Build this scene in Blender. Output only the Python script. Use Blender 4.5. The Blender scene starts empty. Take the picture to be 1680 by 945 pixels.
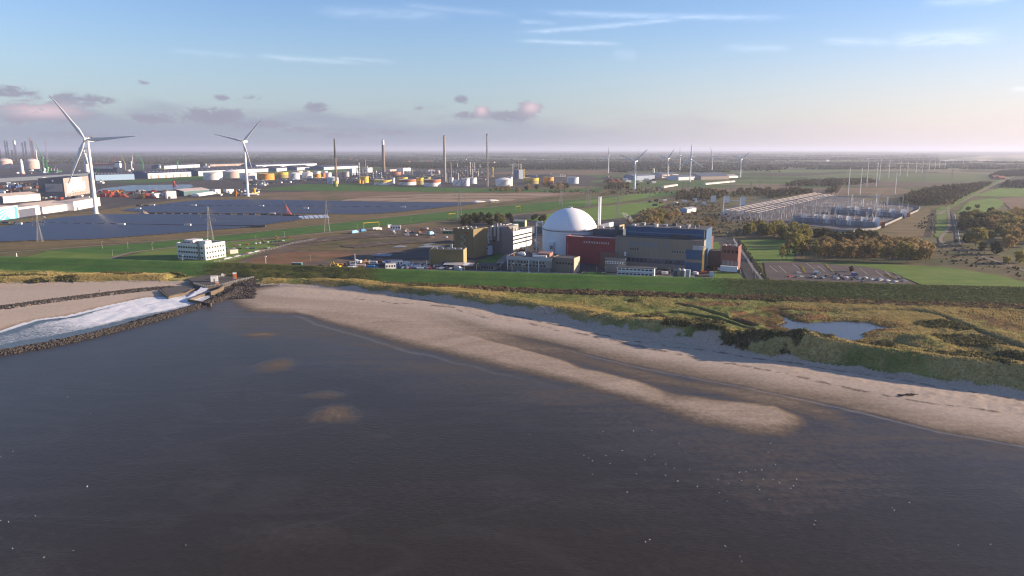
import bpy, math, random
import numpy as np
from mathutils import Vector, Matrix
R = math.radians
random.seed(7)
rng = np.random.default_rng(7)
sc = bpy.context.scene
COL = sc.collection
# ---------------------------------------------------------------- camera model (used to survey the ground plan)
HC, FPX, HY = 101.0, 1135.0, 245.0
PITCH = math.atan((472.5 - HY) / FPX)
CP, SP = math.cos(PITCH), math.sin(PITCH)
def ray(px, py):
    u = -(py - 472.5) / FPX
    return ((px - 840) / FPX, CP + u * SP, -SP + u * CP)
def P(px, py, z=0.0):
    d = ray(px, py)
    t = (z - HC) / d[2]
    return Vector((d[0] * t, d[1] * t, z))
def mpp(p):
    return (p.y * CP - (p.z - HC) * SP) / FPX
def ztop(p, py):
    k = -(py - 472.5) / FPX
    return HC + p.y * (k * CP - SP) / (CP + k * SP)
def azel(px, py):
    d = ray(px, py)
    return math.atan2(d[0], d[1]), math.asin(d[2] / math.sqrt(d[0]**2 + d[1]**2 + d[2]**2))

# ---------------------------------------------------------------- nodes / materials
def nd(nt, typ, **kw):
    n = nt.nodes.new(typ)
    for k, v in kw.items():
        setattr(n, k, v)
    return n
def setin(nt, sock, v):
    if isinstance(v, bpy.types.NodeSocket):
        nt.links.new(v, sock)
    elif isinstance(v, (tuple, list)) and len(v) == 3 and sock.type == 'RGBA':
        sock.default_value = (*v, 1)
    else:
        sock.default_value = v
def mth(nt, op, a, b=0.0, c=None, clamp=False):
    n = nd(nt, 'ShaderNodeMath', operation=op, use_clamp=clamp)
    setin(nt, n.inputs[0], a)
    setin(nt, n.inputs[1], b)
    if c is not None: setin(nt, n.inputs[2], c)
    return n.outputs[0]
def mixc(nt, fac, a, b, blend='MIX'):
    n = nd(nt, 'ShaderNodeMix', data_type='RGBA', blend_type=blend)
    setin(nt, n.inputs[0], fac)
    setin(nt, n.inputs[6], a)
    setin(nt, n.inputs[7], b)
    return n.outputs[2]
def noise(nt, vec, scale, detail=3.0, rough=0.55, dist=0.0):
    n = nd(nt, 'ShaderNodeTexNoise')
    n.inputs['Scale'].default_value = scale
    n.inputs['Detail'].default_value = detail
    n.inputs['Roughness'].default_value = rough
    n.inputs['Distortion'].default_value = dist
    if vec is not None: nt.links.new(vec, n.inputs['Vector'])
    return n.outputs['Fac']
def sstep(nt, x, lo, hi):
    n = nd(nt, 'ShaderNodeMapRange', interpolation_type='SMOOTHSTEP')
    setin(nt, n.inputs[0], x)
    n.inputs[1].default_value = lo
    n.inputs[2].default_value = hi
    return n.outputs[0]
def mapping(nt, vec, scale=(1, 1, 1), rot=0.0):
    n = nd(nt, 'ShaderNodeMapping')
    n.inputs['Scale'].default_value = scale
    n.inputs['Rotation'].default_value = (0, 0, rot)
    nt.links.new(vec, n.inputs['Vector'])
    return n.outputs[0]
def newmat(name):
    m = bpy.data.materials.new(name)
    m.use_nodes = True
    nt = m.node_tree
    b = nt.nodes['Principled BSDF']
    return m, nt, b
MATS = {}
def M(name, col=None, rough=0.7, var=0.12, scale=0.25, spec=0.3, metal=0.0, bump=0.0, streak=0.0):
    if name in MATS: return MATS[name]
    m, nt, b = newmat(name)
    tc = nd(nt, 'ShaderNodeTexCoord').outputs['Object']
    n1 = noise(nt, tc, scale, 5, 0.6)
    n2 = noise(nt, mapping(nt, tc, (1, 1, 0.12)), scale * 6, 3, 0.6)
    f = mth(nt, 'ADD', mth(nt, 'MULTIPLY', n1, 0.65), mth(nt, 'MULTIPLY', n2, 0.35))
    f = mth(nt, 'MULTIPLY_ADD', f, var * 4, 1 - var * 2)
    comb = nd(nt, 'ShaderNodeCombineXYZ')
    for i in range(3): nt.links.new(f, comb.inputs[i])
    c = mixc(nt, 1.0, (*col, 1), comb.outputs[0], 'MULTIPLY')
    nt.links.new(c, b.inputs['Base Color'])
    b.inputs['Roughness'].default_value = rough
    b.inputs['Specular IOR Level'].default_value = spec
    b.inputs['Metallic'].default_value = metal
    MATS[name] = m
    return m

# ---------------------------------------------------------------- mesh builder
class MB:
    def __init__(s): s.v, s.f, s.s = [], [], []
    def add(s, vs, fs, smooth=False):
        o = len(s.v)
        s.v += [tuple(v) for v in vs]
        s.f += [tuple(i + o for i in f) for f in fs]
        s.s += [smooth] * len(fs)
        return s
    def box(s, x0, y0, z0, x1, y1, z1):
        return s.add([(x0,y0,z0),(x1,y0,z0),(x1,y1,z0),(x0,y1,z0),(x0,y0,z1),(x1,y0,z1),(x1,y1,z1),(x0,y1,z1)],
                     [(3,2,1,0),(4,5,6,7),(0,1,5,4),(1,2,6,5),(2,3,7,6),(3,0,4,7)])
    def prism(s, poly, z0, z1):
        n = len(poly)
        return s.add([(x, y, z0) for x, y in poly] + [(x, y, z1) for x, y in poly],
                     [tuple(range(n))[::-1], tuple(range(n, 2*n))] + [(i, (i+1) % n, n + (i+1) % n, n + i) for i in range(n)])
    def profile_x(s, prof, x0, x1):      # profile of (y,z) points, counter-clockwise, extruded along x
        n = len(prof)
        return s.add([(x0, y, z) for y, z in prof] + [(x1, y, z) for y, z in prof],
                     [tuple(range(n))[::-1], tuple(range(n, 2*n))] + [(i, (i+1) % n, n + (i+1) % n, n + i) for i in range(n)])
    def profile_y(s, prof, y0, y1):
        n = len(prof)
        return s.add([(x, y0, z) for x, z in prof] + [(x, y1, z) for x, z in prof],
                     [tuple(range(n)), tuple(range(n, 2*n))[::-1]] + [((i+1) % n, i, n + i, n + (i+1) % n) for i in range(n)])
    def cone(s, p, q, r0, r1, n=10, smooth=True, caps=True):
        p, q = Vector(p), Vector(q)
        a = (q - p).normalized()
        t = Vector((0, 0, 1)) if abs(a.z) < 0.9 else Vector((1, 0, 0))
        u = a.cross(t).normalized(); w = a.cross(u)
        vs = []
        for c, r in ((p, r0), (q, r1)):
            for i in range(n):
                an = 2 * math.pi * i / n
                vs.append(c + u * (r * math.cos(an)) + w * (r * math.sin(an)))
        s.add(vs, [(i, n + i, n + (i+1) % n, (i+1) % n) for i in range(n)], smooth)
        if caps: s.add(vs, [tuple(range(n)), tuple(range(n, 2*n))[::-1]])
        return s
    def cyl(s, x, y, z0, z1, r, r1=None, n=20, smooth=True):
        return s.cone((x, y, z0), (x, y, z1), r, r if r1 is None else r1, n, smooth)
    def beam(s, p, q, w):
        return s.cone(p, q, w * 0.707, w * 0.707, 4, False)
    def lathe(s, x, y, prof, n=24, smooth=True):   # prof: (r,z)
        vs, fs = [], []
        for r, z in prof:
            for i in range(n):
                a = 2 * math.pi * i / n
                vs.append((x + r * math.cos(a), y + r * math.sin(a), z))
        for k in range(len(prof) - 1):
            for i in range(n):
                fs.append((k*n + i, k*n + (i+1) % n, (k+1)*n + (i+1) % n, (k+1)*n + i))
        s.add(vs, fs, smooth)
        return s
    def tubepath(s, pts, r, n=5):
        for a, b in zip(pts[:-1], pts[1:]): s.cone(a, b, r, r, n, True, False)
        return s
    def build(s, name, mat, parent=None):
        me = bpy.data.meshes.new(name)
        me.from_pydata(s.v, [], s.f)
        me.polygons.foreach_set('use_smooth', s.s)
        me.materials.append(mat)
        me.update()
        o = bpy.data.objects.new(name, me)
        COL.objects.link(o)
        if parent is not None: o.parent = parent
        return o
def npmesh(name, V, F, mat, smooth=False, attrs=None):
    me = bpy.data.meshes.new(name)
    V = np.asarray(V, np.float32); F = np.asarray(F, np.int32)
    k = F.shape[1]
    me.vertices.add(len(V)); me.vertices.foreach_set('co', V.ravel())
    me.loops.add(F.size); me.loops.foreach_set('vertex_index', F.ravel())
    me.polygons.add(len(F)); me.polygons.foreach_set('loop_start', np.arange(0, F.size, k, dtype=np.int32))
    me.polygons.foreach_set('loop_total', np.full(len(F), k, np.int32))
    me.polygons.foreach_set('use_smooth', np.full(len(F), smooth, bool))
    for an, data in (attrs or {}).items():
        at = me.attributes.new(an, 'FLOAT_COLOR' if data.ndim == 2 else 'FLOAT', 'POINT')
        at.data.foreach_set('color' if data.ndim == 2 else 'value', np.ascontiguousarray(data, np.float32).ravel())
    me.materials.append(mat)
    me.update(calc_edges=True)
    me.validate()
    o = bpy.data.objects.new(name, me)
    COL.objects.link(o)
    return o
# ---------------------------------------------------------------- tagging
def tag(o, label=None, cat=None, group=None, kind=None):
    if label: o['label'] = label
    if cat: o['category'] = cat
    if group: o['group'] = group
    if kind: o['kind'] = kind
    return o
def thing(name, label, cat, loc, rz=0.0, group=None):
    o = bpy.data.objects.new(name, None)
    COL.objects.link(o)
    o.empty_display_size = 0.5
    o.location = loc
    o.rotation_euler = (0, 0, rz)
    return tag(o, label, cat, group)
def site(name, label, cat, a, b, group=None, z=0.0):
    """an Empty at the ground point seen at a, its local x running to the ground point seen at b; returns it and that length"""
    p, q = P(*a, z), P(*b, z)
    d = q - p
    return thing(name, label, cat, p, math.atan2(d.y, d.x), group), d.length
def copy_tree(root, loc, rz=0.0, label=None, group=None, scale=None, mats=None):
    def rec(o, parent):
        c = o.copy()
        COL.objects.link(c)
        c.parent = parent
        for ch in [k for k in o.children]:
            rec(ch, c)
        return c
    c = rec(root, None)
    c.location = loc
    c.rotation_euler = (0, 0, rz)
    if scale: c.scale = scale if isinstance(scale, (tuple, list)) else (scale,) * 3
    if label: c['label'] = label
    if group: c['group'] = group
    return c
def recolor(root, partname, mat):
    for ch in root.children:
        if ch.name.split('.')[0] == partname:
            ch.material_slots[0].link = 'OBJECT'
            ch.material_slots[0].material = mat
ORD = ['first','second','third','fourth','fifth','sixth','seventh','eighth','ninth','tenth','eleventh','twelfth','thirteenth','fourteenth','fifteenth','sixteenth']
# ---------------------------------------------------------------- numpy helpers
def vnoise(x, y, seed=0):
    xi, yi = np.floor(x).astype(np.int64), np.floor(y).astype(np.int64)
    fx, fy = x - xi, y - yi
    fx, fy = fx*fx*(3-2*fx), fy*fy*(3-2*fy)
    def h(a, b):
        n = (a * 374761393 + b * 668265263 + seed * 1442695041) & 0x7fffffff
        n = ((n ^ (n >> 13)) * 1274126177) & 0x7fffffff
        return ((n ^ (n >> 16)) & 0xffff) / 65535.0
    return (h(xi, yi)*(1-fx) + h(xi+1, yi)*fx)*(1-fy) + (h(xi, yi+1)*(1-fx) + h(xi+1, yi+1)*fx)*fy
def fbm(x, y, scale, octv=4, seed=0, gain=0.5):
    a, t, s = 1.0, 0.0, 0.0
    for i in range(octv):
        t = t + a * vnoise(x / scale, y / scale, seed + i * 17)
        s += a; a *= gain; scale /= 2.03
    return t / s
def seg_dist(X, Y, pts):
    """distance to a polyline, side (+ = right of travel), parameter"""
    best = np.full(X.shape, 1e18); side = np.zeros(X.shape); par = np.zeros(X.shape)
    acc = 0.0
    for a, b in zip(pts[:-1], pts[1:]):
        dx, dy = b[0]-a[0], b[1]-a[1]
        L2 = dx*dx + dy*dy; L = math.sqrt(L2)
        t = np.clip(((X-a[0])*dx + (Y-a[1])*dy) / L2, 0, 1)
        ex, ey = X - (a[0]+t*dx), Y - (a[1]+t*dy)
        d2 = ex*ex + ey*ey
        m = d2 < best
        best = np.where(m, d2, best)
        side = np.where(m, np.sign((Y-a[1])*dx - (X-a[0])*dy), side)
        par = np.where(m, acc + t*L, par)
        acc += L
    return np.sqrt(best), -side, par
def poly_sdf(X, Y, pts):
    """positive inside"""
    inside = np.zeros(X.shape, bool); best = np.full(X.shape, 1e18)
    n = len(pts)
    for i in range(n):
        a, b = pts[i], pts[(i+1) % n]
        dx, dy = b[0]-a[0], b[1]-a[1]
        t = np.clip(((X-a[0])*dx + (Y-a[1])*dy) / (dx*dx+dy*dy+1e-9), 0, 1)
        ex, ey = X - (a[0]+t*dx), Y - (a[1]+t*dy)
        best = np.minimum(best, ex*ex + ey*ey)
        c = ((a[1] > Y) != (b[1] > Y)) & (X < dx * (Y - a[1]) / (dy if dy else 1e-9) + a[0])
        inside ^= c
    return np.where(inside, 1, -1) * np.sqrt(best)
def sm(x, a, b):
    t = np.clip((x - a) / (b - a), 0, 1)
    return t*t*(3-2*t)
def XY(pxs, z=0.0):
    return [(p.x, p.y) for p in (P(a, b, z) for a, b in pxs)]
def smooth_line(pts, it=2):
    for _ in range(it):
        o = [pts[0]]
        for a, b in zip(pts[:-1], pts[1:]):
            o += [(a[0]*.75+b[0]*.25, a[1]*.75+b[1]*.25), (a[0]*.25+b[0]*.75, a[1]*.25+b[1]*.75)]
        pts = o + [pts[-1]]
    return pts
# ================================================================= camera, sun, sky, haze
cam = bpy.data.cameras.new('camera')
cam.sensor_width = 36.0
cam.lens = FPX / 1680 * 36.0
cam.clip_start, cam.clip_end = 1.0, 120000.0
co = bpy.data.objects.new('camera', cam)
COL.objects.link(co)
co.location = (0, 0, HC)
co.rotation_euler = (math.pi / 2 - PITCH, 0, 0)
sc.camera = co
SUN_EL, SUN_AZ = R(13.5), R(83.5)           # azimuth measured from +Y towards +X
sdir = Vector((math.sin(SUN_AZ)*math.cos(SUN_EL), math.cos(SUN_AZ)*math.cos(SUN_EL), math.sin(SUN_EL)))
sl = bpy.data.lights.new('sun', 'SUN')
sl.energy = SUN_E = 5.0
sl.angle = R(0.5)
sl.color = (1.0, 0.79, 0.58)
so = bpy.data.objects.new('sun', sl)
COL.objects.link(so)
so.rotation_euler = sdir.to_track_quat('Z', 'Y').to_euler()
so.location = (600, 100, 300)

w = bpy.data.worlds.new('World'); sc.world = w; w.use_nodes = True
nt = w.node_tree
bg = nt.nodes['Background']
sky = nd(nt, 'ShaderNodeTexSky', sky_type='NISHITA')
sky.sun_disc = False
sky.sun_elevation = SUN_EL
sky.sun_rotation = SUN_AZ
sky.altitude = 50
sky.air_density, sky.dust_density, sky.ozone_density = 1.0, 0.6, 1.6
g = nd(nt, 'ShaderNodeTexCoord').outputs['Generated']
sx = nd(nt, 'ShaderNodeSeparateXYZ'); nt.links.new(g, sx.inputs[0])
AZ = mth(nt, 'ARCTAN2', sx.outputs[0], sx.outputs[1])
EL = mth(nt, 'ARCSINE', sx.outputs[2])
def dirvec(kx, ky, off=0.0):
    c = nd(nt, 'ShaderNodeCombineXYZ')
    nt.links.new(mth(nt, 'MULTIPLY_ADD', AZ, kx, off), c.inputs[0])
    nt.links.new(mth(nt, 'MULTIPLY', EL, ky), c.inputs[1])
    return c.outputs[0]
deg = math.pi / 180
col = mixc(nt, 1.0, sky.outputs[0], mixc(nt, sstep(nt, EL, R(3), R(15)), (0.86, 0.92, 1.10), (0.74, 0.87, 1.17)), 'MULTIPLY')
col = mixc(nt, sstep(nt, AZ, R(2), R(40)), col, (0.87, 0.86, 0.90), 'MULTIPLY')
# pale dusty veil low over the land, rosier towards the sun
toward = sstep(nt, AZ, R(-8), R(42))
veil = mth(nt, 'MULTIPLY', mth(nt, 'SUBTRACT', 1.0, sstep(nt, EL, R(-2), R(10.5))), 0.78)
vcol = mixc(nt, toward, (2.1, 2.45, 3.2), (5.1, 4.25, 4.35))
col = mixc(nt, veil, col, vcol)
# flat bank of cloud near the horizon, broken on its upper side
bank_n = noise(nt, dirvec(9, 40), 1.0, 5, 0.55, 0.3)
bank_h = mth(nt, 'MULTIPLY_ADD', bank_n, R(4.6), mth(nt, 'MULTIPLY', sstep(nt, AZ, R(40), R(-30)), R(1.0)))
bank = mth(nt, 'SUBTRACT', 1.0, sstep(nt, mth(nt, 'SUBTRACT', EL, bank_h), R(-1.7), R(0.4)))
bcol = mixc(nt, toward, (1.75, 1.98, 2.6), (4.9, 4.25, 4.45))
bank = mth(nt, 'MULTIPLY', bank, mth(nt, 'MULTIPLY_ADD', toward, -0.35, 0.72))
col = mixc(nt, bank, col, bcol)
# ragged small cumulus: only in the left half
def gaus(az0, el0, wa, we):
    a = mth(nt, 'DIVIDE', mth(nt, 'SUBTRACT', AZ, az0), wa)
    e = mth(nt, 'DIVIDE', mth(nt, 'SUBTRACT', EL, el0), we)
    q = mth(nt, 'ADD', mth(nt, 'MULTIPLY', a, a), mth(nt, 'MULTIPLY', e, e))
    return mth(nt, 'POWER', 2.718, mth(nt, 'MULTIPLY', q, -1.0))
cn = noise(nt, dirvec(42, 95, 3.1), 1.0, 8, 0.68, 0.7)
spots = [(10,150,42,9,.9),(60,185,75,17,1.),(120,165,55,12,.85),(165,165,25,8,.8),(345,190,55,14,1.),(250,195,60,9,.75),(430,205,70,9,.7),
         (522,177,22,10,.85),(236,134,10,5,.75),(365,160,16,6,.7),(410,160,22,6,.7),(500,212,60,8,.7),(590,215,60,7,.65),(756,164,13,8,.95),
         (790,184,15,11,1.15),(768,190,28,8,.9),(868,180,22,14,1.15),(835,192,45,11,.95),(688,177,12,5,.7),(555,222,60,6,.7),(640,218,50,7,.7),(150,222,120,8,.6)]
cm = None
for (x, y, wx, wy, s) in spots:
    a0, e0 = azel(x, y)
    v = mth(nt, 'MULTIPLY', gaus(a0, e0, wx / FPX * 0.95, wy / FPX), s)
    cm = v if cm is None else mth(nt, 'MAXIMUM', cm, v)
cl = sstep(nt, mth(nt, 'MULTIPLY', cm, mth(nt, 'MULTIPLY_ADD', cn, 3.8, -1.05)), 0.22, 0.66)
ccol = mixc(nt, cn, (1.25, 1.36, 1.95), (2.3, 2.25, 2.7))
sunlit = None
for (x, y, wx, wy) in ((790,181,10,9),(872,176,14,10),(70,182,45,9)):
    a0, e0 = azel(x, y)
    v = gaus(a0, e0, wx / FPX, wy / FPX)
    sunlit = v if sunlit is None else mth(nt, 'MAXIMUM', sunlit, v)
ccol = mixc(nt, mth(nt, 'MULTIPLY', sunlit, 0.8), ccol, (5.0, 3.7, 4.0))
col = mixc(nt, mth(nt, 'MULTIPLY', cl, 0.88), col, ccol)
# contrails and thin cirrus
wob = noise(nt, dirvec(34, 160, 9.0), 1.0, 6, 0.68)
tr = None
for (x0, y0, x1, y1, wd, s) in ((830,55,1170,25,2.6,.8),(860,18,1340,28,3.2,.75),(500,17,760,24,6,.4),(640,5,860,26,3.5,.35),(835,66,1035,72,2.4,.75),
                            (1340,66,1480,70,3.5,.7),(1450,67,1660,57,7,.95),(1180,78,1310,80,4,.45),(1500,6,1680,-4,4,.6),(270,82,420,94,3,.25),
                            (400,90,610,104,3,.5),(540,94,660,102,2.2,.4),(845,34,920,40,2.5,.5),(1655,147,1700,144,2.4,.9),(1000,88,1050,90,6,.25)):
    (a0, e0), (a1, e1) = azel(x0, y0), azel(x1, y1)
    k = (e1 - e0) / (a1 - a0)
    dv = mth(nt, 'SUBTRACT', mth(nt, 'SUBTRACT', EL, e0), mth(nt, 'MULTIPLY', mth(nt, 'SUBTRACT', AZ, a0), k))
    dv = mth(nt, 'DIVIDE', mth(nt, 'MULTIPLY_ADD', wob, 0.004, mth(nt, 'SUBTRACT', dv, 0.002)), wd * 1.25 / FPX)
    v = mth(nt, 'POWER', 2.718, mth(nt, 'MULTIPLY', mth(nt, 'MULTIPLY', dv, dv), -1.0))
    L = a1 - a0
    ends = mth(nt, 'MULTIPLY', sstep(nt, AZ, a0, a0 + L*.25), mth(nt, 'SUBTRACT', 1.0, sstep(nt, AZ, a1 - L*.3, a1)))
    v = mth(nt, 'MULTIPLY', mth(nt, 'MULTIPLY', v, ends), s)
    tr = v if tr is None else mth(nt, 'MAXIMUM', tr, v)
tr = mth(nt, 'MULTIPLY', tr, mth(nt, 'MULTIPLY_ADD', wob, 1.9, -.4))
col = mixc(nt, mth(nt, 'MULTIPLY', tr, 0.33), col, (8.0, 8.4, 9.6))
nt.links.new(col, bg.inputs['Color'])
bg.inputs['Strength'].default_value = 0.086

hz = MB().box(-52000, -6000, -4, 52000, 60000, 215).build('haze', None)
hm, hnt, hb = newmat('haze_air')
hnt.nodes.remove(hb)
pv = nd(hnt, 'ShaderNodeVolumePrincipled')
pv.inputs['Color'].default_value = (0.72, 0.77, 0.95, 1)
pv.inputs['Density'].default_value = 5.6e-5
pv.inputs['Anisotropy'].default_value = 0.25
hnt.links.new(pv.outputs[0], hnt.nodes['Material Output'].inputs['Volume'])
hz.data.materials.clear(); hz.data.materials.append(hm)
tag(hz, 'thin blue haze lying over the whole landscape', 'haze', kind='stuff')

sc.view_settings.view_transform = 'Standard'
sc.view_settings.look = 'None'
sc.view_settings.exposure = 1.12
sc.view_settings.gamma = 1.0
sc.render.engine = 'CYCLES'
cy = sc.cycles
cy.max_bounces, cy.diffuse_bounces, cy.glossy_bounces = 5, 2, 2
cy.transmission_bounces, cy.volume_bounces, cy.transparent_max_bounces = 3, 0, 8
cy.use_denoising = True
cy.filter_width = 1.2
cy.sample_clamp_indirect = 6.0
# ================================================================= shore: dike, dunes, beach (one surveyed grid split into three sheets)
def line(pxs, z): return smooth_line(XY(pxs, z), 2)
CREST = line([(-420,418),(-200,417),(0,421),(200,426),(400,432),(600,440.5),(700,443.6),(840,447.5),(1000,452),(1150,455.8),(1240,458.8),(1330,461.8),(1400,464.5),(1500,467.5),(1680,471.5),(2100,482)], 7.5)
FOOT = line([(-420,486),(-150,474),(0,467),(150,463),(290,461),(400,466),(480,468),(560,474),(620,480),(760,497),(860,515),(905,523),(990,541),(1050,551),
             (1110,560),(1200,576),(1300,590),(1400,602),(1520,620),(1680,643),(1850,664),(2100,690)], 1.0)
colx = np.arange(-380, 2060, 2.3)
rowy = np.concatenate([np.arange(408, 560, 0.85), np.arange(560, 830, 1.3), np.arange(830, 1000, 3.0)])
D = np.array([[ray(x, y) for x in colx] for y in rowy])
T = -HC / D[..., 2]
X, Y = D[..., 0] * T, D[..., 1] * T
dd, ds, dpar = seg_dist(X, Y, CREST)
d = dd * ds                                   # + seaward of the dike crest
fd, fs, fpar = seg_dist(X, Y, FOOT)
e = fd * fs                                   # + seaward of the dune foot
u = -e
# ---- dike profile
prof_d = [-60, -26, -22, -3, 3, 12, 17, 27, 31, 80]
prof_z = [-1, -0.6, -0.1, 7.5, 7.5, 4.8, 4.3, 1.4, 0.9, -2]
zd = np.interp(d, prof_d, prof_z)
rough_seg = sm(X, -265, -225) * (1 - sm(X, -125, -95))      # overgrown stretch beside the outfall
zd = zd + rough_seg * (fbm(X, Y, 16, 3, 5) - 0.35) * 3.2 * sm(d, -2, 8) * (1 - sm(d, 26, 31))
# ---- dunes
ridge_px = [-420,-150,0,290,330,400,480,560,620,760,860,905,1000,1050,1110,1180,1215,1240,1270,1320,1400,1520,1680,2100]
ridge_am = [2.5,2.5,2.4,2.0,.4,.3,1.2,2.6,3.2,3.6,4.6,4.2,4.4,4.6,5.6,6.6,6.2,2.6,6.0,6.4,5.6,5.4,5.6,5.6]
rx = [P(px, np.interp(px, [-420,0,290,480,620,760,905,1110,1200,1400,1680,2100], [486,467,461,468,480,497,523,560,576,602,643,690]), 1.0).x for px in ridge_px]
amp = np.interp(X + u * 0.35, rx, ridge_am)
n1 = fbm(X, Y, 30, 4, 11); n2 = fbm(X, Y, 9, 3, 23); n3 = fbm(X, Y, 3.2, 3, 31)
wob = (fbm(X, Y, 22, 3, 47) - 0.5) * 9
uu = u + wob * sm(u, 0, 6)
ridge = np.interp(uu, [0, 2, 9, 13, 24, 40], [0, .16, .9, 1.0, .45, 0.0]) * amp * (0.7 + 1.05 * n1) * (1 + .2 * sm(X, 60, 110))
hum = (fbm(X, Y, 34, 4, 71) - 0.42) * 10.5 * sm(X, 120, 190) * sm(u, 8, 30) * (1 - sm(u, 75, 130))
swale = 0.75 + (n1 - 0.5) * 1.2
zn = 1.0 + ridge + np.maximum(hum, -0.6) + sm(u, 2, 25) * (swale + (n2 - .5) * 1.1 + (n3 - .5) * 0.75)
# pond hollow
POND = XY([(1279,517),(1298,521),(1302,526),(1335,529),(1379,526),(1427,529),(1444,535),(1471,538.5),(1437,541),(1418,545),(1417,554),(1403,560),(1369,561),(1335,556),(1302,543),(1274,533),(1288,529)], 1.2)
pond = poly_sdf(X, Y, POND)
pflat = sm(pond, -16, 0)
zn = zn * (1 - pflat) + (1.45 + (n2 - .5) * .3) * pflat - 0.9 * sm(pond, -1.2, 1.5)
# blow-out hollow in the ridge and the sunken track behind the dunes
bx, by = P(1238, 548, 3).x, P(1238, 548, 3).y
blow = np.exp(-(((X - bx) / 11)**2 + ((Y - by) / 8)**2))
zn = zn - 2.4 * blow
TRACK = line([(1205,519),(1260,508),(1330,510),(1440,507),(1500,508),(1545,517),(1590,535),(1640,556),(1700,580),(1800,620)], 1.8)
td, _, tpar = seg_dist(X, Y, TRACK)
TRACK2 = line([(960,528),(1060,512),(1110,510),(1150,517),(1195,527),(1230,537)], 1.8)
td2, _, _ = seg_dist(X, Y, TRACK2)
TRACK3 = line([(1110,497),(1150,505),(1190,519),(1235,532)], 1.8)
td3, _, _ = seg_dist(X, Y, TRACK3)
TRACK4 = line([(1330,558),(1400,562),(1450,557),(1490,565),(1530,575)], 2.5)
td4, _, _ = seg_dist(X, Y, TRACK4)
tr_all = np.minimum.reduce([td, td2 * 1.3, td3 * 1.3, td4 * 1.6])
zn = zn - 1.7 * (1 - sm(tr_all, 1.0, 4.2)) * sm(u, 6, 16)
zn = np.where(u > 0, zn, 0)
# ---- beach and flats
SU = XY([(385,478),(480,460),(620,470),(760,485),(905,510),(1050,540),(1200,560),(1400,590),(1680,630),(2060,680),(2060,800),(1680,731),(1538,704),(1386,668),(1200,630),
         (1106,614),(1029,599),(927,573),(850,557),(760,541),(690,522),(615,513),(520,503),(430,498),(388,490)], -0.4)
BAR = XY([(430,488),(520,492),(615,500),(690,512),(760,541),(800,553),(850,568),(927,588),(960,600),(1000,607),(1060,626),(1100,641),(1140,645),(1200,655),(1270,664),(1308,680),(1322,700),(1290,716),
          (1230,713),(1150,697),(1050,668),(950,640),(850,612),(780,597),(690,578),(640,566),(560,540),(480,514)], -0.5)
SL = XY([(-400,470),(0,460),(290,455),(330,470),(306,487),(230,490),(190,500),(110,520),(60,526),(0,545),(-400,610)], -0.4)
su, br, lf = poly_sdf(X, Y, SU), poly_sdf(X, Y, BAR), poly_sdf(X, Y, SL)
warp = (fbm(X, Y, 40, 4, 3) - .5)
stre = fbm(X * 0.83 + Y * 0.56, (Y * 0.83 - X * 0.56) * 7, 60, 4, 9)    # streaks along the shore
dry_u = 0.45 * sm(su + warp * 5, -2.5, 3.5) + 0.55 * sm(su + warp * 14, 2, 26)
soft = 1.0 + 1.2 * sm(-X, -60, 200)
TRO = line([(560,512),(615,514.5),(690,523),(760,541),(850,557),(930,574)], -.5)
trd, _, trp = seg_dist(X, Y, TRO)
ew = 5.0 + 15.0 * sm(-su, 16, 44)
dry_b = 0.74 * sm(br + warp * 9, -.45 * ew, ew) * (0.80 + 0.32 * stre)
dry_l = 0.5 * sm(lf + warp * 6, -2, 3) + 0.5 * sm(lf + warp * 10, 1, 14)
dry = np.maximum.reduce([dry_u, dry_b, dry_l])
dry = dry - .42 * np.exp(-(trd / (1.5 + .022 * trp))**2) * sm(trp, 0, 40)
for (cx, cy, ax, ay, a0, s) in ((458,599,52,16,.0,.48),(553,680,58,20,.12,.46),(530,648,44,8,0,.30),(1430,748,66,18,.1,.30),(1395,700,40,12,.5,.26),(428,548,44,6,0,.40),(622,716,42,9,.1,.22),
                            (360,785,110,60,0,.15),(450,880,190,55,-.1,.17),(1100,800,260,40,.1,.10),(1250,880,300,60,.05,.12),(1000,700,120,22,.2,.08)):
    c = P(cx, cy, -.8); r1 = P(cx + ax, cy, -.8); r2 = P(cx, cy - ay, -.8); r3 = P(cx, cy + ay, -.8)
    ex = (X - c.x) / (r1.x - c.x); ey = (Y - c.y) / ((r2.y - r3.y) / 2) + a0 * ex + 0.35 * ex * ex
    q = np.sqrt(ex**2 + ey**2) + warp * 0.9
    dry = np.maximum(dry, .85 * s * (1 - sm(q, 0.0, 1.35)) * (0.8 + 0.4 * stre))
dry = np.maximum(dry, .21 * sm(np.maximum(su, br) + warp * 24, -85, -6))
dry = np.maximum(dry, (.80 - .42 * sm(X, -75, 30)) * sm(np.minimum(su, br) + warp * 10, -32, -6))
dry = np.clip(dry, 0, 1)
zb = -1.0 + 0.75 * dry + np.clip(su, 0, 60) * 0.022 + np.clip(lf, 0, 60) * 0.014 + (n3 - .5) * 0.35 * sm(su, 18, 40)
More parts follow.
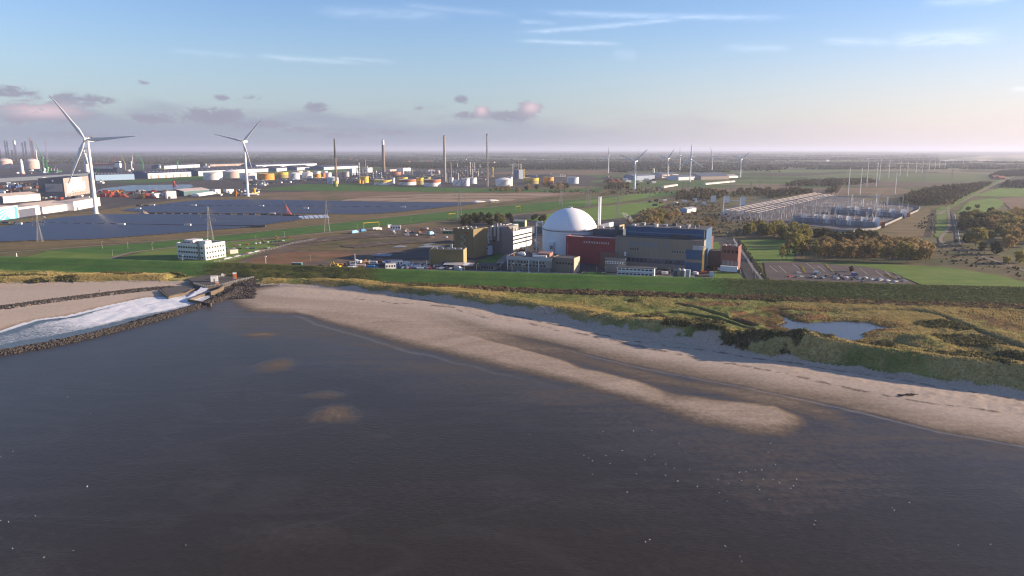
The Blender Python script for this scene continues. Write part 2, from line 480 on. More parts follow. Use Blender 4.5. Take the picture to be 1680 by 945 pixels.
# ---- outfall trench and the two stone groynes
CHAN = XY([(335,474),(347,482),(330,492),(300,506),(250,517),(150,546),(0,573),(-300,640),(-300,610),(0,545),(60,525),(110,519),(190,499),(240,489),(300,486)], -0.4)
ch = poly_sdf(X, Y, CHAN)
GRO1 = line([(-380,640),(0,578),(100,561),(200,537),(270,518),(330,500),(372,487),(392,474)], -0.2)
GRO2 = line([(-380,555),(0,507),(60,498),(150,486),(230,476),(285,472)], 0.2)
g1, _, _ = seg_dist(X, Y, GRO1); g2, _, _ = seg_dist(X, Y, GRO2)
zsea = zb + 1.15 * np.exp(-(g1 / 3.2)**2) + 0.8 * np.exp(-(g2 / 3.6)**2)
zsea = zsea * (1 - sm(ch, -3, 1)) - 1.6 * sm(ch, -3, 1)
near = sm(u, -3, 1)
zl = np.where(u > 0, zn, zsea)
zl = zl * 1.0
zl = np.where(np.abs(u) < 3, (1 - near) * np.minimum(zsea, 1.1) + near * np.where(u > 0, zn, 1.0), zl)
OUT = XY([(285,455),(420,445),(425,462),(395,476),(345,484),(300,487),(262,486),(240,474)], 1.0)
of = poly_sdf(X, Y, OUT)
zl = np.where(of > -4, zl * (1 - sm(of, -4, 0)) + np.minimum(zl, 0.7) * sm(of, -4, 0), zl)
zl = zl * (1 - sm(ch, -3, 1) * (u > 0)) - 1.6 * sm(ch, -3, 1) * (u > 0)
isd = d < 29.5
Z = np.where(isd, zd, np.maximum(zl, np.where(d < 40, zd, -50)))
Z = np.where(d < -26, -0.6, Z)
# ---- masks
ridge_m = np.maximum(sm(u, 1, 7), sm(u, -.5, 2) * sm(X, 100, 130)) * (1 - sm(u, 26, 60) * (1 - sm(X, 150, 210) * .85))
straw = np.clip(ridge_m * (0.55 + 0.8 * n1) + (fbm(X, Y, 20, 4, 91) - .55) * 2.2 - .9 * sm(fbm(X, Y, 13, 4, 133), .5, .66) * (X < -150), 0, 1)
def ell(lst, z=2.0):
    m = np.zeros(X.shape)
    for (cx, cy, ax, ay, s) in lst:
        c = P(cx, cy, z); r1 = P(cx + ax, cy, z); r2 = P(cx, cy - ay, z)
        q = np.sqrt(((X - c.x)/(r1.x - c.x))**2 + ((Y - c.y)/(r2.y - c.y))**2) + (n2 - .5) * 1.0 + (n1 - .5) * .8
        m = np.maximum(m, s * (1 - sm(q, .75, 1.05)))
    return m
scrub = ell([(1550,532,46,9,1),(1600,558,58,12,1),(1615,598,78,21,1),(1265,487,24,7,1),(1360,489,26,6,.9),(1450,489,60,8,1),(1500,490,46,7,1),(1085,524,14,9,.9),(1150,528,36,6,.9),(1105,533,18,12,.7),
             (1300,570,46,14,.8),(1250,566,24,8,.6),(1345,575,30,9,.6),(1120,546,34,5,.56),(1175,556,36,6,.58),(1205,566,26,6,.6),(1060,531,20,4,.6),(1440,566,30,3,.6),(1675,592,30,14,.9),(300,450,20,3,.9),(30,455,40,4,.9),(195,452,36,3,.9),(110,460,30,3,.8),(60,463,30,4,.8),(690,470,26,5,.7),(770,474,18,4,.6),(1040,492,8,2,.6),(1185,558,30,10,.5)])
brush = sm(d, 28, 31) * (1 - sm(d, 41 + 6*n1, 47)) * sm(X, -120, -60) * (1 - .6 * sm(X, 200, 240))
rust = ell([(1225,521,26,10,1),(1290,506,70,5,.9),(1180,498,60,3.5,.8),(1330,520,40,5,.8),(1455,528,30,9,.8),(1470,545,40,12,.6),(1640,517,70,13,1),(1690,535,60,14,.9),(1310,548,20,4,.7),(1125,531,24,5,.8),(1270,530,24,10,.8)], 1.6)
rust = np.maximum(rust, sm(pond, -10, -1) * .8 * n1 * 1.6) * (1 - sm(pond, -1.5, 0))
rust = np.clip(rust, 0, 1)
sandm = np.clip((1 - sm(u + (n2 - .5) * 8, 1.0 - 2 * sm(X, 100, 130), 7.0 - 4.5 * sm(X, 100, 130))), 0, 1)
sandm = np.maximum(sandm, sm(blow + (n3-.5)*.3, .42, .62))
slope_face = sm(u, 0, 3) * (1 - sm(u, 5, 11)) * sm(X, -20, 20) * (1 - sm(X, 100, 130))
sandm = np.maximum(sandm, slope_face * sm(n2 + n1 * .4, .55, .8) * .8)
sandm = np.maximum(sandm, (1 - sm(td, .5, 1.2)) * sm(X, 190, 230) * .8)
track_m = (1 - sm(tr_all, 1.4, 3.8)) * .95 * sm(u, 6, 14) * (1 - sandm)
mA = np.stack([straw, np.clip(np.maximum(scrub, brush * .9), 0, 1), rust, np.clip(sandm, 0, 1)], -1)
wrack = (1 - sm(np.abs(su - 27 - warp * 16 - (stre - .5) * 3), .4, 1.5)) * sm(n3, .38, .62) * (X > -110) + .35 * sm(n3, .58, .75) * sm(su, 26, 34) * (1 - sm(su, 44, 54)) * sm(X, 90, 160)
mB = np.stack([dry, track_m, np.clip(wrack, 0, 1), np.clip(brush, 0, 1)], -1)
swash = (1 - sm(np.abs(su + warp * 5 + (n3 - .5) * 1.2), .25, 1.1)) * sm(X, 0, 60) + (1 - sm(np.abs(br + 3 + warp * 12), .3, 1.6)) * .45 * sm(-X, -40, 60) * (Y < 420)
mC = np.stack([np.clip(rough_seg, 0, 1), np.clip(sm(X, 128, 190), 0, 1), np.exp(-((d - 14.5) / 2.2)**2), np.clip(swash, 0, 1)], -1)
nr, nc = X.shape
V = np.stack([X, Y, Z], -1).reshape(-1, 3)
idx = np.arange(nr * nc).reshape(nr, nc)
Q = np.stack([idx[:-1, :-1], idx[:-1, 1:], idx[1:, 1:], idx[1:, :-1]], -1).reshape(-1, 4)[:, ::-1]
cd = d.reshape(-1)[Q].mean(1); ce = e.reshape(-1)[Q].mean(1)
def split(name, sel, mat, smooth=True):
    q = Q[sel]
    used, inv = np.unique(q, return_inverse=True)
    return npmesh(name, V[used], inv.reshape(q.shape), mat, smooth,
                  {'mA': mA.reshape(-1, 4)[used], 'mB': mB.reshape(-1, 4)[used], 'mC': mC.reshape(-1, 4)[used]})
def attr(nt, name):
    a = nd(nt, 'ShaderNodeAttribute', attribute_name=name)
    s = nd(nt, 'ShaderNodeSeparateColor'); nt.links.new(a.outputs['Color'], s.inputs[0])
    return s.outputs[0], s.outputs[1], s.outputs[2], a.outputs['Alpha']
def bumpn(nt, b, h, strength, dist):
    n = nd(nt, 'ShaderNodeBump')
    n.inputs['Strength'].default_value = strength
    n.inputs['Distance'].default_value = dist
    nt.links.new(h, n.inputs['Height'])
    nt.links.new(n.outputs[0], b.inputs['Normal'])
# --- beach sand
m_beach, nt, b = newmat('beach_sand')
geo = nd(nt, 'ShaderNodeNewGeometry').outputs['Position']
dr, trk, wrk, _ = attr(nt, 'mB')
_, _, _, swh = attr(nt, 'mC')
nf = noise(nt, geo, 0.5, 6, 0.65); ng = noise(nt, geo, 0.045, 4, 0.6)
strk = noise(nt, mapping(nt, geo, (0.02, 0.22, 1), R(-33)), 1.0, 5, 0.65, 0.4)
v = mth(nt, 'ADD', dr, mth(nt, 'MULTIPLY', mth(nt, 'SUBTRACT', strk, 0.5), 0.30))
big = noise(nt, mapping(nt, geo, (.007, .017, 1), R(-22)), 1.0, 4, .55, .8)
v = mth(nt, 'ADD', v, mth(nt, 'MULTIPLY', mth(nt, 'SUBTRACT', big, 0.52), 0.34))
v = mth(nt, 'ADD', v, mth(nt, 'MULTIPLY', mth(nt, 'SUBTRACT', nf, 0.5), 0.30), clamp=True)
rp = nd(nt, 'ShaderNodeValToRGB'); nt.links.new(v, rp.inputs[0])
el_ = rp.color_ramp.elements
el_[0].position, el_[0].color = 0.0, (0.036, 0.027, 0.018, 1)
el_[1].position, el_[1].color = 1.0, (0.47, 0.37, 0.285, 1)
for ps, c in ((0.14, (0.047, 0.036, 0.025, 1)), (0.34, (0.125, 0.095, 0.068, 1)), (0.58, (0.27, 0.205, 0.148, 1)), (0.82, (0.40, 0.31, 0.235, 1))):
    k = el_.new(ps); k.color = c
c = rp.outputs[0]
c = mixc(nt, mth(nt, 'MULTIPLY', wrk, 0.8), c, (0.06, 0.048, 0.035))
c = mixc(nt, mth(nt, 'MULTIPLY', swh, 0.22), c, (0.55, 0.5, 0.47))
c = mixc(nt, 0.35, c, mixc(nt, sstep(nt, nf, .3, .7), (0.72, 0.72, 0.72), (1.2, 1.2, 1.2)), 'MULTIPLY')
nt.links.new(c, b.inputs['Base Color'])
nt.links.new(mth(nt, 'MULTIPLY_ADD', sstep(nt, v, 0.12, 0.5), 0.58, 0.30), b.inputs['Roughness'])
nt.links.new(mth(nt, 'MULTIPLY_ADD', sstep(nt, v, 0.12, 0.5), -0.05, 0.15), b.inputs['Specular IOR Level'])
rip = noise(nt, mapping(nt, geo, (0.5, 1.4, 1), R(-28)), 0.9, 4, 0.6, 0.6)
cur = noise(nt, mapping(nt, geo, (.008, .030, 1), R(-14)), 1.0, 3, .5, .7)
lin = mth(nt, 'SUBTRACT', 1.0, sstep(nt, mth(nt, 'ABSOLUTE', mth(nt, 'SUBTRACT', cur, .5)), 0.0, .035))
wetm = mth(nt, 'SUBTRACT', 1.0, sstep(nt, v, .05, .3))
nt.links.new(mixc(nt, mth(nt, 'MULTIPLY', mth(nt, 'MULTIPLY', lin, wetm), .11), c, (0.10, 0.095, 0.09)), b.inputs['Base Color'])
rip = mth(nt, 'MULTIPLY', rip, mth(nt, 'MULTIPLY_ADD', sstep(nt, mth(nt, 'ADD', mth(nt, 'MULTIPLY', cur, .6), mth(nt, 'MULTIPLY', big, .4)), .38, .62), 1.1, .12))
bumpn(nt, b, mth(nt, 'ADD', rip, mth(nt, 'MULTIPLY', nf, .8)), 0.30, 0.32)
# --- dunes
m_dune, nt, b = newmat('dune_ground')
geo = nd(nt, 'ShaderNodeNewGeometry').outputs['Position']
st, scb, rst, snd = attr(nt, 'mA'); dr, trk, wrk, brs = attr(nt, 'mB')
nf = noise(nt, geo, 0.55, 6, 0.7); ng = noise(nt, geo, 0.06, 5, 0.65); nh = noise(nt, geo, 1.6, 3, .7)
green = mixc(nt, sstep(nt, ng, .35, .65), (0.13, 0.155, 0.042), (0.27, 0.25, 0.085))
strw = mixc(nt, sstep(nt, nf, .3, .7), (0.50, 0.385, 0.17), (0.31, 0.26, 0.10))
c = mixc(nt, sstep(nt, mth(nt, 'ADD', st, mth(nt, 'MULTIPLY', mth(nt, 'SUBTRACT', nf, .5), .8)), .25, .75), green, strw)
c = mixc(nt, sstep(nt, mth(nt, 'ADD', rst, mth(nt, 'MULTIPLY', mth(nt, 'SUBTRACT', nf, .5), .7)), .3, .7), c, mixc(nt, ng, (0.14, 0.070, 0.034), (0.26, 0.145, 0.066)))
c = mixc(nt, sstep(nt, mth(nt, 'ADD', scb, mth(nt, 'MULTIPLY', mth(nt, 'SUBTRACT', nf, .5), .6)), .35, .6), c, (0.085, 0.085, 0.037))
c = mixc(nt, trk, c, (0.052, 0.050, 0.022))
c = mixc(nt, sstep(nt, mth(nt, 'ADD', snd, mth(nt, 'MULTIPLY', mth(nt, 'SUBTRACT', nf, .5), .6)), .4, .65), c, mixc(nt, nf, (0.40, 0.31, 0.25), (0.52, 0.41, 0.34)))
c = mixc(nt, 0.5, c, mixc(nt, sstep(nt, nh, .3, .7), (0.55, 0.55, 0.5), (1.4, 1.38, 1.3)), 'MULTIPLY')
nt.links.new(c, b.inputs['Base Color'])
b.inputs['Roughness'].default_value = .95; b.inputs['Specular IOR Level'].default_value = .1
bumpn(nt, b, mth(nt, 'ADD', nf, nh), .8, .5)
# --- dike grass
m_dike, nt, b = newmat('dike_grass')
geo = nd(nt, 'ShaderNodeNewGeometry').outputs['Position']
rg, rr, bm_, _ = attr(nt, 'mC')
nf = noise(nt, geo, 0.7, 5, 0.7); ng = noise(nt, geo, 0.05, 4, 0.6); n8 = noise(nt, mapping(nt, geo, (.03, .4, .4), R(-9)), 1, 4, .6)
c = mixc(nt, sstep(nt, ng, .3, .7), (0.060, 0.138, 0.028), (0.10, 0.18, 0.040))
c = mixc(nt, mth(nt, 'MULTIPLY', sstep(nt, n8, .5, .75), .6), c, (0.10, 0.135, 0.04))
roughg = mixc(nt, sstep(nt, nf, .35, .65), (0.075, 0.108, 0.034), (0.15, 0.165, 0.056))
brown = mixc(nt, sstep(nt, ng, .4, .6), (0.085, 0.12, 0.034), (0.22, 0.17, 0.08))
c = mixc(nt, sstep(nt, rr, .3, .6), c, roughg)
c = mixc(nt, sstep(nt, mth(nt, 'ADD', rg, mth(nt, 'MULTIPLY', mth(nt, 'SUBTRACT', ng, .5), .6)), .4, .7), c, brown)
c = mixc(nt, mth(nt, 'MULTIPLY', bm_, .6), c, (0.028, 0.060, 0.022))
c = mixc(nt, 0.6, c, mixc(nt, sstep(nt, nf, .3, .7), (0.6, 0.62, 0.6), (1.35, 1.3, 1.25)), 'MULTIPLY')
nt.links.new(c, b.inputs['Base Color'])
b.inputs['Roughness'].default_value = .95; b.inputs['Specular IOR Level'].default_value = .1
bumpn(nt, b, nf, .8, .4)

o = split('dike', cd < 29.5, m_dike); tag(o, 'long grassy sea dike with a narrow berm halfway up', 'dike', kind='structure')
o = split('dunes', (cd >= 29.5) & (ce < 0), m_dune); tag(o, 'overgrown dunes and salt meadow between dike and beach', 'dunes', kind='structure')
o = split('beach', (cd >= 29.5) & (ce >= 0), m_beach); tag(o, 'pale sandy beach running down to dark wet tidal flats', 'beach', kind='structure')
def ground_z(x, y):
    """height of the surveyed sheet at a world point (nearest grid node)"""
    v_ = Vector((x, y, 0)); 
    fw = y * CP + HC * SP; up = y * SP - HC * CP
    px = 840 + FPX * x / fw; py = 472.5 - FPX * up / fw
    j = int(np.clip(np.searchsorted(colx, px), 0, nc - 1)); i = int(np.clip(np.searchsorted(rowy, py), 0, nr - 1))
    return float(Z[i, j])
# --- sea over the flats
m_sea = m_beach.copy(); m_sea.name = 'tidal_water'
o = MB().add([(-3000, -3000, -.93), (3000, -3000, -.93), (3000, 470, -.93), (-3000, 560, -.93)], [(0, 1, 2, 3)]).build('sea_water', m_sea)
for an_ in ('mB', 'mC'): o.data.attributes.new(an_, 'FLOAT_COLOR', 'POINT').data.foreach_set('color', [0.0]*16)
tag(o, 'dark shallow sea water covering the tidal flats', 'water', kind='structure')
m_pond, nt, b = newmat('pond_water')
b.inputs['Base Color'].default_value = (0.05, 0.05, 0.055, 1)
b.inputs['Roughness'].default_value = .26
geo = nd(nt, 'ShaderNodeNewGeometry').outputs['Position']
bumpn(nt, b, noise(nt, geo, .8, 4, .6), .15, .15)
pc = np.array(POND).mean(0)
o = MB().add([(pc[0] + (x - pc[0]) * 1.12, pc[1] + (y - pc[1]) * 1.18, 1.02) for x, y in POND], [tuple(range(len(POND)))]).build('pond_water', m_pond)
tag(o, 'small grey pond lying behind the dunes', 'water', kind='structure')
m_foam, nt, b = newmat('foaming_water')
geo = nd(nt, 'ShaderNodeNewGeometry').outputs['Position']
fa = nd(nt, 'ShaderNodeAttribute', attribute_name='foam').outputs['Fac']
n1_ = noise(nt, mapping(nt, geo, (.30, .75, 1), R(20)), 1.0, 8, .74, 1.6)
f = sstep(nt, mth(nt, 'ADD', mth(nt, 'MULTIPLY', n1_, .8), mth(nt, 'MULTIPLY_ADD', fa, .62, -.42)), .30, .50)
nt.links.new(mixc(nt, f, (0.075, 0.10, 0.125), (0.74, 0.74, 0.76)), b.inputs['Base Color'])
nt.links.new(mth(nt, 'MULTIPLY_ADD', f, .5, .25), b.inputs['Roughness'])
bumpn(nt, b, n1_, 1.0, .8)
FO = XY([(335,473),(345,481),(338,490),(318,498),(300,505),(250,516),(150,545),(0,573),(-380,640),(-380,606),(0,545),(60,525),(110,519),(190,499),(240,489),(300,486)], -.5)
gx, gy = np.meshgrid(np.linspace(-640, -190, 240), np.linspace(330, 560, 120))
fsd = poly_sdf(gx, gy, FO)
cx0, cy0 = P(310, 490, -.5).x, P(310, 490, -.5).y
gd = np.sqrt((gx - cx0)**2 + (gy - cy0)**2)
fz = -.45 + (fbm(gx, gy, 5, 4, 201) - .5) * 1.1 * sm(fsd, 0, 6) * (1.1 - .5 * sm(gd, 0, 180))
ff = (sm(fsd, 1, 12) * .58 + .7 * (1 - sm(gd, 10, 110)) + .9 * (1 - sm(fsd, 0, 5)) * (gd > 15) * (seg_dist(gx, gy, GRO1)[0] > 14)).clip(0, 1)
fi = np.arange(gx.size).reshape(gx.shape)
fq = np.stack([fi[:-1, :-1], fi[:-1, 1:], fi[1:, 1:], fi[1:, :-1]], -1).reshape(-1, 4)
fq = fq[fsd.reshape(-1)[fq].min(1) > -3]
us, inv = np.unique(fq, return_inverse=True)
o = npmesh('outflow_water', np.stack([gx, gy, fz], -1).reshape(-1, 3)[us], inv.reshape(fq.shape), m_foam, True, {'foam': ff.reshape(-1)[us]})
tag(o, 'white foaming cooling water rushing out between two stone groynes', 'water', kind='structure')

# ---------------------------------------------------------------- loose cover on the shore: stones, grass tufts, scrub (uncountable)
ICO = [(0,0,1)] + [(.894*math.cos(a), .894*math.sin(a), .447) for a in [i*2*math.pi/5 for i in range(5)]] + \
      [(.894*math.cos(a), .894*math.sin(a), -.447) for a in [(i+.5)*2*math.pi/5 for i in range(5)]] + [(0,0,-1)]
ICOF = [(0,1,2),(0,2,3),(0,3,4),(0,4,5),(0,5,1),(1,6,2),(2,7,3),(3,8,4),(4,9,5),(5,10,1),(2,6,7),(3,7,8),(4,8,9),(5,9,10),(1,10,6),(11,7,6),(11,8,7),(11,9,8),(11,10,9),(11,6,10)]
ICO = np.array(ICO); ICOF = np.array(ICOF)
def lumps(pts, size, jit=.25):
    """pts (n,3) centres, size (n,3) half axes -> merged rough lumps"""
    n = len(pts)
    a = rng.uniform(0, 2*math.pi, n)
    base = ICO[None] * (1 + rng.uniform(-jit, jit, (n, 12, 1)))
    base = base * size[:, None, :]
    ca, sa = np.cos(a)[:, None], np.sin(a)[:, None]
    x = base[..., 0]*ca - base[..., 1]*sa; y = base[..., 0]*sa + base[..., 1]*ca
    V = np.stack([x, y, base[..., 2]], -1) + pts[:, None, :]
    return V.reshape(-1, 3), (ICOF[None] + 12*np.arange(n)[:, None, None]).reshape(-1, 3)
def along(pts, n, half):
    pts = np.array(pts); L = np.linalg.norm(np.diff(pts, axis=0), axis=1); cum = np.concatenate([[0], np.cumsum(L)])
    t = rng.uniform(0, cum[-1], n); i = np.clip(np.searchsorted(cum, t) - 1, 0, len(L) - 1)
    f = ((t - cum[i]) / L[i])[:, None]
    p = pts[i] * (1 - f) + pts[i+1] * f
    nrm = np.stack([-(pts[i+1] - pts[i])[:, 1], (pts[i+1] - pts[i])[:, 0]], -1) / L[i][:, None]
    return p + nrm * rng.normal(0, half * .5, (n, 1)).clip(-half, half)
m_rock = M('groyne_rock', (0.066, 0.055, 0.047), .9, .3, .3)
def stones(name, label, pts, smin, smax):
    z = np.array([ground_z(x, y) for x, y in pts])
    s = rng.uniform(smin, smax, (len(pts), 1)) * rng.uniform(.7, 1.2, (len(pts), 3))
    Vv, Ff = lumps(np.column_stack([pts, np.maximum(z, -1.0) + s[:, 2] * .25]), s, .3)
    return tag(npmesh(name, Vv, Ff, m_rock), label, 'rocks', kind='stuff')
stones('groyne_rocks', 'dark rubble stones of the long groyne between foaming water and tidal flat', along(GRO1, 6500, 4.8), .3, .75)
stones('groyne_rocks', 'dark rubble stones in a low band across the sand left of the outfall', along(GRO2, 3600, 6.0), .35, .75)
bank = np.array([(p.x, p.y) for p in (P(random.uniform(345, 420), random.uniform(458, 488), .5) for _ in range(2200)) if 0.16 * (p.x + 250) + 0 > -99])
stones('bank_rocks', 'brown rubble bank right of the concrete outfall', np.array([b_ for b_ in bank]), .3, .8)

def tufts(name, label, sel_prob, n, h, wdt, mat, blades=5, lean=.35):
    """grass tufts as small crossed blades, scattered over the grid by probability"""
    area = (np.linalg.norm(np.stack([X[1:, 1:] - X[:-1, :-1], Y[1:, 1:] - Y[:-1, :-1]], -1), axis=-1)**2)
    pr = (sel_prob[:-1, :-1] * area * (np.abs(X[:-1, :-1]) < 620)).reshape(-1); pr = pr / pr.sum()
    pick = rng.choice(len(pr), n, p=pr)
    i, j = pick // (nc - 1), pick % (nc - 1)
    fi_, fj = rng.random(n), rng.random(n)
    def bl(A): return (A[i, j]*(1-fi_)*(1-fj) + A[i+1, j]*fi_*(1-fj) + A[i, j+1]*(1-fi_)*fj + A[i+1, j+1]*fi_*fj)
    x, y, z = bl(X), bl(Y), bl(Z)
    Vs = np.zeros((n, blades, 3, 3)); 
    a = rng.uniform(0, 2*math.pi, (n, blades)); hh = h * rng.uniform(.5, 1.2, (n, 1)) * rng.uniform(.7, 1.1, (n, blades))
    ln = lean * rng.uniform(.3, 1.5, (n, blades)) * hh
    wv = wdt * rng.uniform(.6, 1.3, (n, blades))
    cx, cy = x[:, None] + np.cos(a)*wdt*.5, y[:, None] + np.sin(a)*wdt*.5
    Vs[..., 0, 0] = cx - np.sin(a)*wv; Vs[..., 0, 1] = cy + np.cos(a)*wv; Vs[..., 0, 2] = z[:, None] - .1
    Vs[..., 1, 0] = cx + np.sin(a)*wv; Vs[..., 1, 1] = cy - np.cos(a)*wv; Vs[..., 1, 2] = z[:, None] - .1
    Vs[..., 2, 0] = cx + np.cos(a)*ln; Vs[..., 2, 1] = cy + np.sin(a)*ln; Vs[..., 2, 2] = z[:, None] + hh
    return tag(npmesh(name, Vs.reshape(-1, 3), np.arange(n*blades*3).reshape(-1, 3), mat), label, 'grass', kind='stuff')
def plantmat(name, a, b_, tr=.25, sc=.15):
    m, nt, b = newmat(name)
    geo = nd(nt, 'ShaderNodeNewGeometry').outputs['Position']
    nn = noise(nt, geo, sc, 4, .65); n2_ = noise(nt, geo, 1.3, 2, .6)
    c = mixc(nt, sstep(nt, mth(nt, 'ADD', mth(nt, 'MULTIPLY', nn, .6), mth(nt, 'MULTIPLY', n2_, .4)), .3, .7), (*a, 1), (*b_, 1))
    nt.links.new(c, b.inputs['Base Color'])
    b.inputs['Roughness'].default_value = .85; b.inputs['Specular IOR Level'].default_value = .12
    t = nd(nt, 'ShaderNodeBsdfTranslucent'); nt.links.new(c, t.inputs[0])
    ms = nd(nt, 'ShaderNodeMixShader'); ms.inputs[0].default_value = tr
    nt.links.new(b.outputs[0], ms.inputs[1]); nt.links.new(t.outputs[0], ms.inputs[2])
    nt.links.new(ms.outputs[0], nt.nodes['Material Output'].inputs['Surface'])
    return m
dune_ok = (d > 31) & (u > 0.5) & (pond < -1) & (ch < -1) & (of < 0)
pm = dune_ok * straw * (1 - np.clip(sandm, 0, 1) * .95) * (1 - track_m) * (1 - scrub)
tufts('marram_grass', 'straw coloured marram grass covering the dune ridges', pm, 90000, .75, .22, plantmat('marram', (0.58, 0.445, 0.195), (0.36, 0.30, 0.12)))
pm = dune_ok * (1 - straw * .7) * (1 - sandm) * (1 - track_m) * (1 - scrub) * (1 - brush)
tufts('meadow_grass', 'low olive green grass of the salt meadow behind the dunes', pm, 60000, .36, .24, plantmat('meadow_tuft', (0.15, 0.175, 0.05), (0.30, 0.28, 0.10)))
pm = ((d > -3) & (d < 29)) * np.maximum(rough_seg, sm(X, 128, 190))
tufts('rough_grass', 'rough brownish grass on the unmown stretches of the dike', pm, 34000, .45, .26, plantmat('rough_tuft', (0.09, 0.125, 0.04), (0.21, 0.195, 0.078)))
def scrubs(name, label, prob, n, s0, s1, mat):
    area = (np.linalg.norm(np.stack([X[1:, 1:] - X[:-1, :-1], Y[1:, 1:] - Y[:-1, :-1]], -1), axis=-1)**2)
    pr = (prob[:-1, :-1] * area * (np.abs(X[:-1, :-1]) < 620)).reshape(-1); pr = pr / pr.sum()
    pick = rng.choice(len(pr), n, p=pr); i, j = pick // (nc - 1), pick % (nc - 1)
    x, y, z = X[i, j] + rng.normal(0, .4, n), Y[i, j] + rng.normal(0, .4, n), Z[i, j]
    k = 16
    ctr = np.column_stack([x, y, z])[:, None, :].repeat(k, 1)
    s = rng.uniform(s0, s1, (n, 1))
    off = rng.normal(0, 1, (n, k, 3)); off /= np.linalg.norm(off, axis=-1, keepdims=True); off *= rng.uniform(.5, 1.05, (n, k, 1))
    off[..., 2] = np.abs(off[..., 2]) * .9
    ctr = ctr + off * s[..., None]
    n_ = off + rng.normal(0, .45, (n, k, 3))
    return cards(name, label, ctr.reshape(-1, 3), n_.reshape(-1, 3), (s * rng.uniform(.22, .45, (n, k))).reshape(-1), mat)
def card_geo(c, nrm, s):
    nrm = nrm / np.linalg.norm(nrm, axis=-1, keepdims=True)
    t = np.cross(nrm, rng.normal(0, 1, nrm.shape)); t /= np.linalg.norm(t, axis=-1, keepdims=True) + 1e-9
    bt = np.cross(nrm, t)
    s = s[:, None]
    k1, k2 = rng.uniform(.6, 1.1, s.shape), rng.uniform(.6, 1.1, s.shape)
    Vv = np.stack([c - t*s*k1 - bt*s*.4, c + t*s*.4 - bt*s*k2, c + t*s*k2 + bt*s*.5, c - t*s*.5 + bt*s*k1], 1)
    return Vv.reshape(-1, 3), np.arange(len(c)*4).reshape(-1, 4)
def cards(name, label, c, nrm, s, mat):
    Vv, Ff = card_geo(c, nrm, s)
    return tag(npmesh(name, Vv, Ff, mat), label, 'scrub', kind='stuff')
scrubs('dune_scrub', 'dark thorny scrub thickets growing in the dune hollows', (d > 31) * (u > 2) * (scrub > .45) * 1.0 * (pond < -1), 5200, .7, 1.7, plantmat('buckthorn', (0.078, 0.084, 0.034), (0.19, 0.165, 0.074)))
scrubs('dike_foot_scrub', 'brown autumn scrub in a strip along the foot of the dike', (d > 30) * (brush > .35) * 1.0, 3600, .6, 1.5, plantmat('brown_scrub', (0.10, 0.075, 0.042), (0.25, 0.18, 0.11)))
scrubs('pond_reeds', 'brown reeds fringing the small pond', ((pond > -7) & (pond < 1.2)) * sm(fbm(X, Y, 9, 3, 311), .42, .6) + ((pond >= 1.2) & (pond < 6)) * .6 * sm(fbm(X, Y, 5, 3, 77), .62, .7), 900, .35, .8, plantmat('reed', (0.16, 0.105, 0.05), (0.32, 0.22, 0.11)))
# ================================================================= polder land behind the dike
m_land, nt, b = newmat('polder_land')
geo = nd(nt, 'ShaderNodeNewGeometry').outputs['Position']
mp = mapping(nt, geo, (1/420, 1/210, 1), R(24))
vo = nd(nt, 'ShaderNodeTexVoronoi', distance='CHEBYCHEV'); vo.inputs['Scale'].default_value = 1; vo.inputs['Randomness'].default_value = .75
nt.links.new(mp, vo.inputs['Vector'])
sp_ = nd(nt, 'ShaderNodeSeparateColor'); nt.links.new(vo.outputs['Color'], sp_.inputs[0])
rp = nd(nt, 'ShaderNodeValToRGB'); nt.links.new(sp_.outputs[0], rp.inputs[0]); rp.color_ramp.interpolation = 'CONSTANT'
el_ = rp.color_ramp.elements
el_[0].color = (0.055, 0.085, 0.028, 1); el_[1].position = .9; el_[1].color = (0.20, 0.16, 0.095, 1)
for ps, c in ((.2, (0.08, 0.072, 0.042, 1)), (.34, (0.075, 0.13, 0.035, 1)), (.5, (0.10, 0.095, 0.05, 1)), (.62, (0.06, 0.07, 0.03, 1)), (.76, (0.12, 0.155, 0.05, 1))):
    k = el_.new(ps); k.color = c
nf = noise(nt, geo, .02, 6, .65); ng = noise(nt, geo, .25, 5, .7)
fieldc = mixc(nt, .45, rp.outputs[0], mixc(nt, nf, (.5, .5, .5), (1.4, 1.4, 1.4)), 'MULTIPLY')
nearc = mixc(nt, sstep(nt, nf, .35, .65), (0.085, 0.095, 0.032), (0.16, 0.125, 0.06))
nearc = mixc(nt, .5, nearc, mixc(nt, ng, (.5, .5, .5), (1.5, 1.5, 1.5)), 'MULTIPLY')
sy = nd(nt, 'ShaderNodeSeparateXYZ'); nt.links.new(geo, sy.inputs[0])
far = sstep(nt, mth(nt, 'MULTIPLY_ADD', nf, 500, sy.outputs[1]), 1900, 2300)
nt.links.new(mixc(nt, far, nearc, fieldc), b.inputs['Base Color'])
b.inputs['Roughness'].default_value = .95; b.inputs['Specular IOR Level'].default_value = .1
cr = CREST
nrmoff = []
for i, (x, y) in enumerate(cr):
    nrmoff.append((x + 3, y + 19.5))
mb = MB(); prev = None
ks = [0, .05, .15, .35, .8, 1.6, 3, 6, 12, 25, 60]
rows = []
for k in ks:
    rows.append([(x * (1 + k * 1.4 * (700 / 700)), y + k * 700, 0.0) for x, y in [(cr[0][0] - 2500, cr[0][1] + 19)] + nrmoff + [(cr[-1][0] + 2500, cr[-1][1] + 19)]])
vs = [p for r_ in rows for p in r_]; n_ = len(rows[0])
fs = [(a*n_ + i, a*n_ + i + 1, (a+1)*n_ + i + 1, (a+1)*n_ + i) for a in range(len(ks)-1) for i in range(n_-1)]
o = mb.add(vs, fs).build('ground', m_land)
tag(o, 'flat polder land with fields reaching to the horizon', 'ground', kind='structure')

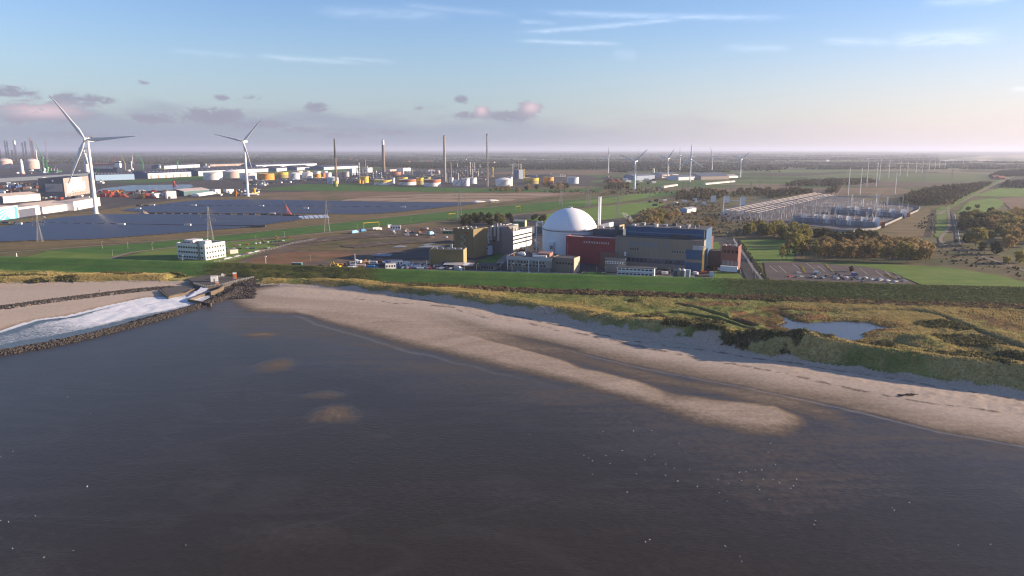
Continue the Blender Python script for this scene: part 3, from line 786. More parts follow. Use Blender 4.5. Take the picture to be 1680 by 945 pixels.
def surf(name, a, b_, scale=.1, patch=None, pscale=.03, plo=.5, phi=.6, rough=.95, spec=.1, stretch=(1, 1, 1), rot=0, c3=None, spots=None):
    m, nt, b = newmat(name)
    geo = nd(nt, 'ShaderNodeNewGeometry').outputs['Position']
    v = mapping(nt, geo, stretch, rot)
    nn = noise(nt, v, scale, 6, .68)
    c = mixc(nt, sstep(nt, nn, .3, .7), (*a, 1), (*b_, 1))
    if patch: c = mixc(nt, sstep(nt, noise(nt, v, pscale, 5, .65, .4), plo, phi), c, (*patch, 1))
    if c3: c = mixc(nt, sstep(nt, noise(nt, v, pscale * 2.3, 5, .7, .8), .55, .66), c, (*c3, 1))
    fine = noise(nt, geo, .9, 4, .7)
    c = mixc(nt, .35, c, mixc(nt, sstep(nt, fine, .25, .75), (.55, .55, .55), (1.45, 1.45, 1.45)), 'MULTIPLY')
    lines = noise(nt, mapping(nt, geo, (.012, .16, 1), R(14)), 1.0, 4, .6)
    c = mixc(nt, .30, c, mixc(nt, sstep(nt, lines, .35, .65), (.62, .64, .62), (1.38, 1.34, 1.3)), 'MULTIPLY')
    nt.links.new(c, b.inputs['Base Color'])
    b.inputs['Roughness'].default_value = rough; b.inputs['Specular IOR Level'].default_value = spec
    MATS[name] = m
    return m
ZL = [0.03]
def zone(name, label, cat, pxs, mat, step=None, jit=1.5, dz=None, kind='structure', world=False):
    """a patch of ground: surveyed outline, its edge roughened, lying a little above what is below it"""
    ZL[0] += 0.012
    z = dz if dz is not None else ZL[0]
    pts = pxs if world else XY(pxs, 0)
    out = []
    n = len(pts)
    for i in range(n):
        a, c = pts[i], pts[(i+1) % n]
        L = math.hypot(c[0]-a[0], c[1]-a[1])
        k = max(1, min(60, int(L / (step or 14))))
        nx, ny = -(c[1]-a[1]) / (L + 1e-6), (c[0]-a[0]) / (L + 1e-6)
        for q in range(k):
            t = q / k
            j = random.uniform(-jit, jit) if q else 0
            out.append((a[0]+(c[0]-a[0])*t + nx*j, a[1]+(c[1]-a[1])*t + ny*j))
    me = bpy.data.meshes.new(name)
    import bmesh
    bm = bmesh.new()
    vs = [bm.verts.new((x, y, z)) for x, y in out]
    f = bm.faces.new(vs)
    if f.normal.z < 0: f.normal_flip()
    bmesh.ops.triangulate(bm, faces=[f])
    bm.to_mesh(me); bm.free()
    me.materials.append(mat)
    o = bpy.data.objects.new(name, me); COL.objects.link(o)
    return tag(o, label, cat, kind=kind)
def strip(name, label, cat, pxs, width, mat, z=None, kind='structure', crown=0.0):
    """a road, path or ditch of given width along a surveyed line"""
    ZL[0] += 0.012
    z = z if z is not None else ZL[0]
    pts = smooth_line(XY(pxs, 0), 2)
    vs, fs = [], []
    for i, (x, y) in enumerate(pts):
        a, c = pts[max(0, i-1)], pts[min(len(pts)-1, i+1)]
        L = math.hypot(c[0]-a[0], c[1]-a[1]); nx, ny = -(c[1]-a[1])/L, (c[0]-a[0])/L
        w_ = width / 2
        vs += [(x+nx*w_, y+ny*w_, z), (x, y, z + crown), (x-nx*w_, y-ny*w_, z)]
    for i in range(len(pts)-1):
        k = 3*i
        fs += [(k, k+1, k+4, k+3), (k+1, k+2, k+5, k+4)]
    fs = [f[::-1] for f in fs]
    o = MB().add(vs, fs).build(name, mat)
    return tag(o, label, cat, kind=kind)
G_LIT = surf('meadow_green', (0.095, 0.165, 0.028), (0.15, 0.20, 0.045), .04, (0.17, 0.17, 0.06), .015, .55, .7)
G_FIELD = surf('field_green', (0.12, 0.20, 0.035), (0.16, 0.24, 0.05), .02, (0.19, 0.20, 0.07), .01, .55, .7)
G_DARK = surf('embankment_green', (0.055, 0.125, 0.026), (0.085, 0.165, 0.035), .05, (0.11, 0.14, 0.04), .03, .58, .7)
DRYG = surf('dry_grass', (0.20, 0.145, 0.075), (0.15, 0.115, 0.05), .06, (0.10, 0.10, 0.04), .03, .55, .7)
SOIL = surf('brown_soil', (0.115, 0.085, 0.062), (0.175, 0.125, 0.09), .03, (0.09, 0.095, 0.045), .02, .52, .62, c3=(0.07, 0.06, 0.052))
RED = surf('red_soil', (0.17, 0.085, 0.045), (0.22, 0.125, 0.07), .04, (0.13, 0.10, 0.05), .03, .5, .65)
TAN = surf('tan_field', (0.22, 0.145, 0.095), (0.17, 0.12, 0.075), .02, (0.14, 0.12, 0.06), .008, .5, .6)
SANDY = surf('bare_sand', (0.36, 0.27, 0.19), (0.28, 0.20, 0.13), .03, (0.15, 0.11, 0.06), .02, .5, .6, stretch=(.4, 1.6, 1))
ASPH = surf('asphalt', (0.055, 0.053, 0.052), (0.085, 0.080, 0.076), .06, (0.11, 0.10, 0.09), .04, .56, .7, rough=.9)
REDP = surf('reddish_paving', (0.105, 0.085, 0.078), (0.135, 0.108, 0.098), .05, (0.085, 0.075, 0.07), .03, .52, .65, rough=.9)
PATHM = surf('pale_path', (0.26, 0.21, 0.17), (0.20, 0.165, 0.13), .1, rough=.95)
CONC_G = surf('concrete_ground', (0.19, 0.175, 0.16), (0.26, 0.24, 0.22), .04, (0.13, 0.12, 0.11), .03, .55, .7)
YARD = surf('dark_yard', (0.060, 0.056, 0.052), (0.10, 0.09, 0.08), .05, (0.15, 0.13, 0.11), .03, .56, .68)
SCRUBG = surf('scrub_ground', (0.10, 0.085, 0.042), (0.17, 0.125, 0.062), .03, (0.07, 0.075, 0.03), .02, .48, .6)
WATM, nt, b = newmat('harbour_water_surface')
b.inputs['Base Color'].default_value = (0.05, 0.07, 0.10, 1); b.inputs['Roughness'].default_value = .25
geo = nd(nt, 'ShaderNodeNewGeometry').outputs['Position']
bumpn(nt, b, noise(nt, geo, .4, 4, .6), .25, .4)

# ---- left: inner dike, industry grounds, solar ground
zone('harbour_ground', 'dark quay grounds around the harbour', 'ground', [(-260,372),(0,368),(60,360),(160,346),(240,334),(420,326),(520,312),(560,300),(560,283),(420,272),(200,266),(-260,268)], YARD)
zone('port_grass', 'grass verge beside the quay sheds', 'grass field', [(0,366),(90,352),(165,345),(240,334),(300,326),(420,321),(440,327),(420,331),(290,333),(225,341),(160,350),(60,362),(0,370)], DRYG)
zone('refinery_ground', 'dark ground of the oil refinery', 'ground', [(420,297),(560,300),(700,308),(850,309),(960,304),(980,292),(930,281),(800,279),(640,277),(520,281),(430,286)], YARD)
zone('refinery_lawn', 'green lawn in front of the storage tanks', 'grass field', [(440,309),(500,302),(560,303),(640,306),(740,308),(860,311),(990,309),(985,315),(800,315),(560,313),(430,312)], G_DARK)
zone('warehouse_lawn', 'green strip between the long warehouses and the quay', 'grass field', [(165,299),(250,294),(330,288),(420,282),(580,276),(640,277),(560,283),(430,290),(320,296),(230,300)], G_DARK)
zone('harbour_water', 'blue harbour basin behind the sheds', 'water', [(150,316),(168,309),(215,304),(312,302.5),(318,306),(300,312),(250,313),(200,314)], WATM)
zone('stubble_field', 'pale stubble field behind the refinery', 'field', [(790,284),(860,280),(1000,279),(1010,283),(990,287),(850,287)], TAN)
zone('tan_field', 'tan coloured bare field behind the solar park', 'field', [(400,327),(430,316),(560,314),(800,316),(990,315),(900,324),(830,334),(640,332),(500,330)], TAN)
zone('sand_field', 'streaks of bare sand in the field beyond the solar park', 'field', [(560,329),(600,323),(700,318),(900,316.5),(930,318),(850,327),(810,333),(700,331),(620,332)], SANDY, jit=6)
zone('solar_ground', 'dry ground beneath the solar panels', 'ground', [(-260,420),(-260,384),(0,372),(60,362),(160,350),(225,341),(290,332),(420,327),(500,329),(640,331),(760,331),(810,331),(790,340),(700,350),(600,360),(480,372),(400,382),(250,396),(120,404),(0,412)], DRYG)
zone('inner_dike_grass', 'long bright green grass slope of the inner dike', 'grass field', [(75,424),(70,412),(250,398),(400,384),(540,368),(700,351),(850,336),(1000,323),(1120,312),(1130,316),(1000,334),(850,350),(700,364),(560,378),(400,393),(300,402),(180,420)], G_DARK)
zone('dry_verge', 'dry grass verge along the foot of the inner dike', 'grass field', [(270,412),(400,396),(540,381),(700,367),(860,352),(1000,339),(1110,324),(1120,330),(1010,350),(880,366),(760,380),(560,388),(440,400),(370,412)], DRYG)
zone('corner_lawn', 'bright green lawn at the end of the inner dike', 'grass field', [(30,440),(36,424),(80,412),(200,418),(175,428),(170,442)], G_LIT)
zone('office_lawn', 'sunlit lawn around the white office block', 'grass field', [(170,440),(176,428),(240,412),(340,400),(470,392),(500,395),(440,410),(400,424),(330,438),(330,446)], G_LIT)
strip('road', 'narrow road curving past the white office block', 'road', [(165,442),(172,430),(200,417),(240,411),(300,404),(400,395),(540,381.5),(700,366.5),(850,352),(1000,338),(1110,324)], 5.5, PATHM)
strip('road', 'service road between solar park and inner dike', 'road', [(-100,424),(0,415),(120,406),(250,397),(400,383),(540,367),(700,350),(850,335),(1000,322),(1120,311)], 5, PATHM)
strip('path', 'pale path along the lower edge of the solar park', 'path', [(-100,421),(0,409),(120,402),(250,392),(400,378.5),(540,363),(700,345.5),(800,336)], 3, DRYG)
# ---- plant site
zone('building_site', 'bare brown building plot left of the power plant', 'ground', [(330,452),(370,440),(430,412),(480,398),(580,384),(680,372),(760,374),(760,420),(740,452)], SOIL)
zone('red_soil', 'patch of rusty red soil on the building plot', 'ground', [(400,436),(430,420),(480,414),(560,412),(590,417),(560,423),(500,431),(470,440)], RED, jit=3)
zone('gravel_patch', 'grey trodden ground on the building plot', 'ground', [(480,408),(560,392),(660,392),(740,398),(735,405),(640,409),(570,413),(500,413)], SCRUBG, jit=4)
zone('plant_ground', 'dark asphalt grounds of the power plant', 'ground', [(520,470),(540,436),(600,425),(640,415),(740,405),(745,380),(760,366),(860,352),(960,350),(1120,372),(1165,386),(1212,394),(1262,470)], ASPH)
zone('plant_lawn', 'dark green lawns between the plant buildings', 'grass field', [(783,428),(822,415),(832,420),(812,436),(785,438)], G_DARK)
zone('plant_lawn', 'lawn beside the brick pump house', 'grass field', [(1156,424),(1158,398),(1180,397),(1182,412)], G_LIT)
zone('plant_lawn', 'lawn in the seaward corner of the plant', 'grass field', [(1165,460),(1170,444),(1206,446),(1226,462)], G_LIT)
zone('tree_lawn', 'green lawn left of the poplar grove', 'grass field', [(1214,394),(1290,392),(1340,420),(1336,432),(1240,432)], G_LIT)
zone('plant_meadow', 'bright green meadow behind the reactor dome', 'grass field', [(860,360),(905,350),(1000,338),(1075,330),(1092,334),(1075,345),(1030,356),(980,362),(900,366)], G_FIELD)
zone('meadow_strip', 'long green meadow below the pylons', 'grass field', [(920,334),(1000,325),(1060,316),(1085,316),(1060,325),(1000,334)], G_FIELD)
zone('car_park', 'half empty car park with reddish paving', 'car park', [(1262,472),(1252,430),(1326,430),(1420,433),(1446,441),(1520,474)], REDP, jit=.3)
zone('grass_bays', 'overgrown grass bays at the back of the car park', 'grass field', [(1326,432),(1390,430),(1500,432),(1560,445),(1600,462),(1590,474),(1522,474),(1498,462),(1470,450),(1440,441.5),(1400,436)], G_LIT)
zone('side_meadow', 'sunlit meadow right of the car park', 'grass field', [(1490,436),(1530,432),(1640,452),(1690,466),(1690,478),(1560,474),(1500,458)], G_LIT)
for k, (x0, x1) in enumerate(((1337,1326),(1384,1372),(1408,1442),(1428,1470),(1450,1502))):
    pass
# ---- right: substation, meadow, canal strip, fields
zone('scrub_land', 'brown scrubby land behind the turbine hall', 'ground', [(1020,370),(1040,352),(1120,330),(1190,330),(1200,352),(1290,366),(1330,395),(1216,393),(1160,385)], SCRUBG, jit=4)
zone('substation_ground', 'grey gravel yard of the electrical substation', 'ground', [(1180,362),(1180,344),(1230,332),(1350,318),(1440,331),(1506,341),(1500,349),(1440,376),(1400,380),(1300,368)], surf('substation_gravel', (.12,.112,.108), (.17,.155,.148), .05, (.09,.085,.08), .03, .55, .7))
zone('grove_ground', 'brown scrub ground below the poplar grove', 'ground', [(1300,430),(1320,392),(1440,384),(1535,400),(1536,438),(1420,432)], SCRUBG, jit=2)
zone('dry_meadow', 'dry meadow in front of the substation wall', 'grass field', [(1436,392),(1440,380),(1508,347),(1522,342),(1534,350),(1530,388)], DRYG)
zone('green_bank', 'sunny green bank beside the canal path', 'grass field', [(1534,389),(1536,345),(1545,338),(1556,340),(1554,385),(1545,392)], G_LIT)
zone('marsh_land', 'brown marshy land around the canal mouth', 'ground', [(1530,436),(1540,398),(1600,404),(1690,440),(1690,466),(1640,452)], SCRUBG)
zone('farm_field', 'bright green field right of the far road', 'field', [(1592,322),(1640,309),(1720,309),(1720,322),(1650,323)], G_FIELD)
zone('farm_field', 'light green field beside the large trees', 'field', [(1570,350),(1590,330),(1628,326),(1650,328),(1640,342),(1600,352)], G_FIELD)
zone('farm_field', 'pale brown ploughed field at the far right', 'field', [(1640,327),(1660,323),(1730,323),(1730,345),(1660,345)], TAN)
zone('farm_field', 'broad green field beyond the birch wood', 'field', [(1300,290),(1400,284),(1640,285),(1660,292),(1560,300),(1400,298)], surf('far_green', (0.09,0.125,0.05), (0.13,0.15,0.06), .006))
zone('farm_field', 'dark ploughed field beyond the pylon poles', 'field', [(1340,305),(1400,297),(1560,300),(1620,298),(1600,306),(1480,308)], SOIL)
zone('farm_field', 'tan field behind the substation poles', 'field', [(1300,322),(1330,309),(1470,308),(1500,314),(1470,326),(1400,322)], TAN)
zone('farm_field', 'pale strip of field beyond the industrial halls', 'field', [(1090,312),(1180,308),(1300,302),(1310,308),(1180,316)], TAN)
strip('road', 'straight far road between trees towards the farmhouse', 'road', [(1540,352),(1560,340),(1590,324),(1620,308),(1645,297),(1670,287)], 7, PATHM)
strip('grass_verge', 'green verge along the straight far road', 'grass field', [(1548,346),(1575,329),(1605,313),(1632,300),(1655,290)], 11, G_LIT)
strip('canal_path', 'winding pale path beside the canal', 'path', [(1556,338),(1557,365),(1556,377),(1546,386),(1541,395),(1552,404),(1580,412),(1620,424),(1660,438),(1710,455)], 3.6, PATHM)
strip('canal', 'narrow straight canal catching the light', 'water', [(1571,404),(1568,380),(1564,358),(1560,346)], 1.6, surf('ditch_water', (.05,.055,.06), (.07,.07,.075), rough=.5))
strip('ditch', 'dark ditch with brown banks beside the substation meadow', 'ditch', [(1522,388),(1527,366),(1532,345)], 7, surf('ditch_earth', (.045,.035,.025), (.07,.052,.035)))
strip('site_road', 'straight road running into the plant beside the white office', 'road', [(812,441),(834,418),(853,398),(878,375)], 7, CONC_G)
strip('site_road', 'grey road along the seaward fence of the plant', 'road', [(540,444),(640,443.5),(760,445.5),(900,448),(1010,452),(1160,457),(1240,461)], 6, CONC_G)
strip('site_road', 'asphalt road along the right hand plant fence', 'road', [(1232,462),(1222,440),(1208,417),(1196,398)], 6, ASPH)
# parking bay lines
mline = M('road_paint', (0.62, 0.60, 0.56), .8, .08)
mb = MB()
for px, py0, py1 in [(1262,437,447),(1277,437,449),(1300,434,443),(1323,433,443),(1341,437,447),(1355,437,447),(1390,440,450),(1410,441,451),(1436,445,455),(1452,446,456),(1466,448,458)]:
    a, c = P(px, py0, 0), P(px + 13, py1, 0)
    dv = (c - a).normalized(); nv = Vector((-dv.y, dv.x, 0)) * .12
    mb.add([a + nv, a - nv, c - nv, c + nv], [(3, 2, 1, 0)])
o = mb.build('parking_lines', mline); o.location.z = ZL[0] + .03
tag(o, 'white bay lines painted on the car park paving', 'markings', kind='structure')

SHEETM = surf('pale_sheeting', (.20,.22,.25), (.30,.32,.35), .2)
for (pl, lb) in (([(607,421),(622,416.5),(645,417.5),(640,421.5)],'grey blue sheeting laid out on the building plot'),([(640,407),(655,403.5),(668,404),(664,406.5)],'pale sheeting on the middle of the plot'),([(683,407),(700,403),(730,404.5),(728,407)],'strip of pale sheeting beside the ochre tower'),([(690,402),(712,399.5),(718,400.5),(700,403)],'second strip of pale sheeting beside the ochre tower')):
    zone('ground_sheeting', lb, 'ground', pl, SHEETM, 3, .8)
zone('concrete_pad', 'pale concrete pad behind the white office building', 'ground', [(828,382),(840,372),(885,372),(880,384)], CONC_G)
for (pl, lb) in (([(440,402),(500,392),(600,384),(700,379),(740,380),(680,386),(560,394),(470,404)],'darker churned strip across the back of the plot'),([(560,404),(640,396),(735,393),(738,397),(660,401),(580,408)],'churned dark earth in the middle of the plot')):
    zone('churned_earth', lb, 'ground', pl, surf('churned_earth', (.075,.06,.048), (.15,.115,.085), .08, (.2,.16,.12), .05, .55, .65), 6, 3)
# ================================================================= trees
def leafmat(name, a, b_, tr=.36):
    m, nt, b = newmat(name)
    oi = nd(nt, 'ShaderNodeObjectInfo').outputs['Random']
    tc = nd(nt, 'ShaderNodeTexCoord').outputs['Object']
    nn = noise(nt, tc, .55, 3, .6)
    f = mth(nt, 'ADD', mth(nt, 'MULTIPLY', nn, 1.1), mth(nt, 'MULTIPLY_ADD', oi, .7, -.45), clamp=True)
    c = mixc(nt, f, (*a, 1), (*b_, 1))
    nt.links.new(c, b.inputs['Base Color'])
    b.inputs['Roughness'].default_value = .8; b.inputs['Specular IOR Level'].default_value = .15
    t = nd(nt, 'ShaderNodeBsdfTranslucent'); nt.links.new(c, t.inputs[0])
    ms = nd(nt, 'ShaderNodeMixShader'); ms.inputs[0].default_value = tr
    nt.links.new(b.outputs[0], ms.inputs[1]); nt.links.new(t.outputs[0], ms.inputs[2])
    nt.links.new(ms.outputs[0], nt.nodes['Material Output'].inputs['Surface'])
    return m
L_OLIVE = leafmat('olive_leaves', (0.13, 0.13, 0.036), (0.31, 0.265, 0.08))
L_AUT = leafmat('autumn_leaves', (0.22, 0.16, 0.064), (0.46, 0.33, 0.135))
L_DARK = leafmat('dark_leaves', (0.034, 0.043, 0.017), (0.09, 0.09, 0.034))
L_YEL = leafmat('yellowing_leaves', (0.18, 0.172, 0.044), (0.42, 0.345, 0.095))
BARK = M('bark', (0.11, 0.09, 0.07), .9, .2, .8)
def crown_mesh(name, h, r, z0, nclump, per, size, mat, shape='round', seed=0):
    rg = np.random.default_rng(seed)
    c = []
    while len(c) < nclump:
        p = rg.uniform(-1, 1, 3)
        q = np.linalg.norm(p)
        if q > 1 or (q < .45 and rg.random() < .7): continue
        if shape == 'tall':
            t = (p[2] + 1) / 2
            p[:2] *= (0.35 + .65 * math.sin(math.pi * min(1, t * .9 + .1)) )
        c.append(p)
    c = np.array(c)
    ctr = np.column_stack([c[:, 0]*r, c[:, 1]*r, z0 + (c[:, 2]+1)/2*(h - z0)])
    cr_ = r * rg.uniform(.16, .36, nclump)
    off = rg.normal(0, 1, (nclump, per, 3)); off /= np.linalg.norm(off, axis=-1, keepdims=True)
    off *= rg.uniform(.35, 1.1, (nclump, per, 1)) * cr_[:, None, None]
    pts = (ctr[:, None] + off).reshape(-1, 3)
    nr_ = (off + rg.normal(0, .4, off.shape) * cr_[:, None, None]).reshape(-1, 3) + np.array([0, 0, .15])
    V_, F_ = card_geo(pts, nr_, size * rg.uniform(.5, 1.2, len(pts)))
    o = npmesh(name, V_, F_, mat)
    return o
def trunk_mesh(h, r, parent, spread, seed, trunks=1):
    rg = random.Random(seed)
    mb = MB()
    mb.cone((0, 0, -.3), (0, 0, h*.45), r, r*.7, 6); mb.cone((0, 0, h*.45), (rg.uniform(-.3,.3), rg.uniform(-.3,.3), h*.85), r*.7, r*.2, 5)
    for i in range(6):
        a = rg.uniform(0, 6.28); zb_ = h * rg.uniform(.3, .55); k = spread * rg.uniform(.5, .8)
        mb.cone((0, 0, zb_), (math.cos(a)*k, math.sin(a)*k, zb_ + h*rg.uniform(.15, .32)), r*.4, r*.12, 4)
    return mb.build('trunk', BARK, parent)
PROTO = {}
def proto(key, name, cat, h, r, z0, ncl, per, size, mat, shape='round', seed=1):
    t = thing(name, 'tree', cat, (0, -900, 0))
    c = crown_mesh('crown', h, r, z0, ncl, per, size, mat, shape, seed); c.parent = t
    trunk_mesh(h, max(.16, r * .055), t, r, seed)
    PROTO[key] = [t, h, False]
proto('round', 'broadleaf_tree', 'tree', 13, 5.6, 2.0, 60, 16, .75, L_OLIVE, seed=1)
proto('round2', 'broadleaf_tree', 'tree', 11, 5.2, 1.4, 52, 16, .75, L_YEL, seed=2)
proto('autumn', 'broadleaf_tree', 'tree', 12, 5.2, 1.6, 56, 16, .75, L_AUT, seed=3)
proto('poplar', 'poplar_tree', 'tree', 17, 2.9, 4.0, 46, 14, .6, L_AUT, 'tall', seed=4)
proto('poplar2', 'poplar_tree', 'tree', 16, 3.0, 3.4, 46, 14, .6, L_YEL, 'tall', seed=5)
proto('dark', 'dark_tree', 'tree', 11, 4.6, .6, 56, 16, .75, L_DARK, seed=6)
proto('bush', 'round_bush', 'bush', 4.5, 2.8, 0, 24, 14, .5, L_OLIVE, seed=7)
proto('autbush', 'round_bush', 'bush', 4.5, 3.0, 0, 24, 14, .5, L_AUT, seed=8)
NTREE = [0]
def plant(key, loc, label, group, h=None):
    t, h0, used = PROTO[key]
    s = (h / h0 if h else 1) * random.uniform(.88, 1.14)
    sc_ = (s * random.uniform(.9, 1.12), s * random.uniform(.9, 1.12), s)
    NTREE[0] += 1
    if not used:
        PROTO[key][2] = True
        t.location = loc; t.rotation_euler.z = random.uniform(0, 6.28); t.scale = sc_
        t['label'] = label; t['group'] = group
        return t
    return copy_tree(t, loc, random.uniform(0, 6.28), label, group, sc_)
def pts_in(pxs, spacing, jit=.4, z=0):
    poly = XY(pxs, z)
    xs = [p[0] for p in poly]; ys = [p[1] for p in poly]
    gx = np.arange(min(xs), max(xs) + spacing, spacing); gy = np.arange(min(ys), max(ys) + spacing, spacing)
    A, B = np.meshgrid(gx, gy); B[:, ::2] += spacing / 2
    A = A + rng.uniform(-jit, jit, A.shape) * spacing; B = B + rng.uniform(-jit, jit, B.shape) * spacing
    m = poly_sdf(A, B, poly) > 0
    return list(zip(A[m], B[m]))
def grove(pxs, spacing, keys, label, group, hr, limit=999):
    ps = pts_in(pxs, spacing)
    random.shuffle(ps)
    for (x, y) in ps[:limit]:
        plant(random.choice(keys), (x, y, 0), label, group, random.uniform(*hr))
def rowt(a, b_, n, keys, label, group, hr, jit=1.0):
    p, q = P(*a), P(*b_)
    for i in range(n):
        c = p.lerp(q, i / max(1, n-1))
        plant(random.choice(keys), (c.x + random.uniform(-jit, jit), c.y + random.uniform(-jit, jit), 0), label, group, random.uniform(*hr))
# the grove behind the car park
rowt((1284,427),(1330,425), 6, ['poplar','poplar2'], 'slender yellowing poplar on the lawn at the left end of the grove', 'poplars at the left end of the grove', (15,18), 4)
rowt((1342,425),(1442,429), 16, ['poplar'], 'slender brown poplar in the front row of the grove behind the car park', 'front row of poplars', (14,17))
rowt((1446,430),(1526,432), 12, ['poplar','poplar2'], 'taller slender poplar at the right end of the grove', 'poplars at the right end of the grove', (15,18))
grove([(1330,420),(1345,404),(1440,402),(1516,408),(1520,426),(1440,424)], 11, ['autumn','autbush','autumn'], 'low brown tree inside the grove behind the car park', 'brown trees inside the grove', (8,12), 70)
grove([(1225,390),(1232,378),(1262,377),(1300,380),(1325,392),(1330,410),(1300,412),(1280,394)], 10, ['round','round2','poplar2'], 'olive green tree in the clump left of the substation hedge', 'olive green trees before the substation', (11,15), 34)
grove([(1312,395),(1322,386),(1400,387),(1436,391),(1440,399),(1380,400)], 8.5, ['dark'], 'dark tree in the dense hedge below the substation', 'dark hedge trees below the substation', (8,10), 34)
# big trees on the right
for i, (x, y, h, k, lb) in enumerate([(1600,404,19,'round','largest olive green tree beside the canal'),(1634,418,12,'dark','dark round tree at the foot of the largest canal tree'),
     (1588,400,13,'dark','dark tree leaning over the canal path'),(1655,410,15,'autumn','golden brown tree on the bank right of the largest canal tree'),(1672,432,10,'round2','yellowish low tree by the water at the right edge'),
     (1650,434,8,'round2','low yellowish bush tree just above the marsh'),(1690,405,15,'round','olive tree at the right edge above the pond bank'),(1622,396,14,'round','olive tree behind the largest canal tree'),
     (1612,412,9,'dark','small dark tree under the canal trees'),(1568,398,4,'dark','dark shrub beside the bend of the canal path')]):
    plant(k, P(x, y), lb, 'large trees by the canal', h)
grove([(1612,380),(1630,360),(1720,352),(1720,400),(1680,402),(1640,396)], 12.5, ['autumn','round','round2'], 'brown or olive tree in the wood at the right edge', 'wood at the right edge', (13,17), 60)
grove([(1572,378),(1580,360),(1625,352),(1640,362),(1612,380)], 11, ['dark','round'], 'dark tree in the shaded wood behind the canal', 'shaded wood behind the canal', (10,13), 34)
for (x, y, lb) in ((1588,347,'small lone tree left of the light green field'),(1603,343,'small lone tree in the corner of the light green field')):
    plant('round', P(x, y), lb, 'lone trees by the green field', 9)
# left of the dome, behind the hall
grove([(752,371),(757,361),(800,357),(836,360),(845,368),(800,372)], 8.5, ['dark','dark','round'], 'dark tree in the grove behind the white office building', 'dark grove behind the offices', (8,11), 34)
grove([(862,364),(868,358),(900,357),(902,364)], 9, ['dark'], 'dark tree behind the green shed beside the dome', 'dark trees beside the dome', (6,8), 7)
grove([(1022,372),(1040,358),(1060,352),(1110,350),(1114,366),(1090,372)], 13, ['autumn','round','round2','autbush'], 'autumn tree in the thicket behind the turbine hall', 'autumn thicket behind the turbine hall', (8,12), 26)
grove([(1140,376),(1146,362),(1172,362),(1176,378)], 12, ['autbush','autumn','round'], 'autumn bush between turbine hall and substation', 'bushes before the substation', (5,8), 9)
grove([(788,316),(800,311),(850,311),(856,316)], 13, ['autbush','round','bush'], 'grey brown bush below the refinery flare', 'bushes below the refinery flare', (8,11), 10)
grove([(858,314),(870,307),(930,306),(936,312)], 15, ['round','dark','autbush'], 'tree hiding the lower part of the yellow tank', 'trees before the yellow tanks', (11,14), 12)
for (x, y, h, lb) in ((234,328,9,'single bushy tree on the quay verge near the solar park'),(430,398,4,'low bush beside the office parking'),(453,393,4,'rusty bush behind the office car rows'),(473,391,3.5,'small bush at the end of the office car rows')):
    plant('autbush' if h < 5 else 'round', P(x, y), lb, 'single bushes', h)
# ---------------------------------------------------------------- far woods and tree belts: one mass each
def woodmat(name, a, b_):
    m, nt, b = newmat(name)
    geo = nd(nt, 'ShaderNodeNewGeometry').outputs['Position']
    nn = noise(nt, geo, .012, 4, .6); nf = noise(nt, geo, .25, 3, .6)
    c = mixc(nt, sstep(nt, mth(nt, 'ADD', mth(nt, 'MULTIPLY', nn, .55), mth(nt, 'MULTIPLY', nf, .45)), .32, .68), (*a, 1), (*b_, 1))
    nt.links.new(c, b.inputs['Base Color'])
    b.inputs['Roughness'].default_value = .95; b.inputs['Specular IOR Level'].default_value = .05
    return m
W_MIX = woodmat('mixed_wood', (0.055, 0.056, 0.024), (0.17, 0.13, 0.055))
W_DK = woodmat('dark_wood', (0.028, 0.034, 0.016), (0.075, 0.070, 0.030))
def leafy(ps, hts, rad, k, size):
    """loose crowns made of small leaf cards"""
    n = len(ps)
    ctr = np.array([(x, y, 0) for x, y in ps])
    off = rng.normal(0, 1, (n, k, 3)); off /= np.linalg.norm(off, axis=-1, keepdims=True); off *= rng.uniform(.4, 1.05, (n, k, 1))
    off[..., :2] *= rad[:, None, None]; off[..., 2] = (off[..., 2] * .5 + .5) * hts[:, None]
    pts = ctr[:, None] + off
    nr_ = off - np.array([0, 0, .45]) * hts[:, None, None] * np.array([0, 0, 1]) + rng.normal(0, 1.2, off.shape)
    return card_geo(pts.reshape(-1, 3), nr_.reshape(-1, 3), np.full(n*k, size) * rng.uniform(.6, 1.2, n*k))
def wood(label, polys, spacing, hr, mat, k=46, size=1.5, name='woodland'):
    ps = [p for pl in polys for p in pts_in(pl, spacing, 1.3 if name == 'low_scrub' else .45)]
    n = len(ps); h = rng.uniform(hr[0], hr[1], n); r_ = h * rng.uniform(.34, .5, n)
    V_, F_ = leafy(ps, h, r_, k, size)
    return tag(npmesh(name, V_, F_, mat), label, 'woodland', kind='stuff')
wood('brown green wood running along the far straight road', [[(1478,336),(1490,322),(1530,312),(1590,306),(1625,303),(1612,310),(1575,327),(1560,338)]], 12, (11,15), W_MIX)
wood('dark wood behind the substation poles', [[(1262,328),(1262,318),(1300,312),(1345,318),(1380,308),(1372,318),(1330,318)],[(1290,306),(1310,299),(1420,296),(1440,300),(1380,306)]], 14, (9,14), W_MIX)
wood('dark wood at the right edge beyond the green field', [[(1640,309),(1652,300),(1730,296),(1730,310)],[(1620,292),(1640,283),(1735,276),(1735,287)]], 15, (10,14), W_DK, 34)
wood('scrubby wood between the substation and the wind turbines', [[(1108,330),(1112,318),(1150,312),(1200,318),(1180,328)],[(1200,324),(1210,313),(1262,312),(1270,322)],[(990,312),(1000,303),(1030,302),(1034,311)]], 16, (7,12), W_MIX)
wood('grey tree belts behind the oil refinery', [[(840,279),(860,272),(1000,268),(1090,268),(1090,274),(980,278)],[(560,272),(640,268),(830,270),(840,276),(700,277)],[(280,268),(330,262),(520,262),(640,268),(560,272),(330,270)]], 24, (12,18), W_DK, 26, 2.6)
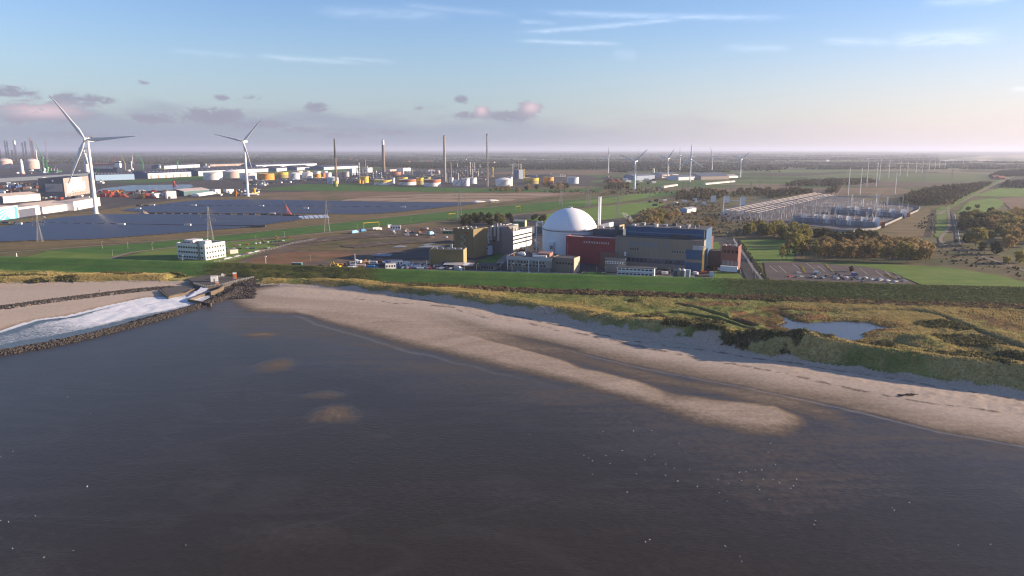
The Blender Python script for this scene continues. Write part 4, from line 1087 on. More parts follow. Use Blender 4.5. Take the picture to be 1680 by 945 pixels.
wood('low brown scrub between turbine hall and substation', [[(1100,378),(1120,345),(1185,352),(1290,368),(1318,388),(1225,391),(1165,384)],[(1040,350),(1100,336),(1180,338),(1184,350),(1110,348)]], 11, (1.5,4), woodmat('brown_scrub_wood', (0.10, 0.075, 0.035), (0.24, 0.17, 0.085)), 22, .8, 'low_scrub')
wood('low scrub on the marshy ground by the canal path', [[(1536,430),(1545,398),(1600,408),(1680,444),(1680,460),(1640,448)],[(1500,372),(1526,350),(1532,352),(1528,386)]], 8, (.6,2.4), woodmat('marsh_scrub_wood', (0.075, 0.068, 0.03), (0.19, 0.14, 0.07)), 20, .7, 'low_scrub')
wood('bushes scattered along the far side of the inner dike', [[(985,322),(1000,314),(1085,308),(1105,318),(1060,318)],[(870,316),(940,312),(985,313),(980,318)]], 17, (2,5), W_MIX, 22, 1.1, 'low_scrub')
def belts():
    Vv, Ff, o_ = [], [], 0
    pts, szs = [], []
    for i in range(1500):
        yy = 2300 * (16 ** (rng.random()))
        xx = rng.uniform(-.85, .85) * yy
        ang = R(24) + (math.pi/2 if rng.random() < .4 else 0) + rng.normal(0, .12)
        L = rng.uniform(80, 700) * (1 + yy / 9000)
        stp = 9 + yy / 420
        n = int(L / stp); h0 = rng.uniform(6, 12)
        t = (np.arange(n) - n/2) * stp
        wd = 1 if rng.random() < .7 else 3
        for q in range(wd):
            px_ = xx + t*math.cos(ang) + rng.normal(0, 3, n) + q*stp; py_ = yy + t*math.sin(ang) + rng.normal(0, 3, n) + q*stp*.7
            keep = (rng.random(n) > .18) & (py_ > 2150)
            px_, py_ = px_[keep], py_[keep]
            if not len(px_): continue
            hh = h0 * rng.uniform(.6, 1.25, len(px_))
            pts.append(np.column_stack([px_, py_, hh*.45])); szs.append(np.column_stack([stp*.42 + 0*hh, stp*.42 + 0*hh, hh*.55]) * rng.uniform(.7, 1.25, (len(px_), 1)))
    p = np.concatenate(pts); s = np.concatenate(szs)
    # keep clear of the surveyed industry and of the near fields on the right
    fw = p[:, 1]*CP + HC*SP; qx = 840 + FPX*p[:, 0]/fw; qy = 472.5 - FPX*(p[:, 1]*SP - HC*CP)/fw
    bad = ((qx < 1000) & (qy > 269)) | ((qx > 1280) & (qy > 278)) | ((qx > 1000) & (qy > 283)) | ((qx > 1540) & (qy > 252) & (qy < 266))
    return lumps(p[~bad], s[~bad], .32)
V_, F_ = belts()
tag(npmesh('distant_woods', V_, F_, W_DK), 'lines of far trees between the fields up to the horizon', 'woodland', kind='stuff')
# ================================================================= the power plant
WHITE = M('white_paint', (0.78, 0.77, 0.75), .6, .06, .08)
SHELL = M('white_concrete_shell', (0.76, 0.765, 0.775), .75, .07, .06)
GREYW = M('grey_concrete', (0.27, 0.255, 0.235), .85, .12, .1)
DCONC = M('dark_concrete', (0.22, 0.20, 0.17), .9, .18, .2)
BEIGE = M('ochre_cladding', (0.21, 0.16, 0.07), .7, .17, .05)
REDC = M('dark_red_cladding', (0.29, 0.046, 0.048), .65, .17, .05)
BRICK = M('red_brick', (0.21, 0.095, 0.078), .9, .1, .3)
HALLC = M('grey_brown_cladding', (0.25, 0.215, 0.17), .75, .17, .06)
BLUEC = M('blue_cladding', (0.030, 0.095, 0.195), .6, .17, .06)
TEAL = M('blue_green_cladding', (0.055, 0.085, 0.11), .7, .1, .06)
ROOFD = M('bitumen_roof', (0.085, 0.083, 0.085), .95, .25, .12)
ROOFL = M('pale_roof', (0.42, 0.40, 0.38), .9, .15, .1)
GLASS, nt, b = newmat('window_glass')
b.inputs['Base Color'].default_value = (0.02, 0.025, 0.03, 1); b.inputs['Roughness'].default_value = .12
PANEL = M('pale_glazed_panel', (0.17, 0.18, 0.20), .35, .1, .2, .5)
METAL = M('galvanised_steel', (0.42, 0.42, 0.42), .5, .12, .3, .5)
DMETAL = M('dark_steel', (0.08, 0.08, 0.085), .6, .2, .3)
YELL = M('yellow_paint', (0.62, 0.42, 0.03), .6, .08, .3)
GREEN = M('green_cladding', (0.08, 0.15, 0.075), .7, .1, .2)
LBLUE = M('light_blue_cladding', (0.24, 0.36, 0.50), .6, .08, .2)
RUST = M('rusty_steel', (0.16, 0.06, 0.03), .9, .3, .3)
RAD = R(-9)
def windows(parent, xs, z0, z1, w_, y=0.0, face='front', glass=GLASS, name='window'):
    """window panes set 6 cm proud of a facade; face 'front' looks along -y, 'right' along +x at x=y"""
    me = None
    for x in xs:
        if me is None:
            mb = MB()
            if face == 'front': mb.box(0, -.06, 0, w_, .04, z1 - z0)
            else: mb.box(-.04, 0, 0, .06, w_, z1 - z0)
            o = mb.build(name, glass, parent); me = o.data
        else:
            o = bpy.data.objects.new(name, me); COL.objects.link(o); o.parent = parent
        o.location = (x, y, z0) if face == 'front' else (y, x, z0)
def block(t, x0, y0, x1, y1, h, wm, rm=ROOFD, z0=0, par=.5, wall='wall', roof='roof'):
    """walls with a parapet round a flat roof"""
    o = MB().box(x0, y0, z0 - (.5 if z0 == 0 else 0), x1, y1, h).build(wall, wm, t)
    mb = MB(); q = .3
    if par:
        for a in ((x0-.05, y0-.05, x1+.05, y0+q), (x0-.05, y1-q, x1+.05, y1+.05), (x0-.05, y0+q, x0+q, y1-q), (x1-q, y0+q, x1+.05, y1-q)):
            mb.box(a[0], a[1], h - .1, a[2], a[3], h + par)
        mb.build('parapet', wm, t)
    MB().box(x0+q+.02, y0+q+.02, h - .05, x1-q-.02, y1-q-.02, h + .12).build(roof, rm, t)
    return o
def unit(t, x, y, z, sx, sy, sz, m=METAL, name='roof_unit'):
    return MB().box(x, y, z, x+sx, y+sy, z+sz).build(name, m, t)
# ---- reactor building: drum and dome
c = P(934.5, 412, 0); c = Vector((c.x, 670, 0)); c.x = (934.5 - 840) * mpp(c)
rd = thing('reactor_building', 'white domed reactor building with a round pale drum', 'reactor building', c, RAD)
DR, ZR = 26.0, ztop(c, 372.5)
ZD = ztop(c, 341)
MB().cyl(0, 0, -.5, ZR, DR, None, 72).build('drum', SHELL, rd)
prof = [(DR + .35, ZR - .6), (DR + .35, ZR + .25)]
hd = ZD - ZR - .25
Rs = (DR**2 + hd**2) / (2 * hd)
a0 = math.asin(min(1, DR / Rs))
for i in range(1, 19):
    a = a0 * (1 - i / 18)
    prof.append((max(.01, Rs * math.sin(a)), ZR + .25 + hd - Rs * (1 - math.cos(a))))
DOMEM, nt, b = newmat('dome_shell')
tc = nd(nt, 'ShaderNodeTexCoord').outputs['Object']
s3 = nd(nt, 'ShaderNodeSeparateXYZ'); nt.links.new(tc, s3.inputs[0])
an = mth(nt, 'ARCTAN2', s3.outputs[0], s3.outputs[1])
ring = mth(nt, 'FRACT', mth(nt, 'MULTIPLY', s3.outputs[2], .55)); seg = mth(nt, 'FRACT', mth(nt, 'MULTIPLY', an, 7.64))
ln_ = mth(nt, 'MAXIMUM', mth(nt, 'LESS_THAN', ring, .07), mth(nt, 'LESS_THAN', seg, .045))
nn = noise(nt, tc, .12, 5, .65)
c_ = mixc(nt, nn, (0.76, 0.76, 0.77), (0.86, 0.855, 0.85))
stk = noise(nt, mapping(nt, tc, (.5, .5, .05)), 1.6, 5, .7)
c_ = mixc(nt, mth(nt, 'MULTIPLY', sstep(nt, stk, .5, .75), .35), c_, (0.56, 0.55, 0.54))
nt.links.new(mixc(nt, mth(nt, 'MULTIPLY', ln_, .22), c_, (0.42, 0.42, 0.44)), b.inputs['Base Color'])
b.inputs['Roughness'].default_value = .6
MB().lathe(0, 0, prof, 96).build('dome', DOMEM, rd)
MB().cyl(0, 0, ZD - .3, ZD + .9, 2.2, None, 20).build('dome_vent', METAL, rd)
mb = MB()
for i in range(60):
    a = 2*math.pi*i/60
    mb.beam((math.cos(a)*(DR+.2), math.sin(a)*(DR+.2), ZR - .7), (math.cos(a)*(DR+.2), math.sin(a)*(DR+.2), ZR-1.4), .25)
mb.lathe(0, 0, [(DR+.02, ZR-2.2), (DR+.3, ZR-2.1), (DR+.3, ZR-1.4), (DR+.02, ZR-1.3)], 72)
mb.build('rim_walkway', GREYW, rd)
MB().prism([(DR*math.cos(a)*1.0 - 1.2*math.cos(a)*k, DR*math.sin(a) + 0) for k, a in []] or [(-22.5, -20.5), (-13.5, -20.5), (-13.5, -24.6), (-18, -24.8)], 0, 15).build('airlock_block', SHELL, rd)
MB().box(-17, -25.0, 8.5, -14.2, -24.4, 12).build('lock_door', GREYW, rd)
# ---- red auxiliary building
t, L = site('auxiliary_building', 'dark red windowless building in front of the white dome', 'building', (928,430), (1010,436))
H = ztop(t.location, 388.5)
block(t, 0, 0, L, 13, H, REDC, ROOFL, par=.9)
mb = MB()
for i in range(int(L / 1.2)): mb.box(i*1.2 + .1, -.08, .3, i*1.2 + .2, .02, H - .3)
mb.build('cladding_ribs', REDC, t)
MB().box(1.5, -.1, 2, 2.2, .02, H - 5).build('corner_strip', M('pink_trim', (.34, .17, .16)), t)
fc = bpy.data.curves.new('lettering', 'FONT'); fc.body = 'KERNENERGIE'; fc.size = 2.6; fc.space_character = 1.55; fc.extrude = .05
ft = bpy.data.objects.new('lettering', fc); COL.objects.link(ft); ft.parent = t
ft.location = (L * .36, -.16, H - 4.6); ft.rotation_euler = (math.pi/2, 0, 0); fc.materials.append(WHITE)
bpy.context.view_layer.update()
fm = bpy.data.meshes.new_from_object(ft.evaluated_get(bpy.context.evaluated_depsgraph_get()))
fo = bpy.data.objects.new('letters', fm); COL.objects.link(fo); fo.parent = t; fo.location = ft.location; fo.rotation_euler = ft.rotation_euler
bpy.data.objects.remove(ft); fo.name = 'lettering'
if not fm.materials: fm.materials.append(WHITE)
# low brick annex between red building and hall
t2, L2 = site('brick_annex', 'low pinkish brick annex at the foot of the dark red building', 'building', (984,440), (1010,442))
H2 = ztop(t2.location, 415)
block(t2, 0, 0, L2, 6, H2, BRICK)
windows(t2, [L2*.45, L2*.62], H2*.6, H2*.72, 1.6)
# ---- turbine hall
t, L = site('turbine_hall', 'long turbine hall of grey brown cladding with a blue upper storey', 'building', (1008,436), (1152,446))
Hg = ztop(t.location, 389)
block(t, 0, 0, L, 12, Hg, HALLC, ROOFD, par=.6)
mb = MB()
for i in range(int(L / 3.0)): mb.box(i*3 + .1, -.1, 9, i*3 + .22, .03, Hg - .2)
mb.build('cladding_ribs', M('brown_rib', (.13, .112, .092)), t)
pb = t.location + Vector((math.sin(-RAD)*0, 14, 0))
Hb = ztop(t.location + Vector((2, 16, 0)), 370)
wl = MB().box(6, 12.05, 0, L, 44, Hb).build('upper_wall', BLUEC, t)
MB().box(6.3, 12.4, Hb, L - .3, 43.7, Hb + .25).build('roof', ROOFD, t)
MB().box(8, 11.98, Hg + (Hb-Hg)*.42, L - 3, 12.1, Hg + (Hb-Hg)*.52).build('light_strip', M('blue_strip', (.11, .17, .25)), t)
MB().box(6, 11.95, Hg + .7, L, 12.1, Hg + 1.6).build('base_strip', M('navy_strip', (.03, .05, .09)), t)
for i in range(9):
    unit(t, 10 + i*6.6, 16 + (i % 3)*8, Hb + .25, 3.2, 5, 1.4 + (i % 2), [METAL, GREYW, ROOFD][i % 3])
for i, x in enumerate((16, 32, 60, 66)):
    MB().cyl(x, 14.5, Hb + .2, Hb + 3.2, .45, None, 10).build('exhaust_pipe', METAL, t)
mb = MB()
for i in range(25): mb.beam((6.5 + i*(L-7)/24, 12.6, Hb), (6.5 + i*(L-7)/24, 12.6, Hb + 1.3), .09)
mb.beam((6.5, 12.6, Hb+1.3), (L-.5, 12.6, Hb+1.3), .09); mb.build('roof_railing', METAL, t)
for i in range(9):
    if i < 6 or i == 7:
        MB().box(L*.17 + i*(L*.056), -.14, Hg - 7.2, L*.17 + i*L*.056 + L*.05, .03, Hg - 2.4).build('glazed_panel', PANEL, t)
windows(t, [L*.18 + i*L*.027 for i in range(4)], Hg - 10.2, Hg - 8.8, 1.1, -.02)
windows(t, [L*.655 + i*L*.029 for i in range(6)], Hg - 10.6, Hg - 9.2, 1.25, -.02)
MB().box(L*.645, -.05, Hg - 11, L*.835, .04, Hg - 8.8).build('window_band', GREYW, t)
for i in range(2):
    for j in range(2):
        MB().box(L*.885 + i*4.2, -.14, Hg - 12.6 + j*4.7, L*.885 + i*4.2 + 3.9, .03, Hg - 8.3 + j*4.7).build('glazed_panel', M('white_panel', (.42, .43, .45), .4), t)
MB().box(L*.815, -.16, 10.0, L*.995, .03, 18.2).build('blue_panel', BLUEC, t)
MB().box(L*.13, -.16, 4.6, L*.81, .03, 8.6).build('blue_band', M('dull_blue_cladding', (.05, .095, .16)), t)
windows(t, [L*.16 + i*L*.0475 for i in range(13)], 5.2, 8.0, 2.0, -.14)
MB().box(L*.815, -.14, .3, L*.995, .03, 7.4).build('roller_door', BLUEC, t)
MB().box(L*.115, -.6, 9.5, L*.135, .02, 13).build('wall_duct', WHITE, t)
MB().box(L*.60, 11.2, Hg + .1, L*.83, 12, Hg + 3.4).build('dark_recess', ROOFD, t)
HALL, HL, HG, HB = t, L, Hg, Hb
# ---- blue-green buildings behind the red one
t, L = site('switch_building', 'low blue green building between dome and turbine hall', 'building', (972,424), (1012,428))
H = ztop(t.location, 376)
block(t, 0, 0, L, 22, H, TEAL, ROOFD)
for i in range(6): unit(t, 2 + i*3.4, 3 + (i % 2)*5, H + .1, 1.2, 1.4, 2.4 - (i % 3)*.5, [M('copper_pipe', (.35, .18, .12)), WHITE, METAL][i % 3])
MB().box(L - 5, 4, H, L - 1, 14, H + 4.5).build('stair_house', TEAL, t)
MB().box(L - .9, 4, H, L - .2, 14, H + 5).build('light_screen', M('tan_screen', (.42, .32, .2)), t)
t, L = site('ventilation_house', 'small house with a pale sloping roof at the foot of the stack', 'building', (976,414), (998,416))
H = ztop(t.location, 371); 
MB().box(0, 0, -.3, L, 9, H).build('wall', TEAL, t)
MB().profile_y([(-.3, H), (L+.3, H), (L+.3, H+4.2), (L-.6, H+4.4), (-.3, H+.4)], -.3, 9.3).build('roof', M('pale_sheet_roof', (.5, .52, .55), .5), t)
# stack
p = P(982, 414, 0); t = thing('ventilation_stack', 'tall white ventilation stack beside the dome', 'chimney', p)
zt = ztop(p, 322.5)
MB().cyl(0, 0, 0, zt, 1.55, 1.45, 24).build('stack', WHITE, t)
MB().cyl(0, 0, zt - .5, zt + .02, 1.62, None, 24).build('stack_collar', METAL, t)
mb = MB()
for z in range(20, int(zt) - 2, 2): mb.beam((-.3, -1.6, z), (.3, -1.6, z), .06)
mb.beam((-.3, -1.62, 20), (-.3, -1.62, zt - 2), .06); mb.beam((.3, -1.62, 20), (.3, -1.62, zt - 2), .06); mb.build('ladder', METAL, t)
# portal frame left of the dome
p = P(884, 413, 0); t = thing('lift_portal', 'white portal frame with two tall columns left of the drum', 'portal frame', p, RAD)
h = ztop(p, 365.5)
for x in (-2.6, 3.8):
    MB().box(x - .55, -.5, 0, x + .55, .5, h).build('column', WHITE, t)
MB().profile_y([(-3.15, h), (4.35, h), (3.6, h + 1.3), (-2.2, h + 1.3)], -.5, .5).build('cross_arch', WHITE, t)
MB().box(-2.0, -.3, h * .55, 3.2, .3, h * .62).build('platform', M('platform_tan', (.35, .25, .16)), t)
# white house frame with low platform in front of drum
t, L = site('pump_frame', 'low white steel frame left of the front offices', 'frame', (863,416), (884,417))
mb = MB(); hh = ztop(t.location, 402)
mb.beam((0, 0, 0), (0, 0, ztop(t.location, 385)), .7); mb.box(0, -.4, 0, L, .4, 1.4); mb.build('frame', WHITE, t)
# ---- front office, two storeys over an open ground floor
t, L = site('front_office', 'two storey grey office with flat roof at the plant entrance', 'office', (831,443), (905,447))
H = ztop(t.location, 421)
block(t, 0, 0, L, 26, H, GREYW, ROOFD, z0=3.4)
MB().box(1.2, .6, -.3, L - 1, 25, 3.4).build('ground_floor', DCONC, t)
MB().box(-.15, -.15, H - 2.2, L + .15, .02, H + .3).build('roof_fascia', M('pale_fascia', (.42, .43, .44)), t)
windows(t, [2 + i*2.7 for i in range(int((L - 4)/2.7)) if i % 5 != 2], H - 4.6, H - 3.2, 1.3)
windows(t, [1.6 + i*3.1 for i in range(int((L - 4)/3.1))], 4.2, 5.8, 1.7)
for x in (1.2, L*.5, L*.72): MB().cyl(x, -.6, 0, H - 2.2, .3, None, 8).build('column', WHITE, t)
for i in range(12):
    unit(t, 3 + (i*7.3) % (L - 8), 5 + (i*5) % 17, H + .1, 2 + i % 3, 2.2, 1.2 + (i % 3)*.6, [M('red_duct', (.28, .12, .09)), WHITE, DMETAL, METAL][i % 4])
MB().box(L*.62, 8, H, L*.9, 20, H + 3).build('roof_house', M('rose_cladding', (.30, .17, .14)), t)
MB().box(L*.55, 4.5, H + .1, L*.85, 6.5, H + 1.6).build('air_duct', WHITE, t)
t, L = site('gate_office', 'lower brown brick office joined to the right of the front office', 'office', (906,446), (941,449))
H = ztop(t.location, 422.5)
block(t, 0, 0, L, 14, H, M('brown_brick', (.20, .165, .135), .9), ROOFD)
windows(t, [L*.2 + i*2.6 for i in range(6)], H - 5, H - 3.4, 1.4)
MB().box(L - .4, -.3, -.3, L + .5, 12, H + .8).build('end_wall', M('sandstone', (.48, .38, .29)), t)
# garden mound
mb = MB(); pm_ = P(975, 452, 0)
mnd = thing('grass_mound', 'green grass mound in front of the red building', 'mound', pm_, RAD)
mb.lathe(0, 0, [(13, -.1), (11, .6), (8, 1.8), (4, 2.6), (.02, 2.8)], 24); o = mb.build('turf', G_DARK, mnd); o.scale = (1.3, .7, 1)
# ---- ochre boiler house and ochre store
t, L = site('tower_block', 'tall ochre tower block with a zigzag outside stair', 'building', (746,421), (777,424))
H = ztop(t.location, 375)
block(t, 0, 0, L, 24, H, BEIGE, ROOFD)
MB().box(-1.5, -.5, H - 5, L + .4, 24.4, H + .02).build('upper_storey', BEIGE, t)
mb = MB()
zz, xx = 1.0, L*.42
for i in range(7):
    x2 = L*.62 if i % 2 == 0 else L*.42
    mb.beam((xx, -1.2, zz), (x2, -1.2, zz + H*.115), .35); mb.beam((xx, -1.2, zz+1), (x2, -1.2, zz + 1 + H*.115), .09)
    zz += H*.115; xx = x2
mb.beam((L*.42, -1.2, 0), (L*.42, -1.2, H*.8), .12); mb.beam((L*.62, -1.2, 0), (L*.62, -1.2, H*.8), .12)
mb.build('outside_stair', METAL, t)
for i in range(9): unit(t, 1.5 + i*1.9, 2 + (i % 3)*4, H + .1, 1.2, 2, .8 + (i % 3)*.5, [METAL, DMETAL, GREYW][i % 3])
MB().box(L*.55, -.62, H - 4.2, L*.75, -.48, H - 2.4).build('company_emblem', M('red_emblem', (.3, .07, .05)), t)
MB().box(L - 4, 34, -.3, L + 10, 56, H*.98).build('rear_wing', M('grey_brown_wing', (.17, .15, .14)), t)
for i in range(3):
    MB().box(L - 3 + i*4.3, 33.2, H*.5 + (i % 2)*4, L - 1.2 + i*4.3, 33.98, H*.98 + (3 if i % 2 else .8)).build('light_shaft', M('cream_shaft', (.55, .5, .44)), t)
for i in range(7): unit(t, L - 3 + i*1.7, 36 + (i*5) % 14, H*.98, 1.1, 1.5, 1 + (i % 4)*.8, [WHITE, BRICK, METAL, GREYW][i % 4])
windows(t, [L + .6], H*.45, H*.52, 2, 34)
windows(t, [L + .6], H*.62, H*.69, 2, 34)
t, L = site('store_building', 'lower windowless ochre building beside the crowded car park', 'building', (706,437), (760,438))
H = ztop(t.location, 410)
block(t, 0, 0, L, 16, H, BEIGE, ROOFD)
MB().box(L - .1, -.1, -.3, L + .4, 16.1, H + .3).build('end_wall', M('light_ochre', (.36, .28, .15)), t)
MB().box(-.5, -.3, -.3, .2, 16.1, H + .3).build('corner_post', GREYW, t)
for x in (L*.58, L*.62): MB().cyl(x, 7, H, H + 4.6, .55, None, 10).build('flue', METAL, t)
for i in range(5): unit(t, 3 + i*5.4, 6, H + .1, 2, 2, 1.0, METAL)
MB().box(L*.36, -.12, 0, L*.46, .02, 4.6).build('roller_door', BLUEC, t)
# ---- round tank
p = P(794.5, 419, 0); t = thing('water_tank', 'round pale blue grey tank with a flat top', 'tank', (p.x, p.y + 8, 0), RAD)
h = ztop(Vector((p.x, p.y+8, 0)), 401.5)
MB().cyl(0, 0, -.3, h, 8.1, None, 40).build('shell', M('tank_blue_grey', (.40, .44, .48), .6), t)
MB().cyl(0, 0, h, h + .35, 8.3, None, 40).build('rim', ROOFD, t)
MB().box(1.2, -8.3, h - 3.2, 5.0, -5, h - 1.8).build('platform', DMETAL, t)
mb = MB()
for x in (1.9, 4.4): mb.beam((x, -8.0, 0), (x, -8.0, h), .25)
mb.build('ladder', DMETAL, t)
# ---- white office building with window bands
t, L = site('office_building', 'white four storey office with long dark window bands on its sunny side', 'office', (801,412.5), (826,414.5))
H = ztop(t.location, 383)
D_ = 62
block(t, 0, 0, L, D_, H, M('pale_concrete', (.66, .68, .71), .8, .06), ROOFD, par=.4)
fl = H / 4.6
for k in range(4):
    MB().box(L - .1, -.1, fl*(k + .75), L + .35, D_ + .1, fl*(k + 1.38)).build('floor_band', WHITE, t)
    MB().box(L - .02, .4, fl*(k + 1.38), L + .12, D_ - .4, fl*(k + 1.75)).build('window_band', GLASS, t)
MB().box(L - .1, -.1, H - 1.5, L + .35, D_ + .1, H + .8).build('roof_band', WHITE, t)
for k in (1, 2, 3): windows(t, [L*.06], fl*k + fl*.4, fl*k + fl*.8, L*.3)
windows(t, [L*.5], fl*2.3, fl*2.75, 1.6); windows(t, [L*.5], fl*1.3, fl*1.75, 1.6)
MB().box(L*.1, 14, H, L*.75, 40, H + 5.5).build('roof_house', GREYW, t)
for i in range(8): unit(t, 1 + (i*2.3) % (L-3), 3 + i*6, H + .1, 1.4, 1.6, 1 + (i % 3)*.7, [WHITE, BRICK, METAL][i % 3])
t3, L3 = site('white_annex', 'small white annex joined to the back of the four storey office', 'office', (817,398), (827,399))
h3 = ztop(t3.location, 370.5)
block(t3, 0, 0, L3, 26, h3, WHITE, ROOFD)
for k in range(2): MB().box(L3 - .02, 1, h3 - 4 - 4*k, L3 + .1, 25, h3 - 2.6 - 4*k).build('window_band', GLASS, t3)
# ---- gatehouse, canopies, modular offices
t, L = site('gatehouse', 'low gatehouse with a dark overhanging roof and glass front', 'gatehouse', (788,442), (812,443.5))
MB().box(0, 0, -.2, L, 10, 3.6).build('wall', GREYW, t)
MB().profile_x([(-1.2, 3.6), (11.2, 3.6), (9, 4.6), (5, 5.4), (1, 4.6)], -1.2, L + 1.2).build('roof', ROOFD, t)
windows(t, [.8 + i*2.3 for i in range(5)], .9, 2.9, 1.7)
t, L = site('bicycle_shelter', 'long carport with a white and pink striped roof', 'carport', (727,440), (776,441.5))
h = 3.0
for i in range(7):
    MB().cyl(.6 + i*(L-1.2)/6, .5, 0, h, .12, None, 6).build('post', DMETAL, t)
for i in range(6):
    m_ = ROOFL if i < 3 else (M('pink_sheet', (.52, .42, .36)) if i % 2 else WHITE)
    MB().profile_x([(-.4, h), (8, h + 1.0), (8, h + 1.2), (-.4, h + .2)], i*L/6, (i+1)*L/6 - .15).build('roof_panel', m_, t)
MB().box(0, 7.6, 0, L*.52, 7.9, h + .7).build('back_wall', ROOFD, t)
t, L = site('site_offices', 'two storey block of white modular site offices', 'site office', (1012,452.5), (1073,455.5))
H = ztop(t.location, 438)
for k in range(2):
    MB().box(0, 0, k*H/2 - (.3 if k == 0 else 0), L, 7, (k+1)*H/2 - .12).build('module_row', WHITE, t)
    windows(t, [1 + i*(L-2)/9 for i in range(9)], k*H/2 + H*.2, k*H/2 + H*.36, 2.3)
    MB().box(-.1, -.12, k*H/2 + H*.44, L + .1, .02, k*H/2 + H*.49).build('trim', GREYW, t)
MB().box(-.2, -.2, H - .1, L + .2, 7.2, H + .15).build('roof', ROOFD, t)
t, L = site('workshop', 'grey low workshop with a white window band under the turbine hall', 'building', (992,446), (1025,448))
H = ztop(t.location, 424)
block(t, 0, 0, L, 5, H, M('workshop_grey', (.22, .20, .18)), ROOFD)
MB().box(.3, -.12, H - 4.0, L - .3, .02, H - 2.2).build('window_band', WHITE, t)
windows(t, [.8 + i*2.1 for i in range(8)], H - 3.7, H - 2.6, 1.3, -.12)
# ---- right end of the plant
t, L = site('brick_pump_house', 'red brick building with four dark windows and roof plant', 'building', (1182,443), (1209,445))
H = ztop(t.location, 404)
block(t, 0, 0, L, 17, H, BRICK, ROOFD)
windows(t, [1.4 + i*3.3 for i in range(4)], H - 5.4, H - 3.0, 2.4)
windows(t, [1.0 + i*3.5 for i in range(4)], 3.2, 8.6, 2.6, glass=PANEL, name='blue_window')
for i in range(6): unit(t, 2 + i*2.1, 3 + (i % 2)*6, H + .1, 1.2, 1.6, .9 + (i == 4)*2, [WHITE, METAL, BRICK][i % 3])
t, L = site('brick_corridor', 'long low brick corridor wall between hall and brick building', 'building', (1152,436), (1183,438))
block(t, 0, 0, L, 8, ztop(t.location, 411), M('pale_brick', (.24, .145, .12)), ROOFD)
t, L = site('brick_shaft', 'narrow dark brick block behind the end of the turbine hall', 'building', (1152,420), (1161,421))
block(t, 0, 0, L, 10, ztop(t.location, 388), M('dark_brick', (.15, .065, .055)), ROOFD)
t, L = site('white_trailer', 'long white tank trailer parked before the brick building', 'trailer', (1181,447), (1209,449))
MB().box(0, 0, 1.2, L, 2.8, 5.6).build('body', M('trailer_white', (.60, .63, .68), .5), t)
MB().box(0, .3, .7, L, 2.5, 1.2).build('chassis', DMETAL, t)
for x in (1.5, 3, L-4, L-2.5): MB().cone((x, .1, .5), (x, .5, .5), .5, .5, 12).build('wheel', DMETAL, t)
MB().box(L + .2, .1, .5, L + 2.6, 2.7, 3.4).build('cab', DMETAL, t)
# yellow crane mast
p = P(1110 + 42, 449, 0); t = thing('crane_mast', 'tall yellow crane mast standing at the right end of the turbine hall', 'crane', p, RAD)
zt = ztop(p, 376)
mb = MB()
for a in ((-.5,-.5),(.5,-.5),(.5,.5),(-.5,.5)): mb.beam((a[0], a[1], 1.5), (a[0], a[1], zt*.62), .18)
for i in range(22):
    z0 = 1.5 + i*(zt*.62-1.5)/22; z1 = 1.5 + (i+1)*(zt*.62-1.5)/22; s = 1 if i % 2 else -1
    mb.beam((-.5*s, -.5, z0), (.5*s, -.5, z1), .1); mb.beam((.5*s, .5, z0), (-.5*s, .5, z1), .1)
mb.build('lower_mast', YELL, t)
MB().cone((0, 0, zt*.62), (0, 0, zt), .3, .16, 8).build('upper_mast', GREYW, t)
MB().box(-2.4, -.25, zt*.60, 2.4, .25, zt*.60 + .5).build('cross_beam', WHITE, t)
mb = MB().box(-2, -1.3, .9, 3.5, 1.3, 2.2); mb.build('carrier', M('red_carrier', (.35, .08, .04)), t)
for x in (-1.4, 0, 1.4, 2.9): MB().cone((x, -1.45, .5), (x, -1.0, .5), .5, .5, 12).build('wheel', DMETAL, t)
# silo tanks and small kiosks by the fence
for i, (x, y0, y1, r, lb) in enumerate(((1107,458,441,1.6,'slim dark upright tank by the seaward fence'),(1113,458,440,1.9,'middle upright grey tank by the seaward fence'),(1120.5,458,441,1.9,'upright grey tank with a white dome top by the fence'))):
    p = P(x, y0, 0); t = thing('upright_tank', lb, 'tank', p, 0, 'upright tanks by the seaward fence')
    h = ztop(p, y1)
    MB().cyl(0, 0, 0, h*.85, r, None, 16).build('shell', DMETAL if i == 0 else GREYW, t)
    MB().lathe(0, 0, [(r, h*.85), (r*.8, h*.94), (r*.35, h), (.02, h+.05)], 16).build('top', WHITE if i == 2 else GREYW, t)
t, L = site('control_kiosk', 'pale blue grey box shaped kiosk beside the upright tanks', 'kiosk', (1124,460), (1131,460.5))
MB().box(0, 0, -.2, L, 3, ztop(t.location, 443)).build('wall', M('kiosk_blue', (.30, .36, .42)), t); h = ztop(t.location, 443); MB().box(-.1, -.1, h, L+.1, 3.1, h + .15).build('roof', METAL, t)
for (x, y, s, m_, lb) in ((1137,459,2.2,WHITE,'small white cabinet standing right of the kiosk'),(1146.5,462,2.0,M('pale_blue_paint',(.5,.58,.68)),'small pale blue cabinet on the seaward lawn'),(1167.5,454,3.0,M('pale_blue_paint',(.5,.58,.68)),'white and blue box on the plant lawn')):
    p = P(x, y, 0); t = thing('cabinet', lb, 'cabinet', p, RAD)
    MB().box(-s*.55, -s*.4, 0, s*.55, s*.4, s*1.35).build('cabinet_body', m_, t); MB().box(-s*.6, -s*.45, s*1.35, s*.6, s*.45, s*1.35 + .2).build('lid', GREYW, t)
